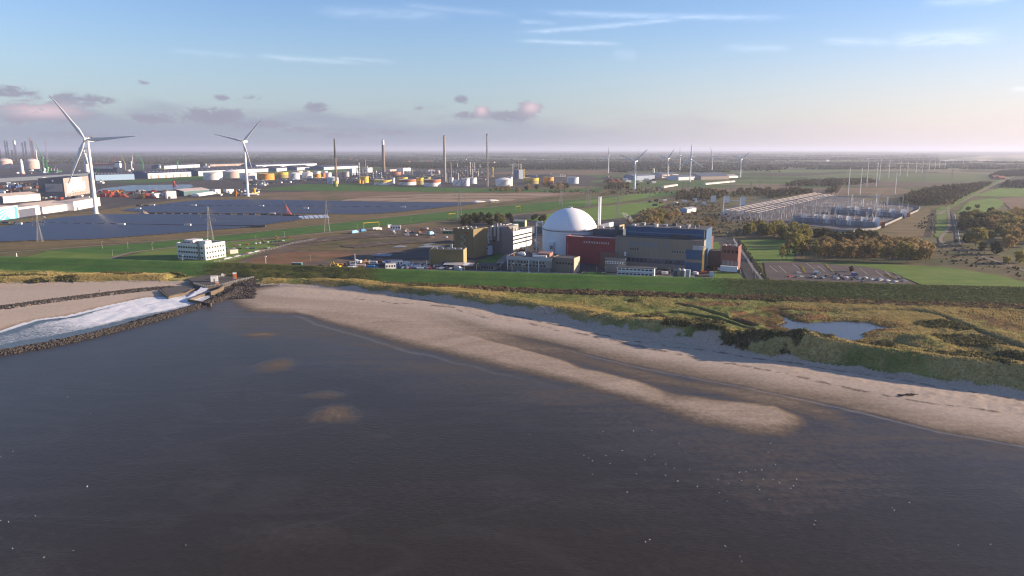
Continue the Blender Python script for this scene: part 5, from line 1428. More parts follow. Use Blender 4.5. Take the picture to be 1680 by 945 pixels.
# green shed and back yard
t, L = site('green_shed', 'long green shed with a bright gable end behind the offices', 'shed', (842,372.5), (861,373))
h = ztop(t.location, 361)
MB().profile_x([(0, -.2), (12, -.2), (12, h*.8), (6, h), (0, h*.8)], 0, L).build('wall', GREEN, t)
MB().profile_x([(-.4, h*.8 + .1), (6, h + .1), (12.4, h*.8 + .1), (12.4, h*.8 + .35), (6, h + .4), (-.4, h*.8 + .35)], -.3, L + .3).build('roof', M('grey_green_roof', (.28, .30, .26)), t)
MB().profile_x([(.3, 0), (11.7, 0), (11.7, h*.78), (6, h*.97), (.3, h*.78)], L + .02, L + .15).build('gable', M('yellow_gable', (.55, .5, .3)), t)
t, L = site('low_hall', 'dark blue low hall just left of the dome', 'hall', (877,386), (896,387))
block(t, 0, 0, L, 14, ztop(t.location, 372), TEAL, ROOFD)
# ---- white office block on the left
t, L = site('left_office_block', 'white three storey office block standing alone left of the plant', 'office', (292,424), (338,427.5))
H = ztop(t.location, 399); D_ = 25
OFW = M('office_white', (.66, .63, .60), .75, .05)
block(t, 0, 0, L, D_, H, OFW, ROOFD, par=.7)
for k in range(3):
    z0 = H*(.10 + .31*k)
    windows(t, [1.6 + i*3.1 for i in range(int((L-3)/3.1))], z0, z0 + 1.7, 2.0)
    windows(t, [1.6 + i*3.3 for i in range(7)], z0, z0 + 1.7, 1.7, L, 'right')
MB().box(L*.77, -1.2, -.2, L*.81, .02, H + .7).build('stair_tower', GREYW, t)
MB().box(L*.74, 2, H + .1, L*.98, 9, H + 3.2).build('roof_house', OFW, t)
MB().box(L*.04, 8, H + .1, L*.35, 20, H + 2.4).build('roof_house', OFW, t)
for i in range(9): unit(t, L*.3 + (i*3.1) % (L*.5), 5 + (i*7) % 17, H + .1, 1.6, 1.8, .8 + (i % 3)*.5, [DMETAL, METAL, WHITE][i % 3])
t, L = site('shed', 'small white flat shed right of the lone white office block', 'shed', (378,417), (391,415.5))
MB().box(0, 0, -.2, L, 6, 4).build('wall', M('shed_wall', (.5, .45, .38)), t); MB().box(-.2, -.2, 4, L+.2, 6.2, 4.3).build('roof', GREYW, t)
# steam over the turbine hall
stm, snt, sb = newmat('steam_vapour'); snt.nodes.remove(sb)
pv = nd(snt, 'ShaderNodeVolumePrincipled'); pv.inputs['Color'].default_value = (.96, .96, .98, 1); pv.inputs['Anisotropy'].default_value = .2
tc = nd(snt, 'ShaderNodeTexCoord').outputs['Object']
nn = noise(snt, tc, .38, 4, .6, .6)
setin(snt, pv.inputs['Density'], mth(snt, 'MULTIPLY', sstep(snt, nn, .46, .74), .30))
snt.links.new(pv.outputs[0], snt.nodes['Material Output'].inputs['Volume'])
p = P(1047, 405, 0); p.y += 30
z0 = ztop(p, 369)
mb = MB(); ring_n = 14; path = [(0, 0, 0, .8), (-1.0, 0, 2.5, 1.6), (-2.6, 0, 4.6, 2.1), (-4.6, 0, 6.6, 2.5), (-7.0, 0, 9.0, 3.0), (-10.5, 0, 11.5, 2.9), (-13, 0, 13, 1.6), (-14, 0, 13.6, .3)]
vs, fs = [], []
for x, y, z, r in path:
    for i in range(ring_n):
        a = 2*math.pi*i/ring_n; vs.append((x + r*math.cos(a)*.8, y + r*math.sin(a), z + r*math.cos(a)*.55))
for k in range(len(path)-1):
    for i in range(ring_n): fs.append((k*ring_n+i, k*ring_n+(i+1) % ring_n, (k+1)*ring_n+(i+1) % ring_n, (k+1)*ring_n+i))
fs += [tuple(range(ring_n))[::-1], tuple(range((len(path)-1)*ring_n, len(path)*ring_n))]
o = mb.add(vs, fs, True).build('steam', stm); o.location = (p.x, p.y, z0)
tag(o, 'puff of white steam drifting off the turbine hall roof', 'steam', kind='stuff')
# ================================================================= wind turbines
TW = M('turbine_white', (0.74, 0.73, 0.72), .45, .04, .1)
def blade_mesh(Rr, k=1.0):
    st = [(0.01, .7, .7), (.04, .75, .62), (.10, 1.25, .5), (.2, 1.75, .38), (.35, 1.35, .26), (.6, .9, .16), (.85, .5, .08), (.97, .25, .04), (1.0, .05, .02)]
    vs, fs = [], []
    n = 8
    for t, c, th in st:
        for i in range(n):
            a = 2*math.pi*i/n
            vs.append((math.cos(a)*c*k*Rr/45 + c*.25*Rr/45, math.sin(a)*th*k*Rr/45 - .02*Rr*t*t, t*Rr))
    for j in range(len(st)-1):
        for i in range(n): fs.append((j*n+i, j*n+(i+1) % n, (j+1)*n+(i+1) % n, (j+1)*n+i))
    fs.append(tuple(range((len(st)-1)*n, len(st)*n)))
    me = bpy.data.meshes.new('blade'); me.from_pydata(vs, [], fs); me.polygons.foreach_set('use_smooth', [True]*len(fs)); me.materials.append(TW); me.update()
    return me
def turbine(label, loc, hub, Rr, yaw, phase, r0=2.3, group=None, kc=1.0):
    """yaw: heading of the rotor axis, 0 = facing the sea (-y), positive turns towards +x"""
    yaw += math.atan2(-loc.x, loc.y)
    t = thing('wind_turbine', label, 'wind turbine', loc, yaw, group)
    MB().lathe(0, 0, [(r0*1.5, -.2), (r0*1.5, .5), (r0, .55), (r0*.93, hub*.3), (r0*.75, hub*.7), (r0*.55, hub - Rr*.03), (.02, hub - Rr*.03 + .02)], 20).build('tower', TW, t)
    s = Rr / 45
    mb = MB().profile_x([(-2.2*s, hub - 1.7*s), (6.5*s, hub - 1.5*s), (7.6*s, hub - .4*s), (7.6*s, hub + 1.4*s), (-2.2*s, hub + 1.7*s)], -1.7*s, 1.7*s)
    n = mb.build('nacelle', TW, t)
    MB().box(-1.2*s, 4.6*s, hub + 1.5*s, 1.2*s, 7.4*s, hub + 2.5*s).build('cooler', DMETAL, n)
    hb_ = bpy.data.objects.new('hub', MB().lathe(0, 0, [(.05, -1.9*s), (1.0*s, -1.5*s), (1.7*s, -.2*s), (1.75*s, 1.4*s), (.05, 1.45*s)], 16).build('hub', TW).data)
    tmp = [o for o in bpy.data.objects if o.data == hb_.data and o is not hb_][0]; bpy.data.objects.remove(tmp)
    COL.objects.link(hb_); hb_.parent = t; hb_.name = 'hub'
    hb_.location = (0, -3.6*s, hub); hb_.rotation_euler = (-math.pi/2, 0, 0)
    me = blade_mesh(Rr, kc)
    for i in range(3):
        bo = bpy.data.objects.new('blade', me); COL.objects.link(bo); bo.parent = t
        bo.location = (0, -3.8*s, hub)
        bo.rotation_euler = (0, math.pi/2 - R(phase + 120*i), 0)
    return t
p = P(158, 350.5); turbine('nearest tall white wind turbine at the edge of the solar park on the left', p, ztop(p, 227) - 2, 82, R(-30), 124, 3.1)
p = P(407, 322); turbine('tall white wind turbine standing before the oil storage tanks', p, ztop(p, 230.5) - 2, 68, R(-25), 46, 2.9)
for (hx, hy, by, ph, yw, Rr, lb) in ((997,256,284,92,18,42,'wind turbine farthest left of the group behind the dome'),(1040,264.5,311,40,30,48,'nearest wind turbine of the far group, lowest base in the picture'),
        (1095,260,293,47,42,46,'wind turbine left of a thin turbine, one blade raised to the right'),(1115,255.5,282,90,55,42,'thin looking far wind turbine seen almost edge on'),
        (1132,262,298,90,8,50,'wind turbine with one blade straight up and two spread below'),(1168,256,281,107,15,42,'far wind turbine above the long grey hall with one blade tilted left'),
        (1214.5,261,291,37,28,46,'rightmost wind turbine of the group, before the tree belts')):
    p = P((hx + hx + (2 if hx < 1050 else 0)) / 2, by); turbine(lb, p, ztop(p, hy), Rr, R(-yw), ph, 2.2, 'far wind turbines behind the plant', 1.6)
p = P(218, 269); turbine('tiny distant wind turbine behind the harbour cranes', p, ztop(p, 257), 28, R(-20), 70, 2)
# ================================================================= lattice pylons
LAT = M('lattice_steel', (0.24, 0.235, 0.225), .6, .1, .5, .4)
INS = M('insulator', (0.22, 0.17, 0.15), .5, .1)
def lattice_mast(mb, h, w0, w1, z0, n, th):
    for k in range(n):
        a, b_ = z0 + (h - z0)*k/n, z0 + (h - z0)*(k+1)/n
        wa, wb = w0 + (w1 - w0)*k/n, w0 + (w1 - w0)*(k+1)/n
        ca = [(-wa,-wa),(wa,-wa),(wa,wa),(-wa,wa)]; cb = [(-wb,-wb),(wb,-wb),(wb,wb),(-wb,wb)]
        for i in range(4):
            j = (i+1) % 4
            mb.beam((*ca[i], a), (*cb[i], b_), th)
            mb.beam((*ca[i], a), (*cb[j], b_), th*.6); mb.beam((*ca[j], a), (*cb[i], b_), th*.6)
            mb.beam((*cb[i], b_), (*cb[j], b_), th*.6)
def pylon(label, loc, h, rz, group='lattice pylons'):
    t = thing('power_pylon', label, 'pylon', loc, rz, group)
    th = .17
    mb = MB(); lattice_mast(mb, h*.62, h*.085, h*.026, 0, 7, th); lattice_mast(mb, h, h*.026, h*.012, h*.62, 6, th*.8)
    mb.build('lattice_tower', LAT, t)
    for zf, wf in ((.66, .17), (.78, .21), (.90, .15)):
        mb = MB(); z = h*zf
        for s in (-1, 1):
            tip = (s*h*wf, 0, z + .2)
            for y in (-h*.02, h*.02):
                mb.beam((0, y, z + h*.035), tip, th*.7); mb.beam((0, y, z - .3), tip, th*.7)
            for q in (.35, .65): mb.beam((s*h*wf*q, 0, z - .2), (s*h*wf*(q + .12), 0, z + h*.025*(1-q)), th*.5)
        a = mb.build('cross_arm', LAT, t)
        mi = MB()
        for s in (-1, 1):
            for q in (1.0, .55): mi.cyl(s*h*wf*q, 0, z - 2.2, z - .1, .16, None, 5)
        mi.build('insulator', INS, a)
    return t
PYL = []
for (x, yt, yb, rz, lb) in ((66,352,397,20,'lattice pylon at the near corner of the solar park on the far left'),(346,339.5,397.5,15,'lattice pylon behind the lone white office block'),(537,329,381,10,'lattice pylon on the inner dike beside the bare brown plot'),
      (754,310,359.5,10,'lattice pylon behind the dark grove and yellow height gauge'),(920,303,340,10,'lattice pylon directly behind the white dome'),(963,303,340,10,'lattice pylon in the meadow just right of the dome'),
      (966.5,302,337,10,'second lattice pylon of the close pair right of the dome'),(1013,318,362,10,'lattice pylon behind the pale roofed ventilation house'),(1065,297,326,10,'lattice pylon at the far end of the green meadow'),
      (1121,297,318,10,'left one of two close pylons before the wind turbines'),(1130,297,318,10,'right one of two close pylons before the wind turbines'),(1198,296,316,10,'pylon behind the white switch boxes of the substation'),
      (1232,299,318,10,'pylon right below the rightmost wind turbine'),(1246,294,310,10,'far thin pylon right of the wind turbines'),(1342,291,317,10,'lone pylon at the edge of the dark wood'),(1136,265,280,10,'very far left pylon among the wind turbines'),(1151,262,280,10,'very far right pylon among the wind turbines'),
      (1515,272,300,10,'faint far pylon over the birch wood'),(1561,270,297,10,'faint far pylon near the red roofed farm'),(1265,286,306,10,'faint pylon left of the dark wood')):
    p = P(x, yb); PYL.append((p, ztop(p, yt))); pylon(lb, p, ztop(p, yt), R(rz))
# ================================================================= white tubular power poles with cables
def pole(label, loc, h, arms=True):
    t = thing('power_pole', label, 'power pole', loc, R(35), 'tubular power poles')
    MB().cone((0, 0, 0), (0, 0, h), 1.15, .45, 12).build('pole', TW, t)
    mb = MB(); mi = MB()
    for k in range(4):
        z = h*(.60 + .11*k)
        mi.cone((0, 0, z), (2.6, 0, z + .5), .16, .13, 5); 
    mi.build('insulator', INS, t)
    MB().cyl(0, 0, -.2, .7, 1.7, None, 12).build('footing', GREYW, t)
    return t
PP = [(1391,275,320),(1410.5,275,320),(1421.5,265,306.5),(1437,265.5,306.5),(1442.5,261.5,295.5),(1457.5,262.5,293),(1476,264.5,290),(1488,264.5,290),(1502.5,264.5,284),(1513,264.5,284),(1524,263,279.5),(1533.5,263,279.5),(1541,262.5,276),(1550,262.5,276),(1563,262,271),(1580,262,270),(1468,282,318.5)]
tops = []
names = ['nearest','second nearest','third nearest','fourth nearest','fifth nearest','sixth nearest','seventh nearest','farthest','very farthest']
for i, (x, yt, yb) in enumerate(PP):
    p = P(x, yb); h = ztop(p, yt); tops.append((p, h))
    lb = 'single white tubular pole standing alone right of the pole pairs' if i == 16 else f"{'left' if i % 2 == 0 else 'right'} white tubular power pole of the {names[i//2]} pair behind the substation"
    pole(lb, p, h)
CAB = M('cable', (0.30, 0.29, 0.29), .6, .05)
def cables(label, a, b_, group, sag=.035, r=.055, fr=(.62, .73, .84, .95)):
    t = thing('power_cables', label, 'power line', (a[0].x, a[0].y, 0), 0, group)
    (pa, ha), (pb, hb2) = a, b_
    for f in fr:
        p0, p1 = Vector((0, 0, ha*f)), Vector((pb.x - pa.x, pb.y - pa.y, hb2*f))
        L = (p1 - p0).length
        pts = []
        for k in range(13):
            s = k/12; q = p0.lerp(p1, s); q.z -= 4*sag*L*s*(1-s); pts.append(q)
        MB().tubepath(pts, r, 4).build('cable', CAB, t)
for i in range(0, 12, 2):
    for j in (0, 1):
        cables(f"{'left' if j == 0 else 'right'} cables hanging between the {names[i//2]} and the {names[i//2+1]} pair of white poles", tops[i+j], tops[i+j+2], 'cables between the white poles', r=.07 + .012*i)
gp = P(1330, 352); cables('cables sagging from the lone white pole down to the substation', tops[16], (P(1398, 345), 13), 'cables into the substation', .02, .07)
cables('cables sagging from the nearest left pole down to the substation', tops[0], (P(1345, 348), 13), 'cables into the substation', .02, .07)
for i, j, lb in ((1,2,'faint cables between office pylon and dike pylon'),(2,3,'faint cables between dike pylon and grove pylon'),(3,4,'faint cables between grove pylon and dome pylon')):
    a, c = PYL[i], PYL[j]
    t = thing('power_cables', lb, 'power line', (a[0].x, a[0].y, 0), 0, 'cables between the lattice pylons')
    dr_ = Vector((c[0].x-a[0].x, c[0].y-a[0].y, 0)); nv = Vector((-dr_.y, dr_.x, 0)).normalized()
    for f, wf in ((.66, .17), (.78, .21), (.90, .15)):
        for s in (-1, 1):
            p0 = nv*(s*a[1]*wf) + Vector((0, 0, a[1]*f - 2.2)); p1 = dr_ + nv*(s*c[1]*wf) + Vector((0, 0, c[1]*f - 2.2))
            L = (p1 - p0).length; pts = [p0.lerp(p1, k/14) - Vector((0, 0, 4*.02*L*(k/14)*(1-k/14))) for k in range(15)]
            MB().tubepath(pts, .022, 3).build('cable', CAB, t)
# ================================================================= substation
SBUS = M('busbar_aluminium', (0.36, 0.31, 0.30), .6, .08, .2, .4)
TRF = M('transformer_grey', (0.27, 0.30, 0.34), .6, .1, .4)
def busbar(label, a, b_, z, nsup, r=.55, group='busbars'):
    p, q = P(*a, z), P(*b_, z); d_ = q - p; L = d_.length
    t = thing('busbar', label, 'busbar', (p.x, p.y, 0), math.atan2(d_.y, d_.x), group)
    MB().cone((0, 0, z), (L, 0, z), r, r, 8).build('tube', SBUS, t)
    me = None
    for i in range(nsup):
        x = L*(i + .5)/nsup
        if me is None:
            mb = MB(); mb.beam((0, 0, -.1), (0, 0, z*.72), .55); mb.cyl(0, 0, z*.72, z - r*.9, .3, .22, 6)
            o = mb.build('support', METAL, t); me = o.data
        else:
            o = bpy.data.objects.new('support', me); COL.objects.link(o); o.parent = t
        o.location = (x, 0, 0)
for i in range(3):
    busbar(f'{ORD[i]} pale tube of the rear bundle of long elevated busbars', (1190 + i*9, 344.5 + i*.9), (1338 + i*5, 316 + i*.5), 11, 16, .42)
for i in range(3):
    busbar(f'{ORD[i]} pale tube of the front bundle of long elevated busbars', (1222 + i*10, 347 + i*1.0), (1356 + i*6, 318.5 + i*.5), 11, 16, .42)
for i in range(6):
    busbar(f'{ORD[i]} short cross busbar right of the long bundles', (1300 + i*14, 335 + i*1.2), (1392 + i*18, 331 + i*1.4), 8, 7, .22, 'cross busbars')
def transformer_proto():
    t = thing('transformer', 'transformer', 'transformer', (0, 0, 0))
    MB().box(-4.5, -3, 0, 4.5, 3, 5).build('tank', TRF, t)
    for y in (-4.3, 3.1):
        mb = MB()
        for i in range(9): mb.box(-4.2 + i*.95, y, .8, -3.7 + i*.95, y + 1.2, 4.8)
        mb.build('radiator', M('radiator_grey', (.34, .37, .41), .6), t)
    for x in (-2.6, 0, 2.6): MB().cone((x, 0, 5), (x, -1.2, 8.6), .42, .22, 8).build('bushing', M('bushing_pink', (.42, .33, .30)), t)
    MB().cone((-4, 2.2, 6.2), (3, 2.2, 6.2), .7, .7, 10).build('oil_conservator', TRF, t)
    MB().box(6.4, -7.5, 0, 7.0, 6.5, 8.5).build('fire_wall', WHITE, t)
    return t
TP = transformer_proto()
for i, (x, y) in enumerate([(1308,364),(1327,365),(1342,366),(1366,367.5),(1380,369),(1404,370.5),(1424,372),(1366,349.5),(1383,350.5),(1395,351),(1417,352.5),(1430,353.5),(1452,355),(1471,357)]):
    row = 'front' if i < 7 else 'rear'
    lb = f'{ORD[i % 7]} blue grey transformer with white fire wall from the left, {row} row'
    p = P(x, y)
    if i == 0:
        TP.scale = (1.35,)*3; TP.location = p; TP.rotation_euler.z = RAD; TP['label'] = lb; TP['group'] = 'transformers'
    else: copy_tree(TP, p, RAD, lb, 'transformers', 1.35)
for (x, y, yt, lb) in ((1438.5,373,357,'tall white fire wall at the front right corner of the substation'),(1481.5,356,344,'tall white fire wall at the rear right corner of the substation')):
    p = P(x, y); t = thing('fire_wall', lb, 'wall', p, RAD); h = ztop(p, yt)
    MB().box(-.5, -8, 0, .5, 8, h).build('panel', WHITE, t); MB().box(-.7, -8.1, h, .7, 8.1, h + .3).build('coping', METAL, t)
    MB().box(3, -5, 0, 8, 5, h*.6).build('control_box', BRICK, t)
# gantries
def gantry(label, a, b_, yt, m_=METAL, group='steel gantries'):
    t, L = site('gantry', label, 'gantry', a, b_, group)
    h = ztop(t.location, yt)
    for x in (0, L):
        mb = MB(); lattice_mast(mb, h*1.15, .55, .3, 0, 6, .2); o = mb.build('post', m_, t); o.location.x = x
    mb = MB()
    for z in (h - .6, h + .5): mb.beam((0, 0, z), (L, 0, z), .35)
    n = max(4, int(L/3))
    for i in range(n): mb.beam((L*i/n, 0, h-.6), (L*(i+1)/n, 0, h + .5) if i % 2 else (L*(i+1)/n, 0, h-.6), .18)
    mb.build('cross_beam', m_, t)
    mi = MB()
    for i in range(3): mi.cyl(L*(i+.5)/3, 0, h - 3.2, h - .6, .2, None, 5)
    mi.build('insulator', INS, t)
gantry('white portal gantry at the left end of the long busbars', (1186.5,348), (1213.5,352), 327, WHITE)
for i, (a, b_, yt) in enumerate((((1333,352),(1370,353),324),((1370,355),(1436,357),322),((1290,345),(1318,346),329),((1398,346),(1455,348),321),((1238,341),(1262,341),327),((1440,340),(1480,341),322),((1300,362),(1360,364),334),((1268,352),(1300,353),336),((1345,340),(1390,341),322))):
    gantry(f'{ORD[i]} grey lattice gantry counted among the substation yard frames', a, b_, yt)
for (x, y, yt, lb) in ((1396,340,319,'thick white tapering mast at the back of the yard'),(1436,342,318,'white mast with forked foot beside the rear transformers'),(1455,337,322,'thick white mast at the far right of the yard'),(1415,341,326,'pale mast in the middle of the yard')):
    p = P(x, y); t = thing('line_mast', lb, 'mast', p, 0, 'white masts in the yard'); h = ztop(p, yt)
    MB().cone((0, 0, 0), (0, 0, h), 1.2, .5, 10).build('mast', TW, t)
    MB().box(-2.2, -.8, 0, 2.2, .8, 2.4).build('foot', GREYW, t)
    MB().beam((-3, 0, h*.9), (3, 0, h*.9), .3).build('cross_arm', TW, t)
# thin apparatus posts: support, insulator, head
pt = thing('apparatus_post', 'thin grey switchgear post among many in the substation yard', 'switchgear post', P(1300, 352), RAD, 'switchgear posts in the yard')
MB().beam((0, 0, 0), (0, 0, 4), .34).build('support', METAL, pt)
MB().cyl(0, 0, 4, 7.2, .3, .2, 6).build('insulator', M('bushing_pink', (.42, .33, .30)), pt)
MB().box(-.7, -.4, 7.2, .7, .4, 7.8).build('head', METAL, pt)
ps = pts_in([(1215,362),(1200,352),(1240,347),(1330,336),(1430,334),(1496,341),(1488,352),(1438,372),(1380,372),(1320,366)], 13)
random.shuffle(ps)
for k, (x, y) in enumerate(ps[:230]):
    copy_tree(pt, (x, y, 0), RAD + random.choice((0, math.pi/2)), None, None, random.choice((.8, .9, 1.0, 1.3, 1.6)))
# white switch kiosks
for (x, yb, yt, w_, lb) in ((1170,333,321.5,9,'white box on posts left of the portal gantry'),(1192,334,322,10,'white box behind the beam of the portal gantry'),(1218,338.5,323,9,'largest upright white box at the right post of the portal gantry'),(1190,352.5,343,7,'white box at the foot of the left gantry post'),(1216,353,344,7,'white box at the foot of the right gantry post'),
        (1142,333.5,328,5,'small white box beyond the grey shed'),(1155,336,331,8,'low white box right of the small white box'),(1258,336.5,331,4,'small cream box in the rear yard'),(1320,360,354,6,'small pale box left of the transformers')):
    p = P(x, yb); t = thing('switch_kiosk', lb, 'kiosk', p, RAD, 'white boxes in the substation'); h = ztop(p, yt); w2 = w_*mpp(p)/2*.8
    MB().box(-w2, -w2*.8, h*.12, w2, w2*.8, h).build('box_body', WHITE, t); MB().box(-w2*.7, -w2*.6, 0, w2*.7, w2*.6, h*.12).build('base', DCONC, t)
    MB().box(-w2*1.06, -w2*.86, h, w2*1.06, w2*.86, h + .3).build('lid', GREYW, t)
# yard wall
pts = [(1300,376),(1340,378.5),(1400,381.5),(1438,377),(1506,346.5),(1509,341),(1446,333)]
for i, (a, b_) in enumerate(zip(pts[:-1], pts[1:])):
    t, L = site('yard_wall', f'{ORD[i]} straight stretch from the left of the grey wall round the substation', 'wall', a, b_, 'substation wall')
    MB().box(0, -.2, -.1, L, .2, 3.0).build('panel', GREYW, t)
    mb = MB()
    for k in range(int(L/8)): mb.box(k*8 - .15, -.3, -.1, k*8 + .15, .3, 3.15)
    mb.build('posts_pattern', DCONC, t).name = 'wall_rib'
# small sheds by the substation
def gable_shed(label, a, b_, depth, yt, wm, rm, name='shed', cat='shed', group=None, sky=0, gable=None, doors=0, dm=None, ridge=None, skym=None):
    """long shed: front wall from a to b, ridge parallel to it; eaves height from the row yt"""
    t, L = site(name, label, cat, a, b_, group)
    h = ztop(t.location, yt); rg_ = ridge if ridge is not None else depth*.11
    MB().profile_x([(0, -.3), (depth, -.3), (depth, h), (depth/2, h + rg_), (0, h)], 0, L).build('wall', wm, t)
    MB().profile_x([(-.6, h - .05), (depth/2, h + rg_ + .1), (depth+.6, h - .05), (depth+.6, h + .25), (depth/2, h + rg_ + .5), (-.6, h + .25)], -.5, L + .5).build('roof', rm, t)
    if gable:
        for x in (-.16, L + .02):
            MB().profile_x([(.5, 0), (depth-.5, 0), (depth-.5, h - .6), (depth/2, h + rg_ - .7), (.5, h - .6)], x, x + .14).build('gable_end', gable, t)
    me = None
    for i in range(doors):
        if me is None: o = MB().box(0, -.15, 0, min(7, L/doors*.5), .02, h*.62).build('door', dm, t); me = o.data
        else: o = bpy.data.objects.new('door', me); COL.objects.link(o); o.parent = t
        o.location = (L*(i + .3)/doors, 0, 0)
    me = None
    sl_ = math.atan2(rg_, depth/2)
    for i in range(sky):
        if me is None: o = MB().box(-1.8, -1.6, .05, 1.8, 1.6, .9).build('skylight', skym or WHITE, t); me = o.data
        else: o = bpy.data.objects.new('skylight', me); COL.objects.link(o); o.parent = t
        o.location = (L*(i + .5)/sky, depth*.2, h + rg_*.4 + .4); o.rotation_euler = (sl_, 0, 0)
    return t, L, h
gable_shed('pale blue and white shed alone before the substation', (1127,349.5), (1142,347.5), 14, 343, WHITE, METAL, gable=LBLUE, ridge=1.5)
# ================================================================= storage tanks and refinery
TWH = M('tank_white', (0.76, 0.72, 0.69), .6, .08, .1)
TOR = M('tank_orange', (0.66, 0.30, 0.05), .65, .12, .12)
TYE = M('tank_yellow', (0.66, 0.43, 0.06), .65, .12, .12)
TPK = M('tank_pinkish', (0.58, 0.45, 0.40), .7, .1, .1)
TRD = M('tank_red_band', (0.42, 0.16, 0.09), .7, .12, .1)
TBW = M('tank_blue_white', (0.50, 0.55, 0.62), .6, .08, .1)
TOL = M('tank_olive', (0.30, 0.25, 0.10), .7, .1, .1)
def tank(label, x0, x1, yt, yb, m_, m2=None, roof='flat', group='storage tanks'):
    p = P((x0+x1)/2, yb); r = (x1-x0)/2*mpp(p)
    loc = Vector((p.x*(1 + r/p.y), p.y + r, 0))
    t = thing('storage_tank', label, 'tank', loc, 0, group)
    h = max(3, ztop(p, yt) * .97)
    if m2 is None: MB().cyl(0, 0, -.2, h, r, None, 36).build('shell', m_, t)
    else:
        MB().cyl(0, 0, -.2, h*.55, r, None, 36).build('shell', m2, t)
        MB().lathe(0, 0, [(r*1.004, h*.55), (r*1.012, h*.58), (r*1.012, h)], 36).build('upper_band', m_, t)
    if roof == 'flat':
        MB().lathe(0, 0, [(r*1.005, h), (r*1.015, h+.35), (r*.97, h+.4), (r*.96, h-.6), (.05, h-.5)], 36).build('roof', M('tank_roof', (.40, .36, .33)), t)
    elif roof == 'cone':
        MB().lathe(0, 0, [(r*1.01, h), (r*.5, h + r*.16), (.05, h + r*.22)], 36, False).build('roof', TWH, t)
    else:
        MB().lathe(0, 0, [(r*1.01, h)] + [(r*math.cos(a), h + r*.42*math.sin(a)) for a in (.3, .6, .9, 1.2, 1.5)], 36).build('roof', M('tank_dome', (.60, .50, .46)), t)
    mb = MB(); n = 14
    for i in range(n):
        a0, a1 = -2.4 + i*.1, -2.4 + (i+1)*.1
        mb.beam((math.cos(a0)*(r+.5), math.sin(a0)*(r+.5), h*i/n), (math.cos(a1)*(r+.5), math.sin(a1)*(r+.5), h*(i+1)/n), .5)
    mb.build('spiral_stair', DMETAL, t)
    return t
TK = [(335,365,283,295.5,TWH,None,'flat','white tank, leftmost of the row beside the harbour basin'),(366,397,281.5,292.5,TPK,None,'cone','pinkish tank with conical roof, second of the row by the harbour'),(394,421,284,295,TWH,None,'flat','white tank right behind the tall turbine tower'),
 (418,440,284,292,TYE,None,'flat','low yellow tank half hidden right of the turbine tower'),(425,450,285,295.5,TOR,None,'flat','bright orange tank right of the turbine tower'),(452,473,282.5,292.5,TYE,TOL,'flat','yellow and olive tank right of the bright orange tank'),
 (474.5,492,284.5,294.5,TBW,None,'cone','blue white tank with conical roof in the front row'),(496,513,283,293.5,TWH,None,'flat','white tank behind the lawn between cone roof and orange tanks'),(514,527,285.5,295,TOR,None,'flat','small orange tank standing before taller white tanks'),
 (526,534,284,293.5,TRD,None,'flat','narrow brownish red tank wedged between orange and white tanks'),(533,544,283,293,TWH,None,'flat','taller white tank right of the orange pair'),(480,497,280.5,287,TPK,None,'flat','pinkish tank in the rear row behind the cone roof tank'),
 (498,509,280.5,286,TPK,None,'flat','small pink tank in the rear row, near the long sheds'),(514,526,281,288,TWH,None,'flat','white tank in the rear row behind the orange tank'),(527,538,280.5,287,TWH,None,'flat','white tank in the rear row at its right end'),
 (537,555.5,291.5,301.5,TBW,None,'cone','large blue white tank with conical roof beside the striped flare'),(547,554.5,297,306,TYE,TOL,'flat','small yellow tank at the foot of the striped flare'),(554,563,282,290,TPK,None,'flat','pinkish tank just right of the striped flare'),
 (563.5,573,281.5,290,TPK,None,'flat','second pinkish tank right of the striped flare'),(591.5,605,289.5,300,TYE,None,'flat','yellow tank left of the refinery front tanks'),(587.5,592,295,301,TOR,None,'flat','tiny orange tank left of the yellow tank'),(593,596.5,296,302,TOR,None,'flat','tiny orange tank in front of the yellow tank'),
 (614,643,295.5,304,TYE,TWH,'flat','wide white tank with yellow upper band, leftmost in the refinery front row'),(642,648,291.5,301,TWH,None,'flat','slim tall white tank between two banded tanks'),(638,658,282,288,TRD,None,'flat','flat red brown tank at the foot of the banded chimney'),
 (654,683,294.5,304,TRD,TWH,'flat','wide white tank with rusty upper band, middle of the front row'),(652,669,291,297,TYE,None,'flat','yellow tank behind the middle front row tank'),(682.5,695,291.5,303,TYE,TOL,'flat','olive yellow tank between two wide banded tanks'),
 (694,707,290.5,297,TOL,None,'flat','olive tank behind the red banded tank'),(695,723.5,294.5,306,TRD,TWH,'flat','wide white tank with broad red band, rightmost in the front row'),(737,744,291,301,TWH,None,'flat','white tank left in the cluster right of the bare chimney'),
 (743,758.5,295.5,305.5,TWH,None,'flat','front white tank in the cluster right of the bare chimney'),(757,770.5,292.5,305.5,TWH,None,'flat','tallest white tank in the cluster right of the bare chimney'),(766.5,782.5,291.5,301.5,TWH,None,'flat','rear white tank in the cluster right of the bare chimney'),
 (813,841,294.5,305.5,TWH,None,'cone','broad white tank with low conical roof right of the tall flare'),(832,841,290,296,TBW,None,'flat','blue white tank behind the broad cone roofed tank'),(859,884,292,302,TYE,TOL,'flat','olive yellow tank half hidden by trees'),
 (891,908.5,290.5,301,TOR,None,'flat','bright orange tank half hidden by trees'),(930,949.5,290.5,301.5,TBW,None,'flat','lone blue white tank at the right end of the refinery'),
 (700,714,281,286,TWH,None,'dome','low white domed tank at the back of the refinery')]
for (x0, x1, yt, yb, m_, m2, rf, lb) in TK: tank(lb, x0, x1, yt, yb, m_, m2, rf)
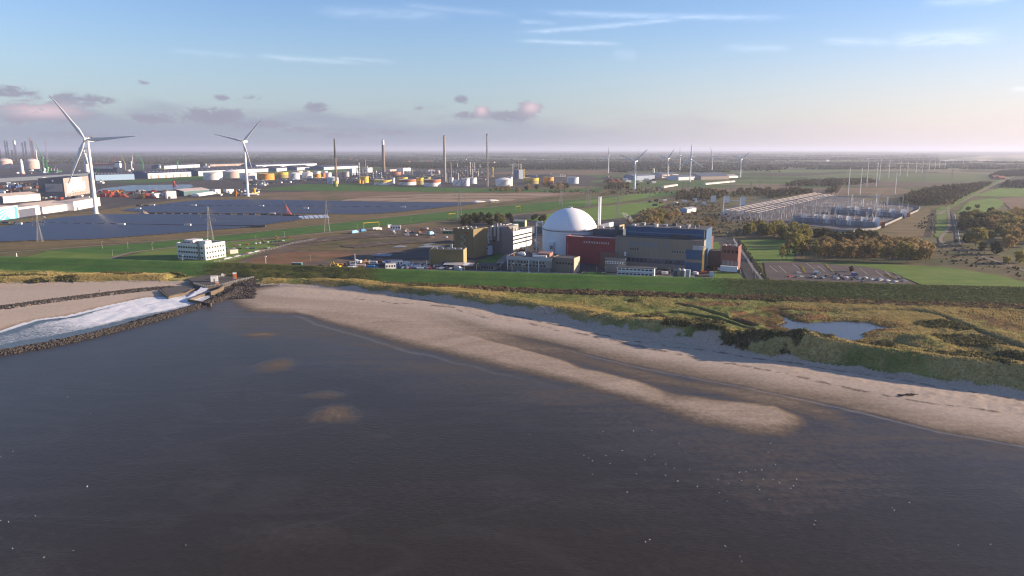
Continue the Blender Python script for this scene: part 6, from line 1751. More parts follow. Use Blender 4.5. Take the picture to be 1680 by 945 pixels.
for (x, lb) in ((703,'left white gas sphere at the back of the refinery'),(712,'middle white gas sphere at the back of the refinery'),(719,'right white gas sphere at the back of the refinery')):
    p = P(x, 287); r = 3.4*mpp(p); t = thing('gas_sphere', lb, 'tank', p, 0, 'gas spheres')
    MB().lathe(0, 0, [(max(.02, r*math.cos(a)), r*1.35 + r*math.sin(a)) for a in np.linspace(-1.57, 1.57, 12)], 20).build('sphere', TPK, t)
    mb = MB()
    for k in range(8): mb.cyl(r*.9*math.cos(k*.785), r*.9*math.sin(k*.785), 0, r*1.4, .5, None, 5)
    mb.build('legs_frame', METAL, t).name = 'leg_frame'
CH = M('chimney_brown', (0.25, 0.19, 0.155), .9, .15, .05)
p = P(630, 286); t = thing('chimney', 'tall brown chimney with a white top band', 'chimney', p); h = ztop(p, 229.5)
MB().cyl(0, 0, 0, h*.86, 6.6, 5.4, 24).build('shaft', CH, t); MB().cyl(0, 0, h*.86, h, 5.4, 5.0, 24).build('white_band', WHITE, t); MB().cyl(0, 0, h, h + .6, 5.3, None, 24).build('cap', DMETAL, t)
p = P(730, 297.5); t = thing('chimney', 'tall slender grey brown chimney without a band', 'chimney', p); h = ztop(p, 223)
MB().cyl(0, 0, 0, h, 4.4, 3.1, 24).build('shaft', M('chimney_grey', (.33, .28, .24), .9, .2, .06), t); MB().cyl(0, 0, h, h + 1.2, 3.6, None, 24).build('cap', DMETAL, t)
def flare(label, x, yb, yt, m1, m2):
    p = P(x, yb); t = thing('flare_tower', label, 'flare tower', p); h = ztop(p, yt)
    n = 5
    for k in range(n):
        mb = MB(); w0 = 3.2 - 2.0*k/n; w1 = 3.2 - 2.0*(k+1)/n
        lattice_mast(mb, h*.97*(k+1)/n, w0, w1, h*.97*k/n, 6, .55); mb.build('lattice_section', m1 if k < 3 else m2, t)
    MB().cyl(0, 0, 0, h, .9, .7, 10).build('riser_pipe', m1, t)
    MB().cyl(0, 0, h*.955, h*1.0, 1.9, 1.4, 10).build('burner_tip', DMETAL, t)
flare('lattice flare tower with a dark top, left of the banded chimney', 552, 304, 227, M('flare_rust', (.34, .24, .18)), DMETAL)
flare('tall pale lattice flare tower with a dark burner tip right of the white tanks', 799.5, 306, 219, M('flare_pale', (.42, .36, .33)), M('flare_pale', (.42, .36, .33)))
def column(label, x, yb, yt, w_, m_, cat='process column', group='process columns'):
    p = P(x, yb); t = thing('process_column', label, cat, p, 0, group); h = max(4, ztop(p, yt)); r = w_*mpp(p)/2
    MB().cyl(0, 0, 0, h*.96, r, r*.9, 14).build('shell', m_, t)
    MB().lathe(0, 0, [(r*.9, h*.96), (r*.6, h*.99), (.02, h)], 14).build('head', m_, t)
    mb = MB()
    for k in range(3): mb.lathe(0, 0, [(r, h*(.35 + .22*k)), (r*1.7, h*(.35 + .22*k) + .1), (r*1.7, h*(.35 + .22*k) + .9), (r, h*(.35+.22*k) + .9)], 10, False)
    mb.build('platform', DMETAL, t)
MSI = M('silver_cladding', (0.42, 0.40, 0.38), .4, .12, .1, .6)
for i, (x, yb, yt, w_, m_) in enumerate([(589.5,290,266.5,2.6,MSI),(594,292,276,2,MSI),(600,291,261.5,2.4,CH),(603,292,272,2,MSI),(618,296,280,2,WHITE),(612,294,281,1.6,MSI),(626,296,282,1.6,MSI),(676,290,276,1.4,MSI),(739.5,294,266,3,CH),(744,295,281,2,MSI),(748,295,282,1.6,MSI),
        (771.5,291,265.5,2.6,MSI),(778.5,290,266.5,2,MSI),(775,293,277,2.4,MSI),(784,292,281,3,MSI),(850,291,263,1.8,CH),(854.5,281,269,1.6,WHITE),(841,288,269,1.4,MSI),(767,294,272,1.4,CH),(752,295,284,1.8,WHITE),(733,300,284,1.3,MSI)]):
    column(f"{ORD[i] if i < 16 else ['seventeenth','eighteenth','nineteenth','twentieth','twenty first'][i-16]} steel process column of the refinery counted in a loose row", x, yb, yt, w_, m_)
for (x, yb, yt, w_, lb) in ((808,290,274,3.4,'bright yellow stack right of the tall flare'),(860,294,277.5,2.2,'yellow stack beside the blue grey block')):
    column(lb, x, yb, yt, w_, YELL, 'chimney', 'yellow stacks')
def frame_block(label, x0, x1, yb, yt, depth=18, lv=4, m_=DMETAL, fill=.6):
    t, L = site('process_unit', label, 'process unit', (x0, yb), (x1, yb - .2), 'process units')
    h = max(6, ztop(t.location, yt)); nx = max(2, int(L/9)); mb = MB(); me_ = MB(); pp = MB()
    for i in range(nx + 1):
        for y in (0, depth*.5, depth): mb.beam((L*i/nx, y, 0), (L*i/nx, y, h*random.uniform(.7, 1.0)), .7)
    for k in range(1, lv):
        for y in (0, depth*.5, depth): mb.beam((0, y, h*k/lv), (L, y, h*k/lv), .55)
        mb.box(0, 0, h*k/lv, L*.98, depth, h*k/lv + .25)
    for k in range(min(22, int(L*fill/2.2))):
        x, z = random.uniform(0, L-4), random.choice(range(lv)) * h/lv
        r = random.uniform(.8, 2.0)
        if random.random() < .5 or k < 2: me_.cone((x, random.uniform(1, depth), z + r), (x + random.uniform(3, 8), random.uniform(1, depth), z + r), r, r, 10)
        else: me_.cyl(x, random.uniform(0, depth), z, z + random.uniform(3, h/lv*1.6), r, None, 10)
    for k in range(int(L/3)):
        z = random.uniform(1, h*.8); pp.cone((random.uniform(0, L*.5), -random.random()*2, z), (random.uniform(L*.5, L), -random.random()*2, z), .32, .32, 6)
    mb.build('steel_frame', m_, t); pp.add(me_.v, me_.f, True).build('pipes_and_vessels', MSI, t)  # the process vessels are merged into the pipe mesh
for (a, b_, yb, yt, lb) in ((586,604,289,272,'tall dark distillation frame left of the banded chimney'),(604,632,299,291,'low pipe rack before the yellow banded tank'),(640,700,287,279,'pipe bridge behind the red banded tanks'),(746,790,289,270,'tallest process frame right of the bare chimney'),(780,800,296,286,'steel frame at the foot of the tall flare'),(862,930,291,285,'low pipe bridge behind the orange tank'),(500,552,297,291,'pipework between the orange tanks and the striped flare'),(575,612,293,282,'dark pipe and frame unit left of the banded chimney'),(606,640,294,283,'dark process unit round the base of the banded chimney'),(645,696,292,285,'low pipe unit behind the banded tanks'),(700,730,295,286,'tangle of pipes left of the bare chimney'),
        (735,768,293,277,'tall dark process frame right of the bare chimney'),(766,798,292,281,'steel process frame under twin columns'),(790,812,291,280,'pinkish grey process unit behind the tall flare'),(835,860,293,284,'small process unit beside the blue grey block'),(560,590,299,292,'low dark pipe rack right of the cone roofed tank'),(455,500,299,294,'low dark pipe rack on the quay before the tanks'),(400,455,301,295,'dark jetty pipework at the end of the basin')):
    frame_block(lb, a, b_, yb, yt)
def boxb(label, a, b_, depth, yt, wm, rm=ROOFL, name='industrial_building', cat='building', group=None):
    t, L = site(name, label, cat, a, b_, group); h = max(2.5, ztop(t.location, yt))
    MB().box(0, 0, -.3, L, depth, h).build('wall', wm, t)
    MB().box(-.3, -.3, h, L + .3, depth + .3, h + .45).build('roof', rm, t)
    MB().box(L*.1, -.14, 0, L*.1 + min(5, L*.3), .02, min(4.5, h*.6)).build('door', DMETAL, t)
    return t, L, h
boxb('white square building behind the banded chimney', (662,287), (674,286), 30, 276, TWH)
boxb('pale long building right of the banded chimney', (640,283), (662,281.5), 26, 278.5, TPK)
boxb('blue grey block with a yellow stack at its right', (851,294), (859,293.5), 20, 279, M('slate_blue', (.17, .21, .28)))
boxb('white and pink blocks at the left edge of the refinery', (578,288), (588,287), 20, 277, TBW)
boxb('white tank house at the top of the refinery frames', (603,283), (611,282.5), 20, 275.5, WHITE)
boxb('long pale building behind the process columns', (880,291), (928,290), 24, 287, TWH)
# ================================================================= long warehouses beside the harbour
WBL = M('shed_white_blue', (0.52, 0.56, 0.62), .6, .06, .05)
RBL = M('slate_roof_sheet', (0.055, 0.062, 0.090), .9, .12, .03, .05)
GBL = M('gable_blue', (0.06, 0.115, 0.19), .6, .08, .06)
ORW = M('orange_door', (0.50, 0.22, 0.10), .6, .1)
DWH = M('white_door', (0.70, 0.66, 0.62), .6, .05)
SK = M('skylight_sheet', (0.40, 0.42, 0.46), .4, .05)
wh = [((157,296.5),(221,294.5),60,287,LBLUE,0,None,12,'pale blue gabled warehouse just right of the nearest wind turbine'),
      ((243,293),(314,289.5),85,284.5,WBL,6,ORW,12,'white walled warehouse with orange doors facing the basin'),
      ((326,289.2),(419,284.2),85,281,WBL,9,DWH,12,'white walled warehouse behind the first white tanks'),
      ((398,283.6),(443,281.4),85,278,WBL,5,DWH,10,'long warehouse behind the yellow and orange tanks'),
      ((454,281.5),(471,280.2),85,276.2,WBL,3,DWH,5,'short bright warehouse front behind the blue white tank'),
      ((487.5,279.6),(512,278),85,275,WBL,4,DWH,6,'warehouse with plain white wall between two dark gables'),
      ((531.5,278.8),(589,276),85,274.2,WBL,8,DWH,12,'long warehouse with a row of white doors left of the refinery'),
      ((270,277.5),(328,274.5),70,272,WBL,0,None,10,'far white warehouse behind the harbour cranes'),
      ((345,273.2),(402,271.3),70,269.8,M('rusty_shed', (.36,.26,.22)),3,DWH,8,'far brownish warehouse beyond the slate roofs'),
      ((420,275.5),(520,272.2),110,270.8,WBL,0,None,14,'farthest long slate roof with rows of skylights')]
for (a, b_, dp, yt, wm, nd_, dm, sk, lb) in wh:
    gable_shed(lb, a, b_, dp, yt, wm, RBL, 'warehouse', 'warehouse', 'harbour warehouses', sk, GBL, nd_, dm, None, SK)
gable_shed('dark long warehouse roof behind the dark hangar on the left', (0,299), (150,289), 60, 292.5, M('dark_shed', (.10,.12,.15)), RBL, 'warehouse', 'warehouse', 'harbour warehouses', 0, GBL)
gable_shed('teal hall with a pale pink roof near the solar park', (302,322), (344,318.5), 44, 314, M('teal_wall', (.07,.14,.15)), M('pink_roof', (.52,.43,.39)), 'hall', 'hall', None, 0, M('navy_gable', (.03,.06,.085)), 2, DMETAL, 4)
t, L = site('arched_shelter', 'white arched shelter in front of the teal hall', 'shelter', (327,322), (354,318))
pr = [(9*math.cos(a) + 9, 6.0*math.sin(a)) for a in np.linspace(0, math.pi, 12)][::-1]
MB().profile_x(pr[::-1], 0, L).build('canopy', WHITE, t); MB().box(L + .0, 5, 0, L + .2, 13, 4).build('door', DMETAL, t)
# dark hangar with white doors
t, L = site('shipyard_hangar', 'dark tall hangar with huge white sliding doors', 'hangar', (66,324), (107,323.5))
H = ztop(t.location, 293)
q = P(148, 317.5); lq = (q - t.location); D2 = lq.length*1.0
block(t, 0, 0, L, D2, H, M('hangar_slate', (.085,.10,.13), .7, .06), RBL, par=.6)
MB().box(L*.25, -.3, H*.30, L*.93, .02, H*.72).build('grey_door', M('door_grey', (.24,.25,.29), .6), t)
MB().box(L + .02, -.1, 0, L + .3, D2, H).build('side_wall', M('side_grey', (.34,.28,.26), .7), t)
MB().box(L + .3, D2*.10, H*.2, L + .6, D2*.82, H*.72).build('sliding_door', WHITE, t)
MB().box(L + .3, D2*.28, H*.76, L + .62, D2*.72, H*.99).build('upper_door', WHITE, t)
o = MB().lathe(0, 0, [(1.8, 0), (2.4, .1), (2.4, .3), (1.8, .4)], 20).build('round_emblem', M('emblem_grey', (.4,.42,.45)), t)
o.rotation_euler = (math.pi/2, 0, 0); o.location = (L*.55, -.05, H*.86)
mb = MB()
for k in range(6): mb.beam((L + 2, D2*(.3 + k*.1), 0), (L + 2, D2*(.3 + k*.1), H*.28), .6)
mb.box(L + .6, D2*.25, H*.26, L + 5, D2*.85, H*.29); mb.build('loading_frame', M('loading_tan', (.45,.33,.27)), t)
# white sheds at the left edge
CRM = M('cream_wall', (0.80, 0.76, 0.72), .6, .05, .08); CRF = M('cream_roof', (0.55, 0.44, 0.37), .8, .12, .05)
gable_shed('cream white triple roofed shed behind at the left edge', (6,333.5), (67,328.5), 50, 322.5, CRM, CRF, 'factory_shed', 'shed', None, 0, M('grey_gable', (.2,.2,.22)), 0, None, 4)
gable_shed('long low cream roofed shed with wavy white front at the left', (64,352), (122,344), 70, 341, CRM, CRF, 'factory_shed', 'shed', None, 0, CRM, 0, None, 5)
boxb('white entrance block at the right end of the cream sheds', (122,345.5), (165,337.5), 30, 331, CRM, CRF, 'factory_block', 'building')
boxb('low cream hall behind the turquoise mural at the left edge', (-60,362), (0,358), 60, 341, CRM, CRF, 'factory_block', 'building')
t, L = site('mural_hall', 'white hall whose front carries a turquoise mural with white rays', 'hall', (-46,367.5), (31,357.5))
H = ztop(t.location, 345.5)
MB().box(0, 0, -.3, L, 40, H).build('wall', CRM, t); MB().box(-.4, -.4, H, L+.4, 40.4, H + .5).build('roof', CRF, t)
MB().box(.5, -.12, 0, L*.985, .02, H - .8).build('mural', M('turquoise_mural', (.10,.58,.66), .6, .03), t)
mb = MB(); ox, oz = L*.93, H*.96
for k, a in enumerate(np.linspace(math.pi*1.03, math.pi*1.46, 9)):
    R_ = H*(2.0 if k < 4 else 1.1); da = .035
    def cl_(ang, rr):
        x, z = ox + math.cos(ang)*rr, oz + math.sin(ang)*rr
        if z < .1: s_ = (oz - .1)/(oz - z); x, z = ox + (x-ox)*s_, .1
        return (x, -.16, z)
    mb.add([cl_(a, 1.5), cl_(a - da, R_), cl_(a + da, R_)], [(0, 1, 2)])
mb.build('white_rays', WHITE, t)
t, L = site('dark_front_hall', 'cream hall with a wide dark roller front beside the mural', 'hall', (32,357), (66,352))
H = ztop(t.location, 341)
MB().box(0, 0, -.3, L, 40, H).build('wall', CRM, t); MB().box(-.3, -.3, H, L+.3, 40.3, H+.5).build('roof', CRF, t)
MB().box(.4, -.15, 0, L*.78, .02, H*.82).build('roller_front', M('slate_front', (.10,.11,.15), .6), t)
# ================================================================= harbour: ships, cranes, rigs
def domed(label, x0, x1, yt, yb): tank(label, x0, x1, yt, yb, TPK, None, 'dome', 'domed harbour tanks')
domed('big domed tank at the left edge behind the harbour', -1, 20, 264, 277); domed('big domed tank beside the jack up rig', 43, 64, 264.5, 277)
RIG = M('rig_steel', (0.17, 0.13, 0.14), .7, .15, .1)
for i, (x, yt, m_, lb) in enumerate(((2,243,RIG,'lattice rig leg cut by the left edge'),(12,230.5,DMETAL,'left dark lattice leg of the tall rig'),(15.5,231,DMETAL,'right dark lattice leg of the tall rig'),(22,246,RIG,'short brown lattice leg behind the domed tank'),(27.5,230,RIG,'wide brown lattice leg with a white board'),(40.5,234,RIG,'brown lattice leg left of the white board'),(45,232,RIG,'lattice leg carrying a small light'),(54,226,M('rig_orange',(.34,.17,.12)),'thin orange lattice leg in the middle'),(57,231,RIG,'brown lattice leg behind the green crane'),(78.5,228,M('rig_bluered',(.22,.20,.32)),'blue and red lattice leg right of the green crane'))):
    p = P(x, 266); t = thing('rig_leg', lb, 'rig leg', p, .4*i, 'lattice legs of the jack up rigs'); h = ztop(p, yt)
    w_ = {4: 6, 1: 3.4, 2: 3.4}.get(i, 4.2)
    mb = MB(); lattice_mast(mb, h, w_, w_, 0, 16, .9); mb.build('lattice_leg', m_, t)
    if i in (4, 6): MB().box(-w_*1.2, -w_ - .8, h*.80, w_*1.2, -w_ - .2, h*.98).build('white_board', WHITE, t)
    MB().box(-w_-3, -w_-3, 0, w_+3, w_+3, 8).build('jack_house', GREYW, t)
GRN = M('crane_green', (0.10, 0.42, 0.12), .6, .1); RDW = M('crane_red', (0.55, 0.10, 0.08), .6, .1)
def crane(label, xb, yb, xt, yt, m_, wbase=5, group='harbour cranes'):
    p = P(xb, yb); t = thing('harbour_crane', label, 'crane', p, 0, group); s = mpp(p)
    hj = ztop(p, yt); hm_ = max(6, hj*.42) if yt < yb else 8
    mb = MB(); lattice_mast(mb, hm_, wbase*.5, wbase*.4, 0, 4, .8); mb.build('pedestal', m_, t)
    MB().box(-wbase*.8, -wbase*.6, hm_, wbase*.9, wbase*.6, hm_ + 5).build('machine_house', m_, t)
    tip = Vector(((xt - xb)*s, 0, hj)); root = Vector((0, 0, hm_ + 3))
    mb = MB(); n = 8; u_ = (tip - root).normalized(); nn_ = Vector((-u_.z, 0, u_.x))
    for sgn in (-1, 1):
        for y in (-1, 1): mb.beam(root + nn_*sgn*1.6 + Vector((0, y*1.6, 0)), tip + nn_*sgn*.4 + Vector((0, y*.4, 0)), .6)
    for k in range(n):
        a, c = root.lerp(tip, k/n), root.lerp(tip, (k+1)/n); ww = 1.6 - 1.2*k/n
        for y in (-1, 1): mb.beam(a + nn_*ww + Vector((0, y*ww, 0)), c - nn_*ww + Vector((0, y*ww, 0)), .4)
    mb.build('jib', m_, t)
crane('green harbour crane with a long jib leaning left', 72, 279, 63.5, 233, GRN); crane('green A frame crane beside the white crane', 78, 286, 80, 262, GRN, 8)
crane('small green crane with thin raised jib left of the warehouses', 235, 279, 225.5, 251, GRN, 4); crane('green pedestal crane before the far white warehouse', 291.5, 277, 302, 254, GRN, 5)
crane('yellow boom crane right of the crane ship', 206, 281, 201, 253, M('crane_tan', (.50,.38,.18)), 3); crane('tiny bright green crane above the slate roofs', 450, 274, 450.5, 263, GRN, 4)
crane('orange loading crane on the quay near the second big turbine', 386, 322, 388, 311, M('crane_orange', (.55,.22,.04)), 4); crane('red dockside crane in front of the basin', 285, 305, 292, 309.5, RDW, 3)
crane('red and white crane standing on the crane ship', 191, 281, 188, 256, RDW, 7)
p = P(144, 288); t = thing('ship_crane', 'massive white ship crane with broad T shaped top behind the nearest turbine', 'crane', p); s = mpp(p); h = ztop(p, 242.5)
MB().cyl(0, 0, 0, h*.42, 4.4*s, 3.2*s, 16).build('pedestal', WHITE, t)
mb = MB()
for sx_ in (-1, 1):
    mb.beam((sx_*3*s, 0, h*.42), (-3*s + sx_*1.2*s, 0, h*.97), 1.2*s); mb.beam((sx_*2.5*s, 2, h*.42), (sx_*3*s - 2*s, 2, h*.8), .9*s)
for k in range(4): mb.beam((-4*s, 0, h*(.5+.11*k)), (3*s, 0, h*(.55+.1*k)), .7*s)
mb.build('jib_frame', WHITE, t)
MB().box(-9.5*s, -s, h*.955, 6.5*s, s, h).build('top_beam', WHITE, t)
def ship(label, x0, x1, yb, hull, sup, hh=9, sup_pos=.15, suph=16, group='ships in the harbour'):
    t, L = site('ship', label, 'ship', (x0, yb), (x1, yb), group); w_ = max(10, L*.16)
    MB().prism([(0, w_*.3), (L*.08, 0), (L*.85, 0), (L, w_*.5), (L*.85, w_), (L*.08, w_), (0, w_*.7)], -.2, hh).build('hull', hull, t)
    MB().prism([(L*sup_pos, w_*.15), (L*(sup_pos+.16), w_*.15), (L*(sup_pos+.16), w_*.85), (L*sup_pos, w_*.85)], hh, hh + suph).build('superstructure', sup, t)
    MB().box(L*(sup_pos+.01), w_*.1, hh + suph*.75, L*(sup_pos+.165), w_*.9, hh + suph*.9).build('bridge', GLASS, t)
    mb = MB()
    for k in range(4): mb.cyl(L*(.45 + k*.12), w_*.5, hh, hh + 12 - k, .7, .4, 6)
    mb.build('masts_group', WHITE, t).name = 'mast'
    return t, L, hh
t, L, hh = ship('dark crane ship with a green ring emblem on its hull', 150, 200, 284, M('hull_navy', (.06,.08,.12)), WHITE, 24, .78, 26)
MB().box(4, -.2, hh*.82, L*.72, -.02, hh*1.0).build('white_deck_stripe', WHITE, t)
mb = MB(); rg_ = 9.0
for r_, w2 in ((rg_, 2.2),):
    for k in range(4):
        a0, a1 = k*math.pi/2, (k+1)*math.pi/2
        mb.beam((r_*math.cos(a0), 0, r_*math.sin(a0)), (r_*math.cos(a1), 0, r_*math.sin(a1)), w2)
mb.box(-rg_*.7, -1, -1.2, rg_*.7, 1, 1.2)
o = mb.build('green_emblem', GRN, t); o.location = (L*.22, -1.0, hh*.45)
b2 = MB()
for k in range(8): b2.cone((L*.08 + k*L*.085, 8, hh + 14), (L*.08 + (k+1)*L*.085, 8, hh + 14), 4.5, 4.5, 8)
b2.build('red_white_boom', M('boom_red', (.60,.30,.27)), t)
ship('white and yellow work ship behind the quay sheds', 256, 272, 279, M('hull_yellow', (.6,.55,.2)), WHITE, 8, .25, 18)
ship('small white cargo ship among the slate roofs', 333, 344, 275, WHITE, WHITE, 9, .3, 14)
ship('white barge at the right end of the basin', 424, 436, 304.5, WHITE, WHITE, 4, .3, 4)
ship('white patrol boat moored behind the dark hangar', 158, 170, 301, WHITE, WHITE, 4, .4, 4)
ship('pale ship with white superstructure left of the crane ship', 60, 100, 283, M('hull_green', (.12,.34,.14)), WHITE, 8, .15, 14)
p = P(37.5, 287); t = thing('tower_section', 'upright white turbine tower section with a red foot', 'tower section', p); s = mpp(p); h = ztop(p, 261.5)
MB().cyl(0, 0, h*.1, h*.86, 2.6*s, 2.3*s, 16).build('shaft', WHITE, t); MB().cyl(0, 0, 0, h*.1, 2.8*s, None, 16).build('red_foot', RDW, t); MB().cyl(0, 0, h*.86, h, 2.3*s, 1.0*s, 16).build('tip', WHITE, t)
for (x, yb, yt, lb) in ((216.5,279,264,'white tower pair on the quay right of the crane ship'),(62,272,246,'white mast beside the domed tank'),(92,285,268,'left thin dark mast with a white foot'),(71,286,263,'thin dark mast left of the green A frame')):
    p = P(x, yb); t = thing('quay_mast', lb, 'mast', p, 0, 'masts on the quay'); h = ztop(p, yt); s = mpp(p)
    MB().cyl(0, 0, 0, h, .9*s, .6*s, 10).build('mast', WHITE if x in (216.5, 62) else DMETAL, t); MB().box(-2*s, -2*s, 0, 2*s, 2*s, 2.4*s).build('foot', WHITE, t)
# ---- yards full of stacked goods: containers, heaps, crates (each one its own thing)
CC = [('white', WHITE), ('red', M('cont_red', (.42,.06,.04))), ('orange', M('cont_orange', (.55,.25,.06))), ('blue', M('cont_blue', (.06,.12,.28))), ('grey', GREYW), ('rusty', RUST), ('green', M('cont_green', (.06,.2,.1))), ('dark', DMETAL), ('cream', CRM)]
cpr = {}
def container(colr, p, rz, label, group, sc_=1.0):
    if colr not in cpr:
        t = thing('cargo_container', label, 'container', p, rz, group)
        m_ = dict(CC)[colr]
        mb = MB().box(-3, -1.22, .12, 3, 1.22, 2.6)
        for k in range(14): mb.box(-2.9 + k*.42, -1.28, .3, -2.7 + k*.42, 1.28, 2.45)
        mb.build('body', m_, t); MB().box(3, -1.1, .25, 3.06, 1.1, 2.5).build('door', m_, t)
        MB().box(-3.05, -1.25, 0, 3.05, 1.25, .12).build('base', DMETAL, t)
        cpr[colr] = t
        t.scale = (sc_,)*3
        return t
    return copy_tree(cpr[colr], p, rz, label, group, sc_)
def yard(pxs, spacing, cols, where, group, n, s0=1.0, s1=2.0):
    ps = pts_in(pxs, spacing); random.shuffle(ps)
    for (x, y) in ps[:n]:
        cn = random.choice(cols)
        container(cn, (x, y, .06), random.choice((.1, .3, 1.5, 2.0)), f'{cn} container or crate lying {where}', group, random.uniform(s0, s1))
yard([(0,322),(0,303),(60,300),(62,316)], 22, ['grey','dark','rusty','blue','white'], 'in the dark yard left of the hangar', 'goods in the yard left of the hangar', 28, 1.5, 2.6)
yard([(165,324),(162,314),(210,313),(212,321)], 16, ['red','rusty','red','dark','orange'], 'on the red scrap yard beside the turbine', 'goods on the red scrap yard', 26, 1.2, 2.0)
yard([(212,323),(214,314),(300,313),(290,320)], 20, ['white','rusty','dark','grey','red'], 'on the quay before the teal hall', 'goods on the quay before the teal hall', 24, 1.2, 2.0)
yard([(355,322),(350,312),(420,310),(440,316),(400,322)], 17, ['white','dark','orange','rusty','cream'], 'around the foot of the second big turbine', 'goods around the second big turbine', 20, .9, 1.7)
yard([(400,304),(440,298),(500,300),(470,304)], 18, ['white','grey','dark'], 'on the quay end before the tanks', 'goods on the quay end', 14, 1.2, 2.2)
yard([(68,328),(72,322),(150,322),(150,328)], 14, ['white','grey','dark','red','cream'], 'in front of the dark hangar', 'goods in front of the dark hangar', 16, .9, 1.6)
yard([(60,300),(75,292),(76,299)], 20, ['white','cream','orange'], 'beside the long dark roof', 'goods beside the long dark roof', 8, 1.5, 2.5)
yard([(20,287),(20,280),(230,280),(230,285)], 42, ['white','green','white','cream','grey'], 'along the far quay', 'goods along the far quay', 20, 1.8, 3.2)
yard([(1075,345),(1060,328),(1160,322),(1180,332),(1120,340)], 24, ['grey','white','dark','rusty','cream'], 'in the material yard beyond the autumn thicket', 'goods in the material yard', 26, .9, 1.6)
yard([(985,296),(1000,288),(1080,292),(1085,303),(1040,304)], 36, ['rusty','dark','grey','cream'], 'on the scrap heap below the wind turbines', 'goods below the wind turbines', 20, 1.5, 3)
for (pl, n_, wh_, gr_) in (([(545,443),(552,434),(600,428),(650,428),(655,440),(600,444)],30,'near the seaward fence of the building plot','goods on the building plot'),([(640,384),(650,377),(740,374),(738,392),(700,392)],28,'at the back of the building plot','goods at the back of the plot'),([(836,412),(850,396),(884,396),(880,416)],14,'in the yard left of the dome','goods beside the dome'),([(1018,449.5),(1060,446.5),(1150,450),(1148,456),(1080,452)],16,'at the foot of the turbine hall','goods below the turbine hall'),([(1156,442),(1160,430),(1180,432),(1180,444)],8,'beside the brick corridor','goods beside the brick corridor')):
    yard(pl, 7, ['white','grey','dark','blue','orange','rusty','cream'], wh_, gr_, n_, .6, 1.0)
def heap(label, px, py, w_, h, m_):
    p = P(px, py); t = thing('heap', label, 'heap', p, random.random()*3, 'heaps')
    n = 16; vs = [(0, 0, h)]; 
    for r_, z in ((.35, .72), (.7, .3), (1.0, -.02)):
        for i in range(n):
            a = 2*math.pi*i/n; k = r_*w_*random.uniform(.85, 1.15); vs.append((math.cos(a)*k, math.sin(a)*k*.7, z*h*random.uniform(.85, 1.1)))
    fs = [(0, 1+i, 1+(i+1) % n) for i in range(n)] + [(1+q*n+i, 1+(q+1)*n+i, 1+(q+1)*n+(i+1) % n, 1+q*n+(i+1) % n) for q in range(2) for i in range(n)]
    MB().add(vs, fs).build('heap_body', m_, t)
SCR = M('red_scrap', (.34, .07, .045), .9, .35, .4)
for (x, y, w_, h, m_, lb) in ((183,323,16,7,SCR,'red scrap heap left on the yard beside the nearest turbine'),(200,323,18,8,SCR,'red scrap heap right on the yard beside the nearest turbine'),(241,325,22,11,SCR,'big red scrap heap before the white workshops'),(236,351,10,5.5,M('sand_heap', (.33,.25,.19)),'pale sand heap at the edge of the solar park'),
      (526,440,11,3.6,M('earth_heap', (.075,.06,.048), .95, .3),'dark earth mound on the building plot'),(540,441,8,2.2,M('earth_heap', (.075,.06,.048)),'smaller dark earth mound on the building plot'),(1000,299,30,12,RUST,'rusty heap left below the wind turbines'),(1012,298,26,10,RUST,'rusty heap right below the wind turbines'),(706,390,8,2,SOIL,'brown earth heap at the back of the building plot')):
    heap(lb, x, y, w_, h, m_)
for (x0, x1, yb, yt, lb) in ((254,261,325,318,'white round roofed workshop left of the teal hall'),(274,290,326,314,'white cluster of workshops left of the teal hall'),(262,270,322,317,'small white workshop beside the red heap'),(281,300,321,316,'grey blue workshop left of the teal hall'),(354,362,318,311,'pinkish workshop right of the white arch'),(372,384,316,311,'white low workshop behind the orange crane')):
    boxb(lb, (x0, yb), (x1, yb - .6), 16, yt, WHITE if 'white' in lb else TPK, ROOFL, 'workshop', 'workshop', 'quay workshops')
for i, (x, y, x2, m_, lb) in enumerate(((398,321,427,WHITE,'long white turbine blade part at the foot of the second big turbine'),(412,319,425,M('cream_yellow', (.7,.55,.12)),'yellow and white foundation part at the foot of the second big turbine'),(800,332,819,WHITE,'right white blade on the stand behind the solar park'),(775,334,797,WHITE,'left white blade on the stand behind the solar park'))):
    t, L = site('turbine_part', lb, 'turbine part', (x, y), (x2, y - .5))
    o = MB().lathe(0, 0, [(.5, 0), (2.4, L*.1), (2.6, L*.3), (1.8, L*.7), (.5, L)], 10).build('blade_body', m_, t)
    o.rotation_euler = (0, math.pi/2, 0); o.location.z = 3
    for q in (.2, .7): MB().box(L*q - .5, -2, 0, L*q + .5, 2, 2).build('cradle', DMETAL, t)
p = P(418, 320); t = thing('yellow_foundation', 'upright yellow foundation cylinder beside the second big turbine', 'foundation', p); MB().cyl(0, 0, 0, ztop(p, 309), 2.2, None, 14).build('cylinder_body', YELL, t); MB().box(-6, -5, 0, 8, 5, 1.5).build('base', TWH, t)
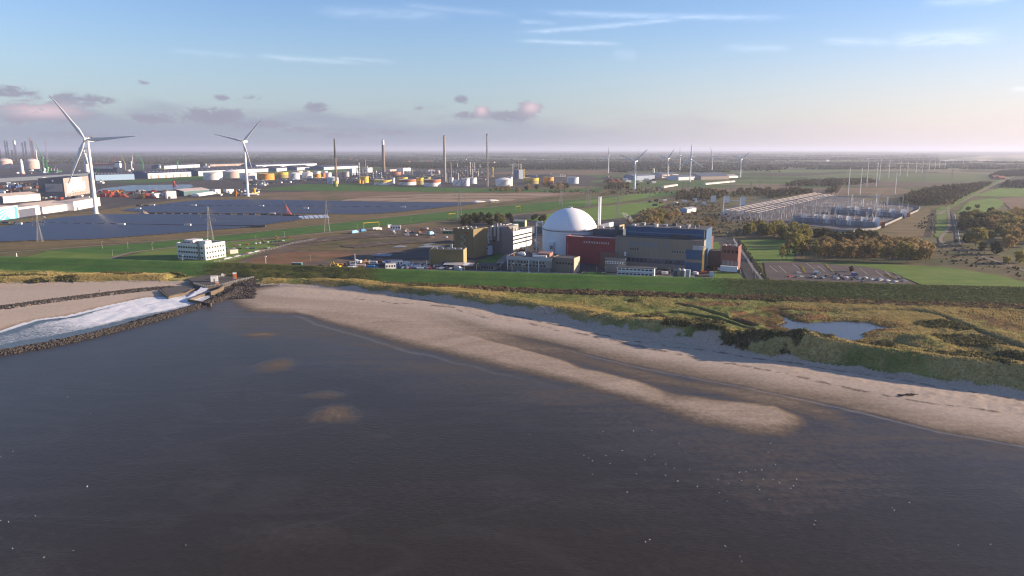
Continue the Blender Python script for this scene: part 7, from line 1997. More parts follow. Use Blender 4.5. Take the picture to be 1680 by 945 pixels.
# ---- industrial halls beneath the wind turbines
for (a, b_, dp, yt, wm, rm, lb) in (((1150,295),(1196,294),90,289.5,M('hall_beige', (.34,.28,.24)),M('hall_slate', (.12,.14,.19)),'big grey slate roofed hall below the far wind turbines'),((1086,292),(1113,291),60,286.5,TPK,M('hall_slate', (.12,.14,.19)),'pinkish hall left of the raised wind turbine'),
        ((1113,296),(1140,295),50,290.5,WBL,M('hall_slate', (.12,.14,.19)),'pale blue hall behind the central wind turbine'),((1040,296),(1074,294),40,289,M('hall_blue', (.22,.27,.36)),M('hall_slate', (.12,.14,.19)),'blue grey hall right of the nearest far turbine'),((1196,292),(1211,291.5),40,289,WHITE,ROOFL,'white low hall at the foot of the rightmost turbine'),
        ((1158,303),(1206,298.5),10,301,CRM,CRF,'long narrow white shed on the field before the halls'),((1090,308),(1112,304.5),10,306,CRM,CRF,'narrow cream shed in front of the scrap heaps')):
    gable_shed(lb, a, b_, dp, yt, wm, rm, 'factory_hall', 'hall', 'halls below the wind turbines')
p = P(1072, 286); t = thing('silo', 'white silo standing between the wind turbines', 'silo', p); h = ztop(p, 276); MB().cyl(0, 0, 0, h*.9, 4, None, 12).build('shell', WHITE, t); MB().lathe(0, 0, [(4, h*.9), (2, h*.98), (.02, h)], 12).build('roof', WHITE, t)
# ---- farmhouses
RTILE = M('red_tiles', (.30, .10, .065), .8, .15)
def farm(label, px, py, s, h, rm, wm, group='far farmhouses', rz=.2):
    p = P(px, py); t = thing('farmhouse', label, 'farmhouse', p, rz, group)
    MB().profile_x([(-s*.3, -.2), (s*.3, -.2), (s*.3, h*.5), (0, h*.95), (-s*.3, h*.5)], -s*.5, s*.5).build('wall', wm, t)
    rf = MB().profile_x([(-s*.34, h*.45), (0, h), (s*.34, h*.45), (s*.34, h*.5), (0, h*1.06), (-s*.34, h*.5)], -s*.53, s*.53).build('roof', rm, t)
    MB().box(s*.2, -.8, h*.8, s*.2 + 1.6, .8, h*1.2).build('chimney', BRICK, rf)
farm('red roofed farm at the end of the straight far road', 1641, 294.5, 26, 12, RTILE, BRICK); farm('dark red barn left of the red roofed farm', 1632, 293.5, 26, 13, M('dark_tiles', (.16,.07,.06)), BRICK); farm('small white farm shed right of the red roofed farm', 1648, 293, 9, 6, ROOFL, WHITE)
fl = [(664,268.5),(672,266),(704,265.5),(764,263),(1005,262.5),(575,263),(585,263.5),(420,256),(395,258),(390,251.5),(385,252),(380,252.5),(460,262),(300,256),(1062,257),(860,264),(880,263.5),(890,263),(1318,252),(1357,264.5),(1290,262),(1230,263),(1600,266),(1500,254),(1450,251.5),(1360,250.5),(730,261.5),(810,267)]
for i, (x, y) in enumerate(fl):
    farm('tiny pale farmhouse far off between the tree belts', x, y, random.uniform(18, 34), random.uniform(9, 13), random.choice((RTILE, ROOFL, ROOFD)), random.choice((WHITE, WHITE, TPK)), 'tiny farmhouses on the horizon land', random.uniform(-.6, .6))
# ---- plastic tunnels far right
TUN = M('tunnel_film', (.36, .33, .32), .6, .08, .01)
for i, (x0, y0, x1, y1) in enumerate(((1545,264,1720,262.5),(1560,262,1720,260.3),(1572,260,1720,258.6),(1580,258.5,1720,257.2),(1600,257,1720,256),(1612,255.8,1720,255))):
    t, L = site('foil_tunnel', f'{ORD[i]} long pale plastic tunnel from the front on the far right fields', 'plastic tunnel', (x0, y0), (x1, y1), 'plastic tunnels')
    n = 40; vs, fs = [], []
    for k in range(n+1):
        x = L*k/n; yo = math.sin(k*.42 + i)*28
        for a in np.linspace(0, math.pi, 7): vs.append((x, yo + math.cos(a)*9, math.sin(a)*4.5))
    for k in range(n):
        for j in range(6): fs.append((k*7+j, k*7+j+1, (k+1)*7+j+1, (k+1)*7+j))
    MB().add(vs, fs, True).build('film', TUN, t)
# ================================================================= solar park
SOL, nt, b = newmat('solar_glass')
geo = nd(nt, 'ShaderNodeNewGeometry').outputs['Position']
nn = noise(nt, geo, .03, 4, .6)
nt.links.new(mixc(nt, nn, (0.055, 0.060, 0.078), (0.075, 0.080, 0.098)), b.inputs['Base Color'])
b.inputs['Roughness'].default_value = .28
def solar(label, pxs, gaps):
    poly = XY(pxs, 0); pa = np.array(poly)
    gp_ = [(XY(g, 0), w_) for g, w_ in gaps]
    V_, q = [], 0
    y0, y1 = pa[:, 1].min(), pa[:, 1].max()
    step = 5.2
    for r_ in np.arange(y0, y1, step):
        xs = np.arange(pa[:, 0].min(), pa[:, 0].max(), 4.0)
        yy = r_ + xs * -.06
        ins = poly_sdf(xs + 2, yy, poly) > 1.0
        for g, w_ in gp_:
            dd_, _, par_ = seg_dist(xs + 2, yy, g)
            ins &= ~((dd_ < w_) & ((np.floor(xs / 16) % 2 == 0) | (w_ > 4)))
        for x, y in zip(xs[ins], yy[ins]):
            dx, dy = 3.96, 3.96 * -.06
            V_ += [(x, y - 2.2, .9), (x + dx, y - 2.2 + dy, .9), (x + dx, y + 2.3 + dy, 2.0), (x, y + 2.3, 2.0)]
    V_ = np.array(V_); F_ = np.arange(len(V_)).reshape(-1, 4)
    # undersides and short legs so that the tables stand on the ground
    L_ = V_.reshape(-1, 4, 3)[::3]
    Lv = []
    for i in (0, 2):
        p = L_[:, i]; o_ = np.array([.12, 0, 0])
        g0 = p.copy(); g0[:, 2] = -.1
        Lv.append(np.stack([g0 - o_, g0 + o_, p + o_, p - o_], 1))
    Lv = np.concatenate(Lv).reshape(-1, 3)
    Vv = np.concatenate([V_, Lv]); Ff = np.concatenate([F_, np.arange(len(Lv)).reshape(-1, 4) + len(V_)])
    return tag(npmesh('solar_panels', Vv, Ff, SOL), label, 'solar panels', kind='stuff')
solar('dark blue field of solar panels in the nearer half of the solar park', [(-250,408),(-250,388),(0,374),(60,364),(100,358),(160,353.5),(240,352.5),(330,353),(420,354.5),(505,357),(490,362),(400,374.5),(260,386),(155,393.5),(60,395.5),(0,398)],
      [([(20,366),(205,369),(320,371),(430,372)], 3.2)])
solar('dark blue field of solar panels in the farther half of the solar park', [(200,346),(224,341.5),(290,333),(330,329.5),(420,328.5),(500,330),(640,332.5),(745,333.5),(790,334),(700,344),(640,350),(590,353),(560,352.5),(505,352),(440,351),(360,350.5),(240,349)],
      [([(245,338),(320,338.5),(430,339),(560,340),(700,341)], 3.2)])
for lb_, gl_ in (('near', [(-60,367),(20,368),(205,370.8),(320,372.8),(430,373.8)]), ('far', [(225,338.5),(320,339.6),(430,340.2),(560,341.2),(720,342)])):
    strip('service_track', f'dark service track through the {lb_} solar field', 'track', gl_, 6.5, YARD)
for i, (x, y) in enumerate(((31,370),(200,371),(308,372),(227,344.5),(250,338.5),(318,339),(429,340),(661,342),(447,352.8),(502,344))):
    p = P(x, y); t = thing('inverter_box', ['white inverter box at the left end of the near solar field','white inverter box in the middle gap of the near solar field','white inverter box behind the lone office block','white inverter box at the left tip of the far solar field','pale inverter box by the far field edge','white inverter box in the left gap of the far solar field','white inverter box in the middle gap of the far solar field','white inverter box in the right gap of the far solar field','white inverter box near the red crane','small inverter box right of the red crane boom'][i], 'inverter box', p, .05, 'inverter boxes')
    MB().box(-4.2, -1.6, .2, 4.2, 1.6, 3.6).build('box_body', WHITE, t); MB().box(-4.4, -1.8, 3.6, 4.4, 1.8, 3.85).build('roof', ROOFL, t); MB().box(-4.3, -1.7, -.1, 4.3, 1.7, .2).build('base', DCONC, t)
pk = thing('gap_dash_box', 'added dark low box standing in for a gap between the solar panels', 'dark gap box', (0, 0, 0), 0, 'added dark boxes for the gaps of the solar park')  # added dark boxes that make the gaps between panel rows read as dashes
MB().profile_x([(-1.2, 0), (1.2, 0), (1.0, 2.2), (-1.0, 2.0)], -5, 5).build('dash_body', DMETAL, pk); MB().box(-5.1, -1.1, 2.2, 5.1, 1.1, 2.35).build('cover', ROOFD, pk)
first_ = True
for ln_, n_ in (([(10,366.5),(200,369.5),(320,371.5),(430,372.5)], 30), ([(228,337.8),(320,338.8),(430,339.3),(560,340.4),(700,341.3)], 30), ([(250,351.5),(330,352.2),(440,353),(500,355)], 18)):
    pts_ = [Vector((*a, 0)) for a in XY(ln_)]
    for k in range(n_):
        f_ = k/(n_-1)*(len(pts_)-1); i_ = min(int(f_), len(pts_)-2); q = pts_[i_].lerp(pts_[i_+1], f_ - i_); dv_ = pts_[i_+1] - pts_[i_]
        if first_: pk.location = q; pk.rotation_euler.z = math.atan2(dv_.y, dv_.x); first_ = False
        else: copy_tree(pk, q, math.atan2(dv_.y, dv_.x))
# solar tables, the reflected sky painted into their pale blue colour
SKYTINT = M('painted_sky_reflection', (.36, .44, .56), .35, .1, .1)
for i in range(6):
    x = 493 + i*8.2
    t, L = site('solar_table', f'{ORD[i]} from the left of the solar tables with painted sky reflection near the red crane', 'solar table', (x, 359.8 - i*.35), (x + 6.6, 359.5 - i*.35), 'solar tables with painted sky reflection')
    MB().profile_x([(0, .6), (15, 3.6), (15, 3.8), (0, .8)], 0, L).build('panel_surface', SKYTINT, t)
    mb = MB()
    for xx in (.4, L*.5, L-.4): mb.beam((xx, 1, 0), (xx, 1, .8), .15); mb.beam((xx, 13.5, 0), (xx, 13.5, 3.4), .15)
    mb.build('support_frame', METAL, t)
# red lattice crane
p = P(474, 354); t = thing('lattice_crane', 'red lattice crane with a leaning boom inside the solar park', 'crane', p); s = mpp(p)
RC = M('crane_dull_red', (.40, .075, .05), .6, .12)
MB().box(-4, -2.5, 1, 4, 2.5, 3.6).build('cab', RC, t)
for y in (-2.6, 1.8): MB().box(-4.5, y, 0, 4.5, y + .9, 1.2).build('track', DMETAL, t)
bt = Vector((-12.5*s, 0, ztop(p, 318)))
mb = MB()
for y in (-.9, .9): mb.beam((3, y, 3), bt*.45 + Vector((2, y, 0)), .7)
mb.beam((-1, 0, 3.6), bt*.45 + Vector((2, 0, 0)), .5); mb.build('lower_boom', RC, t)
MB().beam(bt*.45 + Vector((2, 0, 0)), bt, .55).build('upper_boom', DMETAL, t)
mb = MB(); top = Vector((-7*s, 0, ztop(p, 334)))
mb.beam((-7*s, 0, 0), top, .6); mb.beam(top, (-26*s, 0, 1), .3); mb.build('back_mast', RC, t)
# yellow height gauges
for (a, b_, yt, lb) in (((597,377.5),(622,375.5),366,'widest yellow height gauge beside the parked lorries'),((736.5,360.5),(747,359.5),351,'yellow height gauge left of the dark grove'),((846.5,347.5),(853.5,347),338.5,'pale yellow height gauge in the grass left of the dome')):
    t, L = site('height_gauge', lb, 'height gauge', a, b_, 'height gauges'); h = ztop(t.location, yt)
    for x in (0, L): MB().beam((x, 0, -.1), (x, 0, h), .42).build('post', YELL, t)
    MB().beam((-.3, 0, h), (L+.3, 0, h), .5).build('crossbar', YELL, t)
# ================================================================= vehicles
CARP = {}
CARC = {'white': (.70,.70,.70), 'silver': (.38,.39,.41), 'black': (.02,.02,.022), 'dark grey': (.08,.085,.09), 'red': (.42,.03,.02), 'blue': (.04,.10,.28), 'dark blue': (.02,.035,.08)}
TYRE = M('tyre', (.02, .02, .02), .9, .05)
RIM = M('rim', (.45, .45, .46), .4, .05)
def carmat(c):
    m, nt, b = newmat('car_paint_' + c.replace(' ', '_')); b.inputs['Base Color'].default_value = (*CARC[c], 1)
    b.inputs['Roughness'].default_value = .3; b.inputs['Coat Weight'].default_value = .4
    return m
def car_proto(c, van=False):
    t = thing('parked_car' if not van else 'parked_van', 'car', 'car' if not van else 'van', (0, 0, 0))
    m_ = carmat(c)
    if not van:
        pr = [(-2.15, .35), (2.15, .35), (2.2, .75), (1.25, .95), (.55, 1.45), (-1.3, 1.48), (-2.05, 1.0), (-2.2, .8)]
        gl = [(1.12, .98), (.5, 1.38), (-1.25, 1.41), (-1.85, 1.0)]
        W_ = .88
    else:
        pr = [(-2.6, .4), (2.6, .4), (2.65, 1.1), (2.1, 1.3), (1.5, 2.2), (-2.6, 2.25)]
        gl = [(2.0, 1.3), (1.48, 2.05), (.7, 2.05), (.7, 1.3)]
        W_ = .98
    MB().profile_y(pr, -W_, W_).build('body', m_, t)
    MB().profile_y(gl, -W_ - .02, W_ + .02).build('window', GLASS, t)
    MB().profile_y([(gl[0][0] + .09, gl[0][1] + .02), (gl[1][0] + .06, gl[1][1]), (gl[1][0] - .05, gl[1][1] - .03), (gl[0][0] - .05, gl[0][1] - .03)], -W_*.85, W_*.85).build('windscreen', GLASS, t)
    for x in (-1.35, 1.4):
        for y in (-W_ + .1, W_ - .1):
            wl_ = MB().cone((x, y - .11, .33), (x, y + .11, .33), .33, .33, 12).build('wheel', TYRE, t)
            MB().cone((x, y - .125, .33), (x, y + .125, .33), .19, .19, 10).build('rim', RIM, wl_)
    return t
def car(c, p, rz, label, group, van=False):
    k = (c, van)
    if k not in CARP:
        t = car_proto(c, van); CARP[k] = t
        t.location = p; t.rotation_euler = (0, 0, rz); t['label'] = label; t['group'] = group
        return t
    return copy_tree(CARP[k], p, rz, label, group)
def carrow(a, b_, n, rz, where, group, cols=('black','dark grey','silver','white','dark blue','silver','dark grey','red','white'), skip=.1):
    p, q = P(*a), P(*b_)
    for i in range(n):
        if random.random() < skip: continue
        c = random.choice(cols); l_ = p.lerp(q, i/max(1, n-1)); l_.z = .2
        car(c, l_, rz + random.choice((0, math.pi)) + random.uniform(-.04, .04), f'{c} car in {where}', group)
# crowded car park beside the ochre store
for i, (y, x0, x1, n) in enumerate(((441.6,657,760,26),(439.2,660,758,25),(436.8,664,722,15),(434.6,668,720,12))):
    carrow((x0, y - .6), (x1, y + .6), n, R(80), f'the {["front","second","third","rear"][i]} row of the crowded car park by the ochre store', 'cars in the crowded car park')
# half empty car park on the right
for (x, y, c, r_, lb) in ((1310,449,'silver',20,'silver car parked farthest left but one'),(1314.5,455,'silver',25,'grey silver car nearest the left hedge'),(1334,456,'white',150,'white car behind a dark neighbour'),(1341,451,'dark grey',30,'dark car beside the white van'),(1349,457.5,'silver',100,'cream silver car seen end on'),(1370,456.5,'silver',10,'silver car left of the dark pair'),
        (1374,450.5,'black',30,'black car at the upper left of the middle group'),(1379,453,'dark grey',30,'dark grey car below the black one'),(1385,457.5,'red',40,'reddish car in the middle group'),(1388,457,'white',100,'white car touching the reddish one'),(1404,456.5,'dark blue',20,'dark blue car under the blue van'),(1411,459,'silver',30,'silver car in the right group'),(1419,457.5,'white',110,'white car right of the blue van'),
        (1417,463.5,'dark grey',20,'dark grey car close to the dike'),(1429,467,'black',15,'black car at the dike end of the right group'),(1438,468.5,'white',15,'white car at the dike end'),(1443,460,'dark grey',20,'dark car left of the lone silver one'),(1446,459.5,'silver',20,'lone silver car at the right'),(1477,459,'dark grey',20,'upper dark car of the rightmost pair'),(1484,462.5,'silver',20,'lower silver car of the rightmost pair'),(1458,467,'dark blue',20,'dark blue car near the dike, right side'),(1462,468.5,'silver',20,'silver car partly behind the dike crest'),(1496,471,'white',15,'white car at the very right by the dike')):
    q = P(x, y); q.z = .25; car(c, q, R(r_), lb + ' in the half empty car park', 'cars in the half empty car park')
q = P(1341, 450.5); q.z = .25; car('white', P(1340, 449.5) + Vector((0, 0, .25)), R(-8), 'white van beside a dark car in the half empty car park', None, True)
car('blue', P(1402, 452.5) + Vector((0, 0, .25)), R(-12), 'bright blue van in the half empty car park', None, True)
carrow((1296,455), (1400,460), 9, R(35), 'the front part of the half empty car park', 'further cars in the half empty car park', skip=.15)
carrow((1345,453), (1470,463), 11, R(30), 'the middle part of the half empty car park', 'further cars in the half empty car park', skip=.15)
# rows by the white office block
carrow((370,426), (432,411), 19, R(65), 'the diagonal front row below the lone white office block', 'cars below the white office block', skip=.05)
carrow((373,409), (440,408), 13, R(95), 'the middle row behind the lone white office block', 'cars behind the white office block', skip=.15)
carrow((386,404), (465,396), 13, R(95), 'the far row behind the lone white office block', 'cars in the far office row', skip=.25)
for (x, y, c, r_, lb) in ((299,427,'white',10,'white car parked before the dark side of the white office block'),(851,447.5,'white',5,'white car under the front office columns'),(868,449,'white',80,'second white car before the front office'),(959,449.5,'white',10,'white car right of the gate office'),(981,450,'white',15,'white car by the green mound'),(990.5,450,'silver',15,'silver car by the green mound'),(72,357.5,'white',5,'white car on the verge beside the mural hall'),(170,355,'red',5,'red car at the foot of the nearest wind turbine'),(184,356.5,'white',5,'white car right of the nearest wind turbine'),(1233,461.5,'white',20,'white car in the corner of the plant fence'),(1214,428,'silver',60,'pale car on the road beside the brick building'),(846,437,'silver',60,'silver car on the diagonal plant road'),(850,433,'dark grey',60,'dark car on the diagonal plant road'),(835,433.5,'white',60,'white car left of the diagonal plant road'),(1168,448,'red',20,'red car left of the white trailer')):
    q = P(x, y); q.z = .3; car(c, q, R(r_), lb, None)
# lorries, containers and machines on the building plot
def lorry(label, a, b_, h, cm, bm, group='lorries on the building plot'):
    t, L = site('lorry', label, 'lorry', a, b_, group); L = min(max(L, 7), 14)
    MB().box(0, -1.2, .9, L*.72, 1.2, h).build('cargo_box', bm, t)
    MB().profile_y([(L*.76, .5), (L, .5), (L, 1.7), (L*.95, 2.9), (L*.76, 3.0)], -1.15, 1.15).build('cab', cm, t)
    MB().box(L*.955, -1.0, 1.8, L*.99, 1.0, 2.6).build('windscreen', GLASS, t)
    MB().box(0, -.5, .5, L*.8, .5, .9).build('chassis', DMETAL, t)
    for x in (L*.12, L*.25, L*.86):
        for y in (-1.0, 1.0): MB().cone((x, y-.18, .48), (x, y+.18, .48), .48, .48, 12).build('wheel', TYRE, t)
BLU = M('bright_blue_paint', (.05,.20,.42), .5, .1); LBL = M('sky_blue_paint', (.22,.48,.68), .5, .1)
for (a, b_, h, cm, bm, lb) in (((577,384),(587,382),4,LBL,LBL,'sky blue lorry at the far left of the plot'),((592,381),(600,380),4,BLU,BLU,'dark blue lorry right of the sky blue one'),((611,378.5),(626,377),4.2,WHITE,METAL,'silver lorry with white cab under the yellow height gauge'),((636,374.5),(642,374),4.5,WHITE,CRM,'cream lorry beside the yellow height gauge'),
        ((704,386),(711,385),4.5,WHITE,LBL,'pale blue and white lorry at the back of the plot'),((571,443.5),(584,443.5),3.4,WHITE,WHITE,'white lorry near the seaward fence'),((602,442),(620,442.5),3.6,BLU,BLU,'dark blue lorry near the seaward fence'),((632,434),(640,433.5),3.6,BLU,BLU,'blue lorry behind the cream site cabins'),((719,432.5),(727,432.5),4,BLU,WHITE,'white and blue lorry at the door of the ochre store'),((660,435.5),(669,435),3.4,WHITE,WHITE,'white lorry beside the cream site cabins'),((746,443.5),(757,444.5),4,WHITE,METAL,'silver lorry at the right end of the crowded car park')):
    lorry(lb, a, b_, h, cm, bm)
for (x, y, L, h, m_, r_, lb) in ((649,378,13,6.5,CRM,5,'two storey cream site cabin stack at the back of the plot'),(641,441.5,9,5,CRM,20,'front left cream site cabin on the plot'),(651,437.5,10,5.5,CRM,20,'rear right cream site cabin on the plot'),(587,440,13,3,M('dusty_pink', (.5,.38,.33)),5,'long pale cabin beside the white lorry'),(694,388,9,4,M('light_timber', (.4,.3,.2)),8,'timber coloured cabin at the back of the plot'),(737,384,16,4,M('cont_green', (.06,.2,.1)),5,'dark green long cabin left of the ochre tower'),(484,436.5,5,3,M('teal_paint', (.04,.22,.23)),0,'left teal site cabin near the dike'),(491,436.8,5,3,M('teal_paint', (.04,.22,.23)),0,'right teal site cabin near the dike'),(601,434,5,2.6,M('light_timber', (.4,.3,.2)),0,'small tan cabin beside the excavator'),(613,433.5,6,2.6,WHITE,0,'small white cabin behind the dark blue lorry')):
    p = P(x, y); t = thing('site_cabin', lb, 'site cabin', p, R(r_), 'site cabins')
    MB().box(-L/2, -1.6, .15, L/2, 1.6, h).build('cabin_body', m_, t); MB().box(-L/2-.1, -1.7, h, L/2+.1, 1.7, h + .2).build('roof', ROOFL, t)
    windows(t, [-L/2 + L*k/4 + .5 for k in range(4)], h*.4, h*.75, L/8, -1.6)
    MB().box(L/2 - .02, -.5, .2, L/2 + .08, .5, 2.2).build('door', DMETAL, t)
p = P(555, 440.5); t = thing('excavator', 'yellow excavator with raised arm working on the building plot', 'excavator', p, R(160))
MB().box(-2.2, -1.4, 1.0, 2.2, 1.4, 2.6).build('upper_body', YELL, t); MB().box(.4, -1.3, 2.6, 1.9, .1, 4.0).build('cab', YELL, t); MB().box(.5, -1.36, 2.9, 1.95, .14, 3.7).build('window', GLASS, t)
for y in (-1.6, .9): MB().box(-2.4, y, 0, 2.4, y + .7, 1.0).build('track', DMETAL, t)
MB().tubepath([(1.8, .6, 2.2), (4.6, .6, 5.6), (6.2, .6, 5.4)], .38, 6).build('boom', YELL, t); MB().tubepath([(6.2, .6, 5.4), (8.0, .6, 2.0)], .3, 6).build('arm', YELL, t)
MB().profile_y([(7.6, 2.1), (8.6, 2.0), (8.4, .9), (7.4, .8)], .1, 1.1).build('bucket', DMETAL, t)
p = P(583, 441); t = thing('drill_mast', 'upright pale drilling mast beside the white lorry', 'mast', p); MB().cyl(0, 0, 0, 13, .35, .3, 8).build('mast', METAL, t); MB().box(-2, -1.2, .3, 2.2, 1.2, 2.4).build('carrier', WHITE, t)
p = P(436.5, 435.5); t = thing('measuring_mast', 'white measuring mast with a small head near the dike end', 'mast', p); MB().cyl(0, 0, 0, 8, .18, .14, 8).build('mast', WHITE, t); MB().box(-.9, -.4, 7.6, .9, .4, 8.4).build('head', WHITE, t); MB().box(-1, -.8, 0, 4, .8, .8).build('foot', TPK, t)
for (x, y, lb) in ((28,424.5,'white cone shaped marker at the end of the inner dike'),):
    p = P(x, y); t = thing('marker_beacon', lb, 'beacon', p); MB().cyl(0, 0, 0, 5.5, .5, .25, 8).build('post', WHITE, t); MB().lathe(0, 0, [(1.1, 0), (.5, 1.6), (.02, 1.7)], 8).build('foot', WHITE, t)
# ================================================================= lamp posts and fences
lp = thing('street_lamp', 'street lamp', 'lamp post', (0, 0, 0), 0)
MB().cyl(0, 0, 0, 8.2, .13, .08, 8).build('pole', METAL, lp); MB().beam((0, 0, 8.1), (1.1, 0, 8.4), .12).build('arm', METAL, lp); MB().box(.8, -.2, 8.3, 1.8, .2, 8.5).build('lamp_head', WHITE, lp)
lamps = [(840,449),(857,448),(876,449),(884,449),(898,450),(934,449),(979,451),(994,451),(1013,453),(1026,454),(1075,456),(1099,456),(1126,458),(1173,460),(1239,464),(1246,464),(1234,448),(1216,428),(762,447),(782,446),(821,446),(690,444),(640,444),(300,432),(510,430),(168,408),(185,420),(210,408),(250,410),(350,400),(420,395),(467,390),(587,375),(636,372),(674,366),(1192,392),(700,441),(833,413)]
for i, (x, y) in enumerate(lamps):
    q = P(x, y); lb = 'slim grey street lamp along the roads of the plant and the inner dike'
    if i == 0: lp.location = q; lp['label'] = lb; lp['group'] = 'street lamps'; lp.rotation_euler.z = .4
    else: copy_tree(lp, q, random.uniform(-.5, 3), lb, 'street lamps', random.uniform(.65, .95))
def fence(label, pxs, h=2.6, step=5.0, m_=METAL, name='fence', th=.12):
    pts = [P(*a) for a in pxs]; o0 = pts[0]
    t = thing(name, label, 'fence', o0, 0, None)
    mb, mr = MB(), MB()
    for a, c in zip(pts[:-1], pts[1:]):
        a, c = a - o0, c - o0; L = (c - a).length; n = max(2, int(L/step))
        for k in range(n):
            q = a.lerp(c, k/n); mb.beam((q.x, q.y, -.1), (q.x, q.y, h), th)
        for z in (h*.35, h*.68, h*.97): mr.beam((a.x, a.y, z), (c.x, c.y, z), th*.45)
    mb.build('post_row', m_, t).name = 'fence_post'; mr.build('rail', m_, t)
fence('wire fence running along the seaward edge of the plant', [(600,446),(780,449.5),(900,452),(1010,455.5),(1160,460.5),(1252,466)])
fence('tall wire fence with posts right of the brick building', [(1252,466),(1236,445),(1220,420),(1206,400),(1203,394)], 3.4, 4, METAL, 'fence', .2)
fence('second tall fence line beside the asphalt road on the right', [(1262,468),(1245,446),(1229,422),(1212,398)], 3.0, 5, DMETAL, 'fence', .16)
fence('pale fence between the office parking and the brown plot', [(352,432),(400,422),(440,412),(480,401),(520,394)], 2.4, 6)
fence('fence around the left part of the building plot', [(370,436),(430,439),(470,441),(540,444)], 2.2, 6)
mb = None
t = thing('hedge', 'dark clipped hedge between the plant fence and the green lawn', 'hedge', P(1244, 446), 0)
hp = np.array(along(XY([(1212,396),(1236,430),(1262,466)]), 900, 1.6)) - np.array([t.location.x, t.location.y])
nn_ = len(hp); V_, F_ = card_geo(np.column_stack([hp, rng.uniform(.1, 2.0, nn_)]), rng.normal(0, 1, (nn_, 3)) + [0, 0, .3], rng.uniform(.4, .9, nn_))
npmesh('foliage', V_, F_, L_DARK).parent = t
for (a, b_, lb) in (((1313,436),(1320,447),'left overgrown grass island of the car park'),((1352,433),(1366,446),'middle overgrown grass island of the car park'),((1452,450),(1466,458),'right overgrown grass island of the car park')):
    t = thing('planted_island', lb, 'planting', P(*a), 0, 'grass islands of the car park')
    hp = np.array(along(XY([a, b_]), 160, 1.2)) - np.array([t.location.x, t.location.y]); nn_ = len(hp)
    V_, F_ = card_geo(np.column_stack([hp, rng.uniform(.1, .9, nn_)]), rng.normal(0, 1, (nn_, 3)) + [0, 0, .4], rng.uniform(.3, .6, nn_)); npmesh('foliage', V_, F_, L_YEL).parent = t
plant('dark', P(1396, 446), 'low dark bush at the back edge of the car park', None, 4.5)
t = thing('white_pipeline', 'row of short white posts along the canal path', 'pipeline', P(1571, 404)); pts = [P(*a) - P(1571, 404) for a in ((1571,404),(1569,388),(1566,368),(1563,352))]
mb = MB()
for a, c in zip(pts[:-1], pts[1:]):
    for k in range(9): 
        q0, q1 = a.lerp(c, k/9), a.lerp(c, (k+.6)/9); mb.beam((q0.x + 3, q0.y, .7), (q1.x + 3, q1.y, .7), .35)
mb.build('guard_rail', WHITE, t)
# ================================================================= cooling water outfall
OUTC = M('weathered_concrete', (0.135, 0.105, 0.075), .9, .3, .2)
WETC = M('wet_concrete', (0.10, 0.085, 0.07), .7, .2, .25)
def wallrun(label, pxs, z0, z1, th, m_=OUTC, name='retaining_wall'):
    pts = [P(*a, z1) for a in pxs]; o0 = pts[0].copy(); o0.z = 0
    t = thing(name, label, 'retaining wall', o0, 0, 'outfall walls')
    mb, mc = MB(), MB()
    for a, c in zip(pts[:-1], pts[1:]):
        a, c = a - o0, c - o0; d_ = (c - a); d_.z = 0; d_.normalize(); n_ = Vector((-d_.y, d_.x, 0))*th/2
        a = a - d_*th*.3; c = c + d_*th*.3
        for b_, w_, za, zb_ in ((mb, 1, z0, z1), (mc, 1.4, z1, z1 + .3)):
            k = n_*w_
            vs = [(a.x+k.x, a.y+k.y, za), (a.x-k.x, a.y-k.y, za), (c.x-k.x, c.y-k.y, za), (c.x+k.x, c.y+k.y, za)]
            b_.add(vs + [(x, y, zb_) for x, y, _ in vs], [(0,1,2,3),(7,6,5,4),(0,4,5,1),(1,5,6,2),(2,6,7,3),(3,7,4,0)])
    mb.build('wall_body', m_, t); mc.build('coping', OUTC, t)
wallrun('left wing wall of the outfall reaching into the foam', [(262,476),(276,487),(304,480.5),(318,474)], -1.6, 1.0, .8)
wallrun('right wing wall of the outfall, hooked toward the tidal flat', [(346,498),(309,491.5),(326,485),(345,479)], -1.6, 1.0, .8)
wallrun('high sunlit side wall of the outfall chute', [(345,479),(358,474.5),(366,469)], -1.6, 2.2, 1.0)
wallrun('back wall of the outfall under the paved apron', [(366,469),(338,472),(318,466)], -1.6, 1.9, 1.0, WETC)
t = thing('concrete_apron', 'flat concrete slab on the sand left of the foaming outfall', 'concrete slab', (0, 0, 0))
MB().prism(XY([(264,474),(277,485),(303,479),(316,472),(300,468),(272,470)], .9)[::-1], -.6, .85).build('slab', M('grey_slab', (.10,.088,.078), .9, .25), t)
pa = XY([(318,465),(338,471),(365,468),(395,460),(420,455),(412,449),(372,448),(330,452),(308,457)], 1.6)
t = thing('paved_apron', 'dark paved apron with railings above the outfall', 'paving', (0, 0, 0)); MB().prism(pa[::-1], -.5, 1.7).build('paving', M('apron_paving', (.085,.072,.062), .95, .2), t)
t = thing('weir_water', 'white water sliding down the outfall chute', 'water', (0, 0, 0))
a = [P(330, 470, 1.9), P(342, 473, 1.9), P(322, 484, .2), P(310, 486, .2)]; c = [P(304, 489, -.4), P(322, 488, -.4)]
vs = [a[0], a[1], P(338, 477, 1.6), P(326, 475, 1.6), a[2], a[3], c[1], c[0]]
MB().add(vs, [(0,3,2,1),(3,5,4,2),(5,7,6,4)], True).build('water_sheet', m_foam, t).data.attributes.new('foam', 'FLOAT', 'POINT').data.foreach_set('value', [1.0]*8)
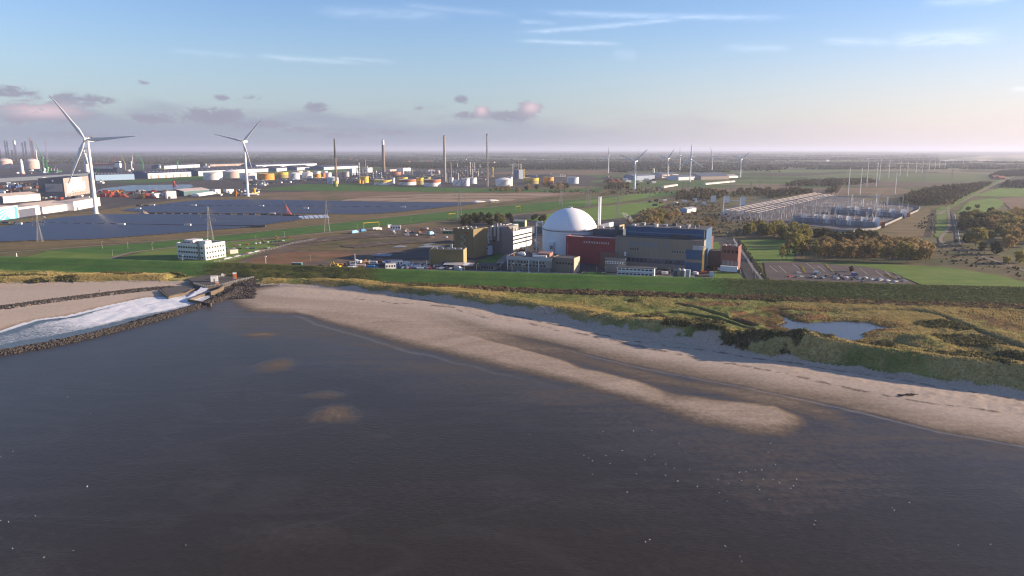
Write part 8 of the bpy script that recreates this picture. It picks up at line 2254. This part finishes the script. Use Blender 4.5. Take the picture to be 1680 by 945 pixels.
for (x, y, z, sx_, sy_, h, m_, lb) in ((352,461.5,1.7,3.4,3,4.2,WHITE,'white equipment hut on the apron above the outfall'),(385.5,457.5,1.7,1.8,1.8,5.0,M('orange_panel', (.62,.13,.03)),'orange signal cabinet with white top above the outfall'),(365,453.5,1.7,1.0,1.0,2.2,WHITE,'small white box between hut and orange cabinet'),(356.5,466.5,1.7,1.6,1.0,1.4,M('orange_panel', (.62,.13,.03)),'low orange machine beside the white hut')):
    p = P(x, y, z); t = thing('equipment_hut', lb, 'hut', p, R(20), 'huts above the outfall')
    MB().box(-sx_/2*1.5, -sy_/2, 0, sx_/2*1.5, sy_/2, h*.8).build('wall', m_, t); MB().box(-sx_/2*1.5, -sy_/2, h*.8, sx_/2*1.5, sy_/2, h).build('top_panel', WHITE, t)
    MB().box(-sx_/2*1.6, -sy_/2*1.1, h, sx_/2*1.6, sy_/2*1.1, h + .15).build('roof', ROOFL, t); MB().box(-.5, -sy_/2 - .06, 0, .5, -sy_/2 + .02, h*.55).build('door', GREYW, t)
def railing(label, pxs, z):
    pts = [P(*a, z) for a in pxs]; o0 = pts[0]; t = thing('railing', label, 'railing', o0, 0, 'railings above the outfall'); mb, mr = MB(), MB()
    for a, c in zip(pts[:-1], pts[1:]):
        a, c = a - o0, c - o0; n = max(2, int((c-a).length/2.4))
        for k in range(n + 1): q = a.lerp(c, k/n); mb.beam(q, q + Vector((0, 0, 1.3)), .16)
        for h in (.65, 1.25): mr.beam(a + Vector((0, 0, h)), c + Vector((0, 0, h)), .09)
    mb.build('post_line', METAL, t).name = 'railing_post'; mr.build('rail', METAL, t)
railing('pale railing along the outfall apron on the sea side', [(318,466),(340,471),(366,468),(392,461),(416,456)], 1.7)
railing('pale railing along the outfall apron on the dike side', [(352,457),(372,452),(400,451),(418,455)], 1.7)
strip('dike_path', 'narrow path slanting down the overgrown dike end', 'path', [(378,446),(400,450),(420,454),(436,458)], 3, PATHM, z=1.75)
# ================================================================= gulls, people, driftwood
GW = M('gull_white', (.80, .79, .77), .8, .05, 2); GG = M('gull_grey', (.32, .33, .35), .8, .05, 2); GO = M('gull_bill', (.6, .35, .05), .6, .05)
gt = thing('gull', 'white gull with grey wings standing on the dark tidal flat', 'bird', (0, 0, 0), 0, 'gulls on the tidal flat')
mb = MB(); vs, fs = [], []
st = [(-.36, .18, .015), (-.24, .19, .06), (-.05, .20, .115), (.10, .22, .11), (.19, .29, .06), (.25, .36, .058), (.30, .37, .055), (.345, .365, .02)]
for x, z, r in st:
    for k in range(10):
        a = 2*math.pi*k/10; vs.append((x, r*math.cos(a), z + r*math.sin(a)))
for j in range(len(st)-1):
    for k in range(10): fs.append((j*10+k, j*10+(k+1) % 10, (j+1)*10+(k+1) % 10, (j+1)*10+k))
fs += [tuple(range(10))[::-1], tuple(range(70, 80))]
mb.add(vs, fs, True).build('body', GW, gt)
for s in (-1, 1):
    MB().add([(.12, s*.112, .28), (.10, s*.125, .18), (-.15, s*.10, .14), (-.46, s*.03, .19), (-.20, s*.06, .29), (.0, s*.09, .31)], [(0,1,2,3,4,5) if s < 0 else (5,4,3,2,1,0)]).build('wing', GG, gt)
    MB().cone((0, s*.045, 0), (0, s*.045, .12), .012, .012, 5).build('leg', GO, gt)
MB().cone((.345, 0, .365), (.41, 0, .35), .018, .005, 6).build('bill', GO, gt)
gl_ = [(869,713),(989,709),(1039,708),(1069,707),(1114,728),(958,748),(966,752),(972,757),(994,748),(1001,761),(1058,755),(1068,749),(1074,746),(1021,740),(972,779),(1044,778),(1106,769),(1092,762),(1131,771),(1092,781),(1029,808),(1112,790),(1144,799),(1178,788),(1195,794),(1217,789),(1213,776),(1224,775),(1239,772),(1252,787),(1260,743),(1264,728),(1272,763),(1268,788),(1279,793),(1302,798),(1297,802),(1307,787),(1243,799),(1180,809),(1193,823),(1246,804),(1262,820),(1338,855),(1336,862),(1059,890),(1066,886),(1190,897),(1214,913),(1217,922),(1464,834),(1467,838),(1492,825),(1625,894),(111,652),(148,679),(21,741),(143,799),(58,847),(1,750),(1,855),(14,857),(21,901),(72,915),(120,904),(305,895),(1250,772),(1572,895)]
for i, (x, y) in enumerate(gl_):
    q = P(x, y, -.9); q.z = max(-.92, ground_z(q.x, q.y))
    s = random.uniform(.62, .92)
    if i == 0: gt.location = q; gt.scale = (s,)*3
    else: copy_tree(gt, q, random.uniform(0, 6.28), None, None, s)
def person(label, p, rz, jacket, trous):
    t = thing('person', label, 'person', p, rz, None)
    me = bpy.data.meshes.new('body'); 
    J = [(0,0,.95,.15),(0,0,1.2,.15),(0,.0,1.42,.16),(0,0,1.52,.07),(0,.02,1.62,.095),(0,.02,1.74,.085),(.10,0,.88,.095),(.12,.05,.5,.065),(.12,.0,.08,.05),(.12,.16,.03,.045),(-.10,0,.88,.095),(-.12,-.12,.5,.065),(-.12,-.25,.10,.05),(-.12,-.10,.04,.045),(.21,0,1.40,.065),(.27,.03,1.12,.05),(.26,.14,.90,.04),(-.21,0,1.40,.065),(-.27,-.04,1.12,.05),(-.26,.02,.88,.04)]
    E_ = [(0,1),(1,2),(2,3),(3,4),(4,5),(0,6),(6,7),(7,8),(8,9),(0,10),(10,11),(11,12),(12,13),(2,14),(14,15),(15,16),(2,17),(17,18),(18,19)]
    me.from_pydata([j[:3] for j in J], E_, []); o = bpy.data.objects.new('body', me); COL.objects.link(o); o.parent = t
    o.modifiers.new('Skin', 'SKIN'); o.modifiers.new('Sub', 'SUBSURF').levels = 1; o.modifiers['Sub'].render_levels = 1
    for k, v in enumerate(me.skin_vertices[0].data): v.radius = (J[k][3],)*2
    me.skin_vertices[0].data[0].use_root = True; me.materials.append(jacket)
    MB().lathe(0, .01, [(.105, 1.66), (.11, 1.73), (.07, 1.82), (.01, 1.84)], 10).build('hair', DMETAL, t)
    MB().lathe(0, 0, [(.19, .86), (.22, .9), (.21, 1.2), (.22, 1.4), (.10, 1.50)], 12).build('jacket', trous, t)
for (x, y, lb) in ((97.5,521,'person in dark clothes standing on the sand beside the foam'),(163.5,479.5,'person in dark clothes walking on the upper sand left of the outfall')):
    q = P(x, y, 0); q.z = ground_z(q.x, q.y); person(lb, q, 1.2, M('dark_cloth', (.03,.03,.035)), M('dark_jacket', (.04,.04,.05)))
p = P(1487, 647, .8); p.z = ground_z(p.x, p.y); t = thing('driftwood', 'dark heap of driftwood lying on the upper beach', 'driftwood', p)
mb = MB()
for k in range(16):
    a = random.uniform(-.5, .5); L = random.uniform(1, 4); x, y = random.uniform(-3, 3), random.uniform(-1.2, 1.2); z = random.uniform(.1, .9)
    mb.cone((x - math.cos(a)*L/2, y - math.sin(a)*L/2, z*.4), (x + math.cos(a)*L/2, y + math.sin(a)*L/2, z), .18, .1, 6)
mb.build('branches', M('driftwood_brown', (.055,.045,.038), .9, .2, 1), t).name = 'branch_heap'
for (x, y, w_, lb) in ((862,510,5.5,'round dune hummock covered in straw grass at the edge of the beach'),):
    pass
# floating seaweed and foam lines at the lower left
fm_ = []
for (pl) in ([(0,880),(30,905),(60,930),(80,950)],[(10,890),(50,895),(95,915),(130,950)],[(0,905),(20,925),(35,950)],[(60,890),(92,905),(120,903)],[(0,862),(40,866),(90,876)]):
    w0 = smooth_line(XY(pl, -.9), 3)
    for k, (a, c) in enumerate(zip(w0[:-1], w0[1:])):
        for q in range(8):
            t_ = random.random(); x, y = a[0]+(c[0]-a[0])*t_ + random.gauss(0, .25), a[1]+(c[1]-a[1])*t_ + random.gauss(0, .25)
            if random.random() < .75: fm_.append((x, y, random.uniform(.05, .16)))
vs, fs = [], []
for x, y, r in fm_:
    o_ = len(vs); vs += [(x + r*math.cos(a)*random.uniform(.6,1.6), y + r*math.sin(a)*random.uniform(.6,1.4), -.917) for a in (0, 1.26, 2.51, 3.77, 5.03)]; fs.append((o_, o_+1, o_+2, o_+3, o_+4))
tag(MB().add(vs, fs).build('foam_lines', M('foam_grey', (.085,.08,.072), .9, .1)), 'thin branching lines of foam drifting on the dark water', 'foam', kind='stuff')
# prototypes that were never planted
for k, (t, h, used) in PROTO.items():
    if not used:
        for ch in list(t.children): bpy.data.objects.remove(ch)
        bpy.data.objects.remove(t)
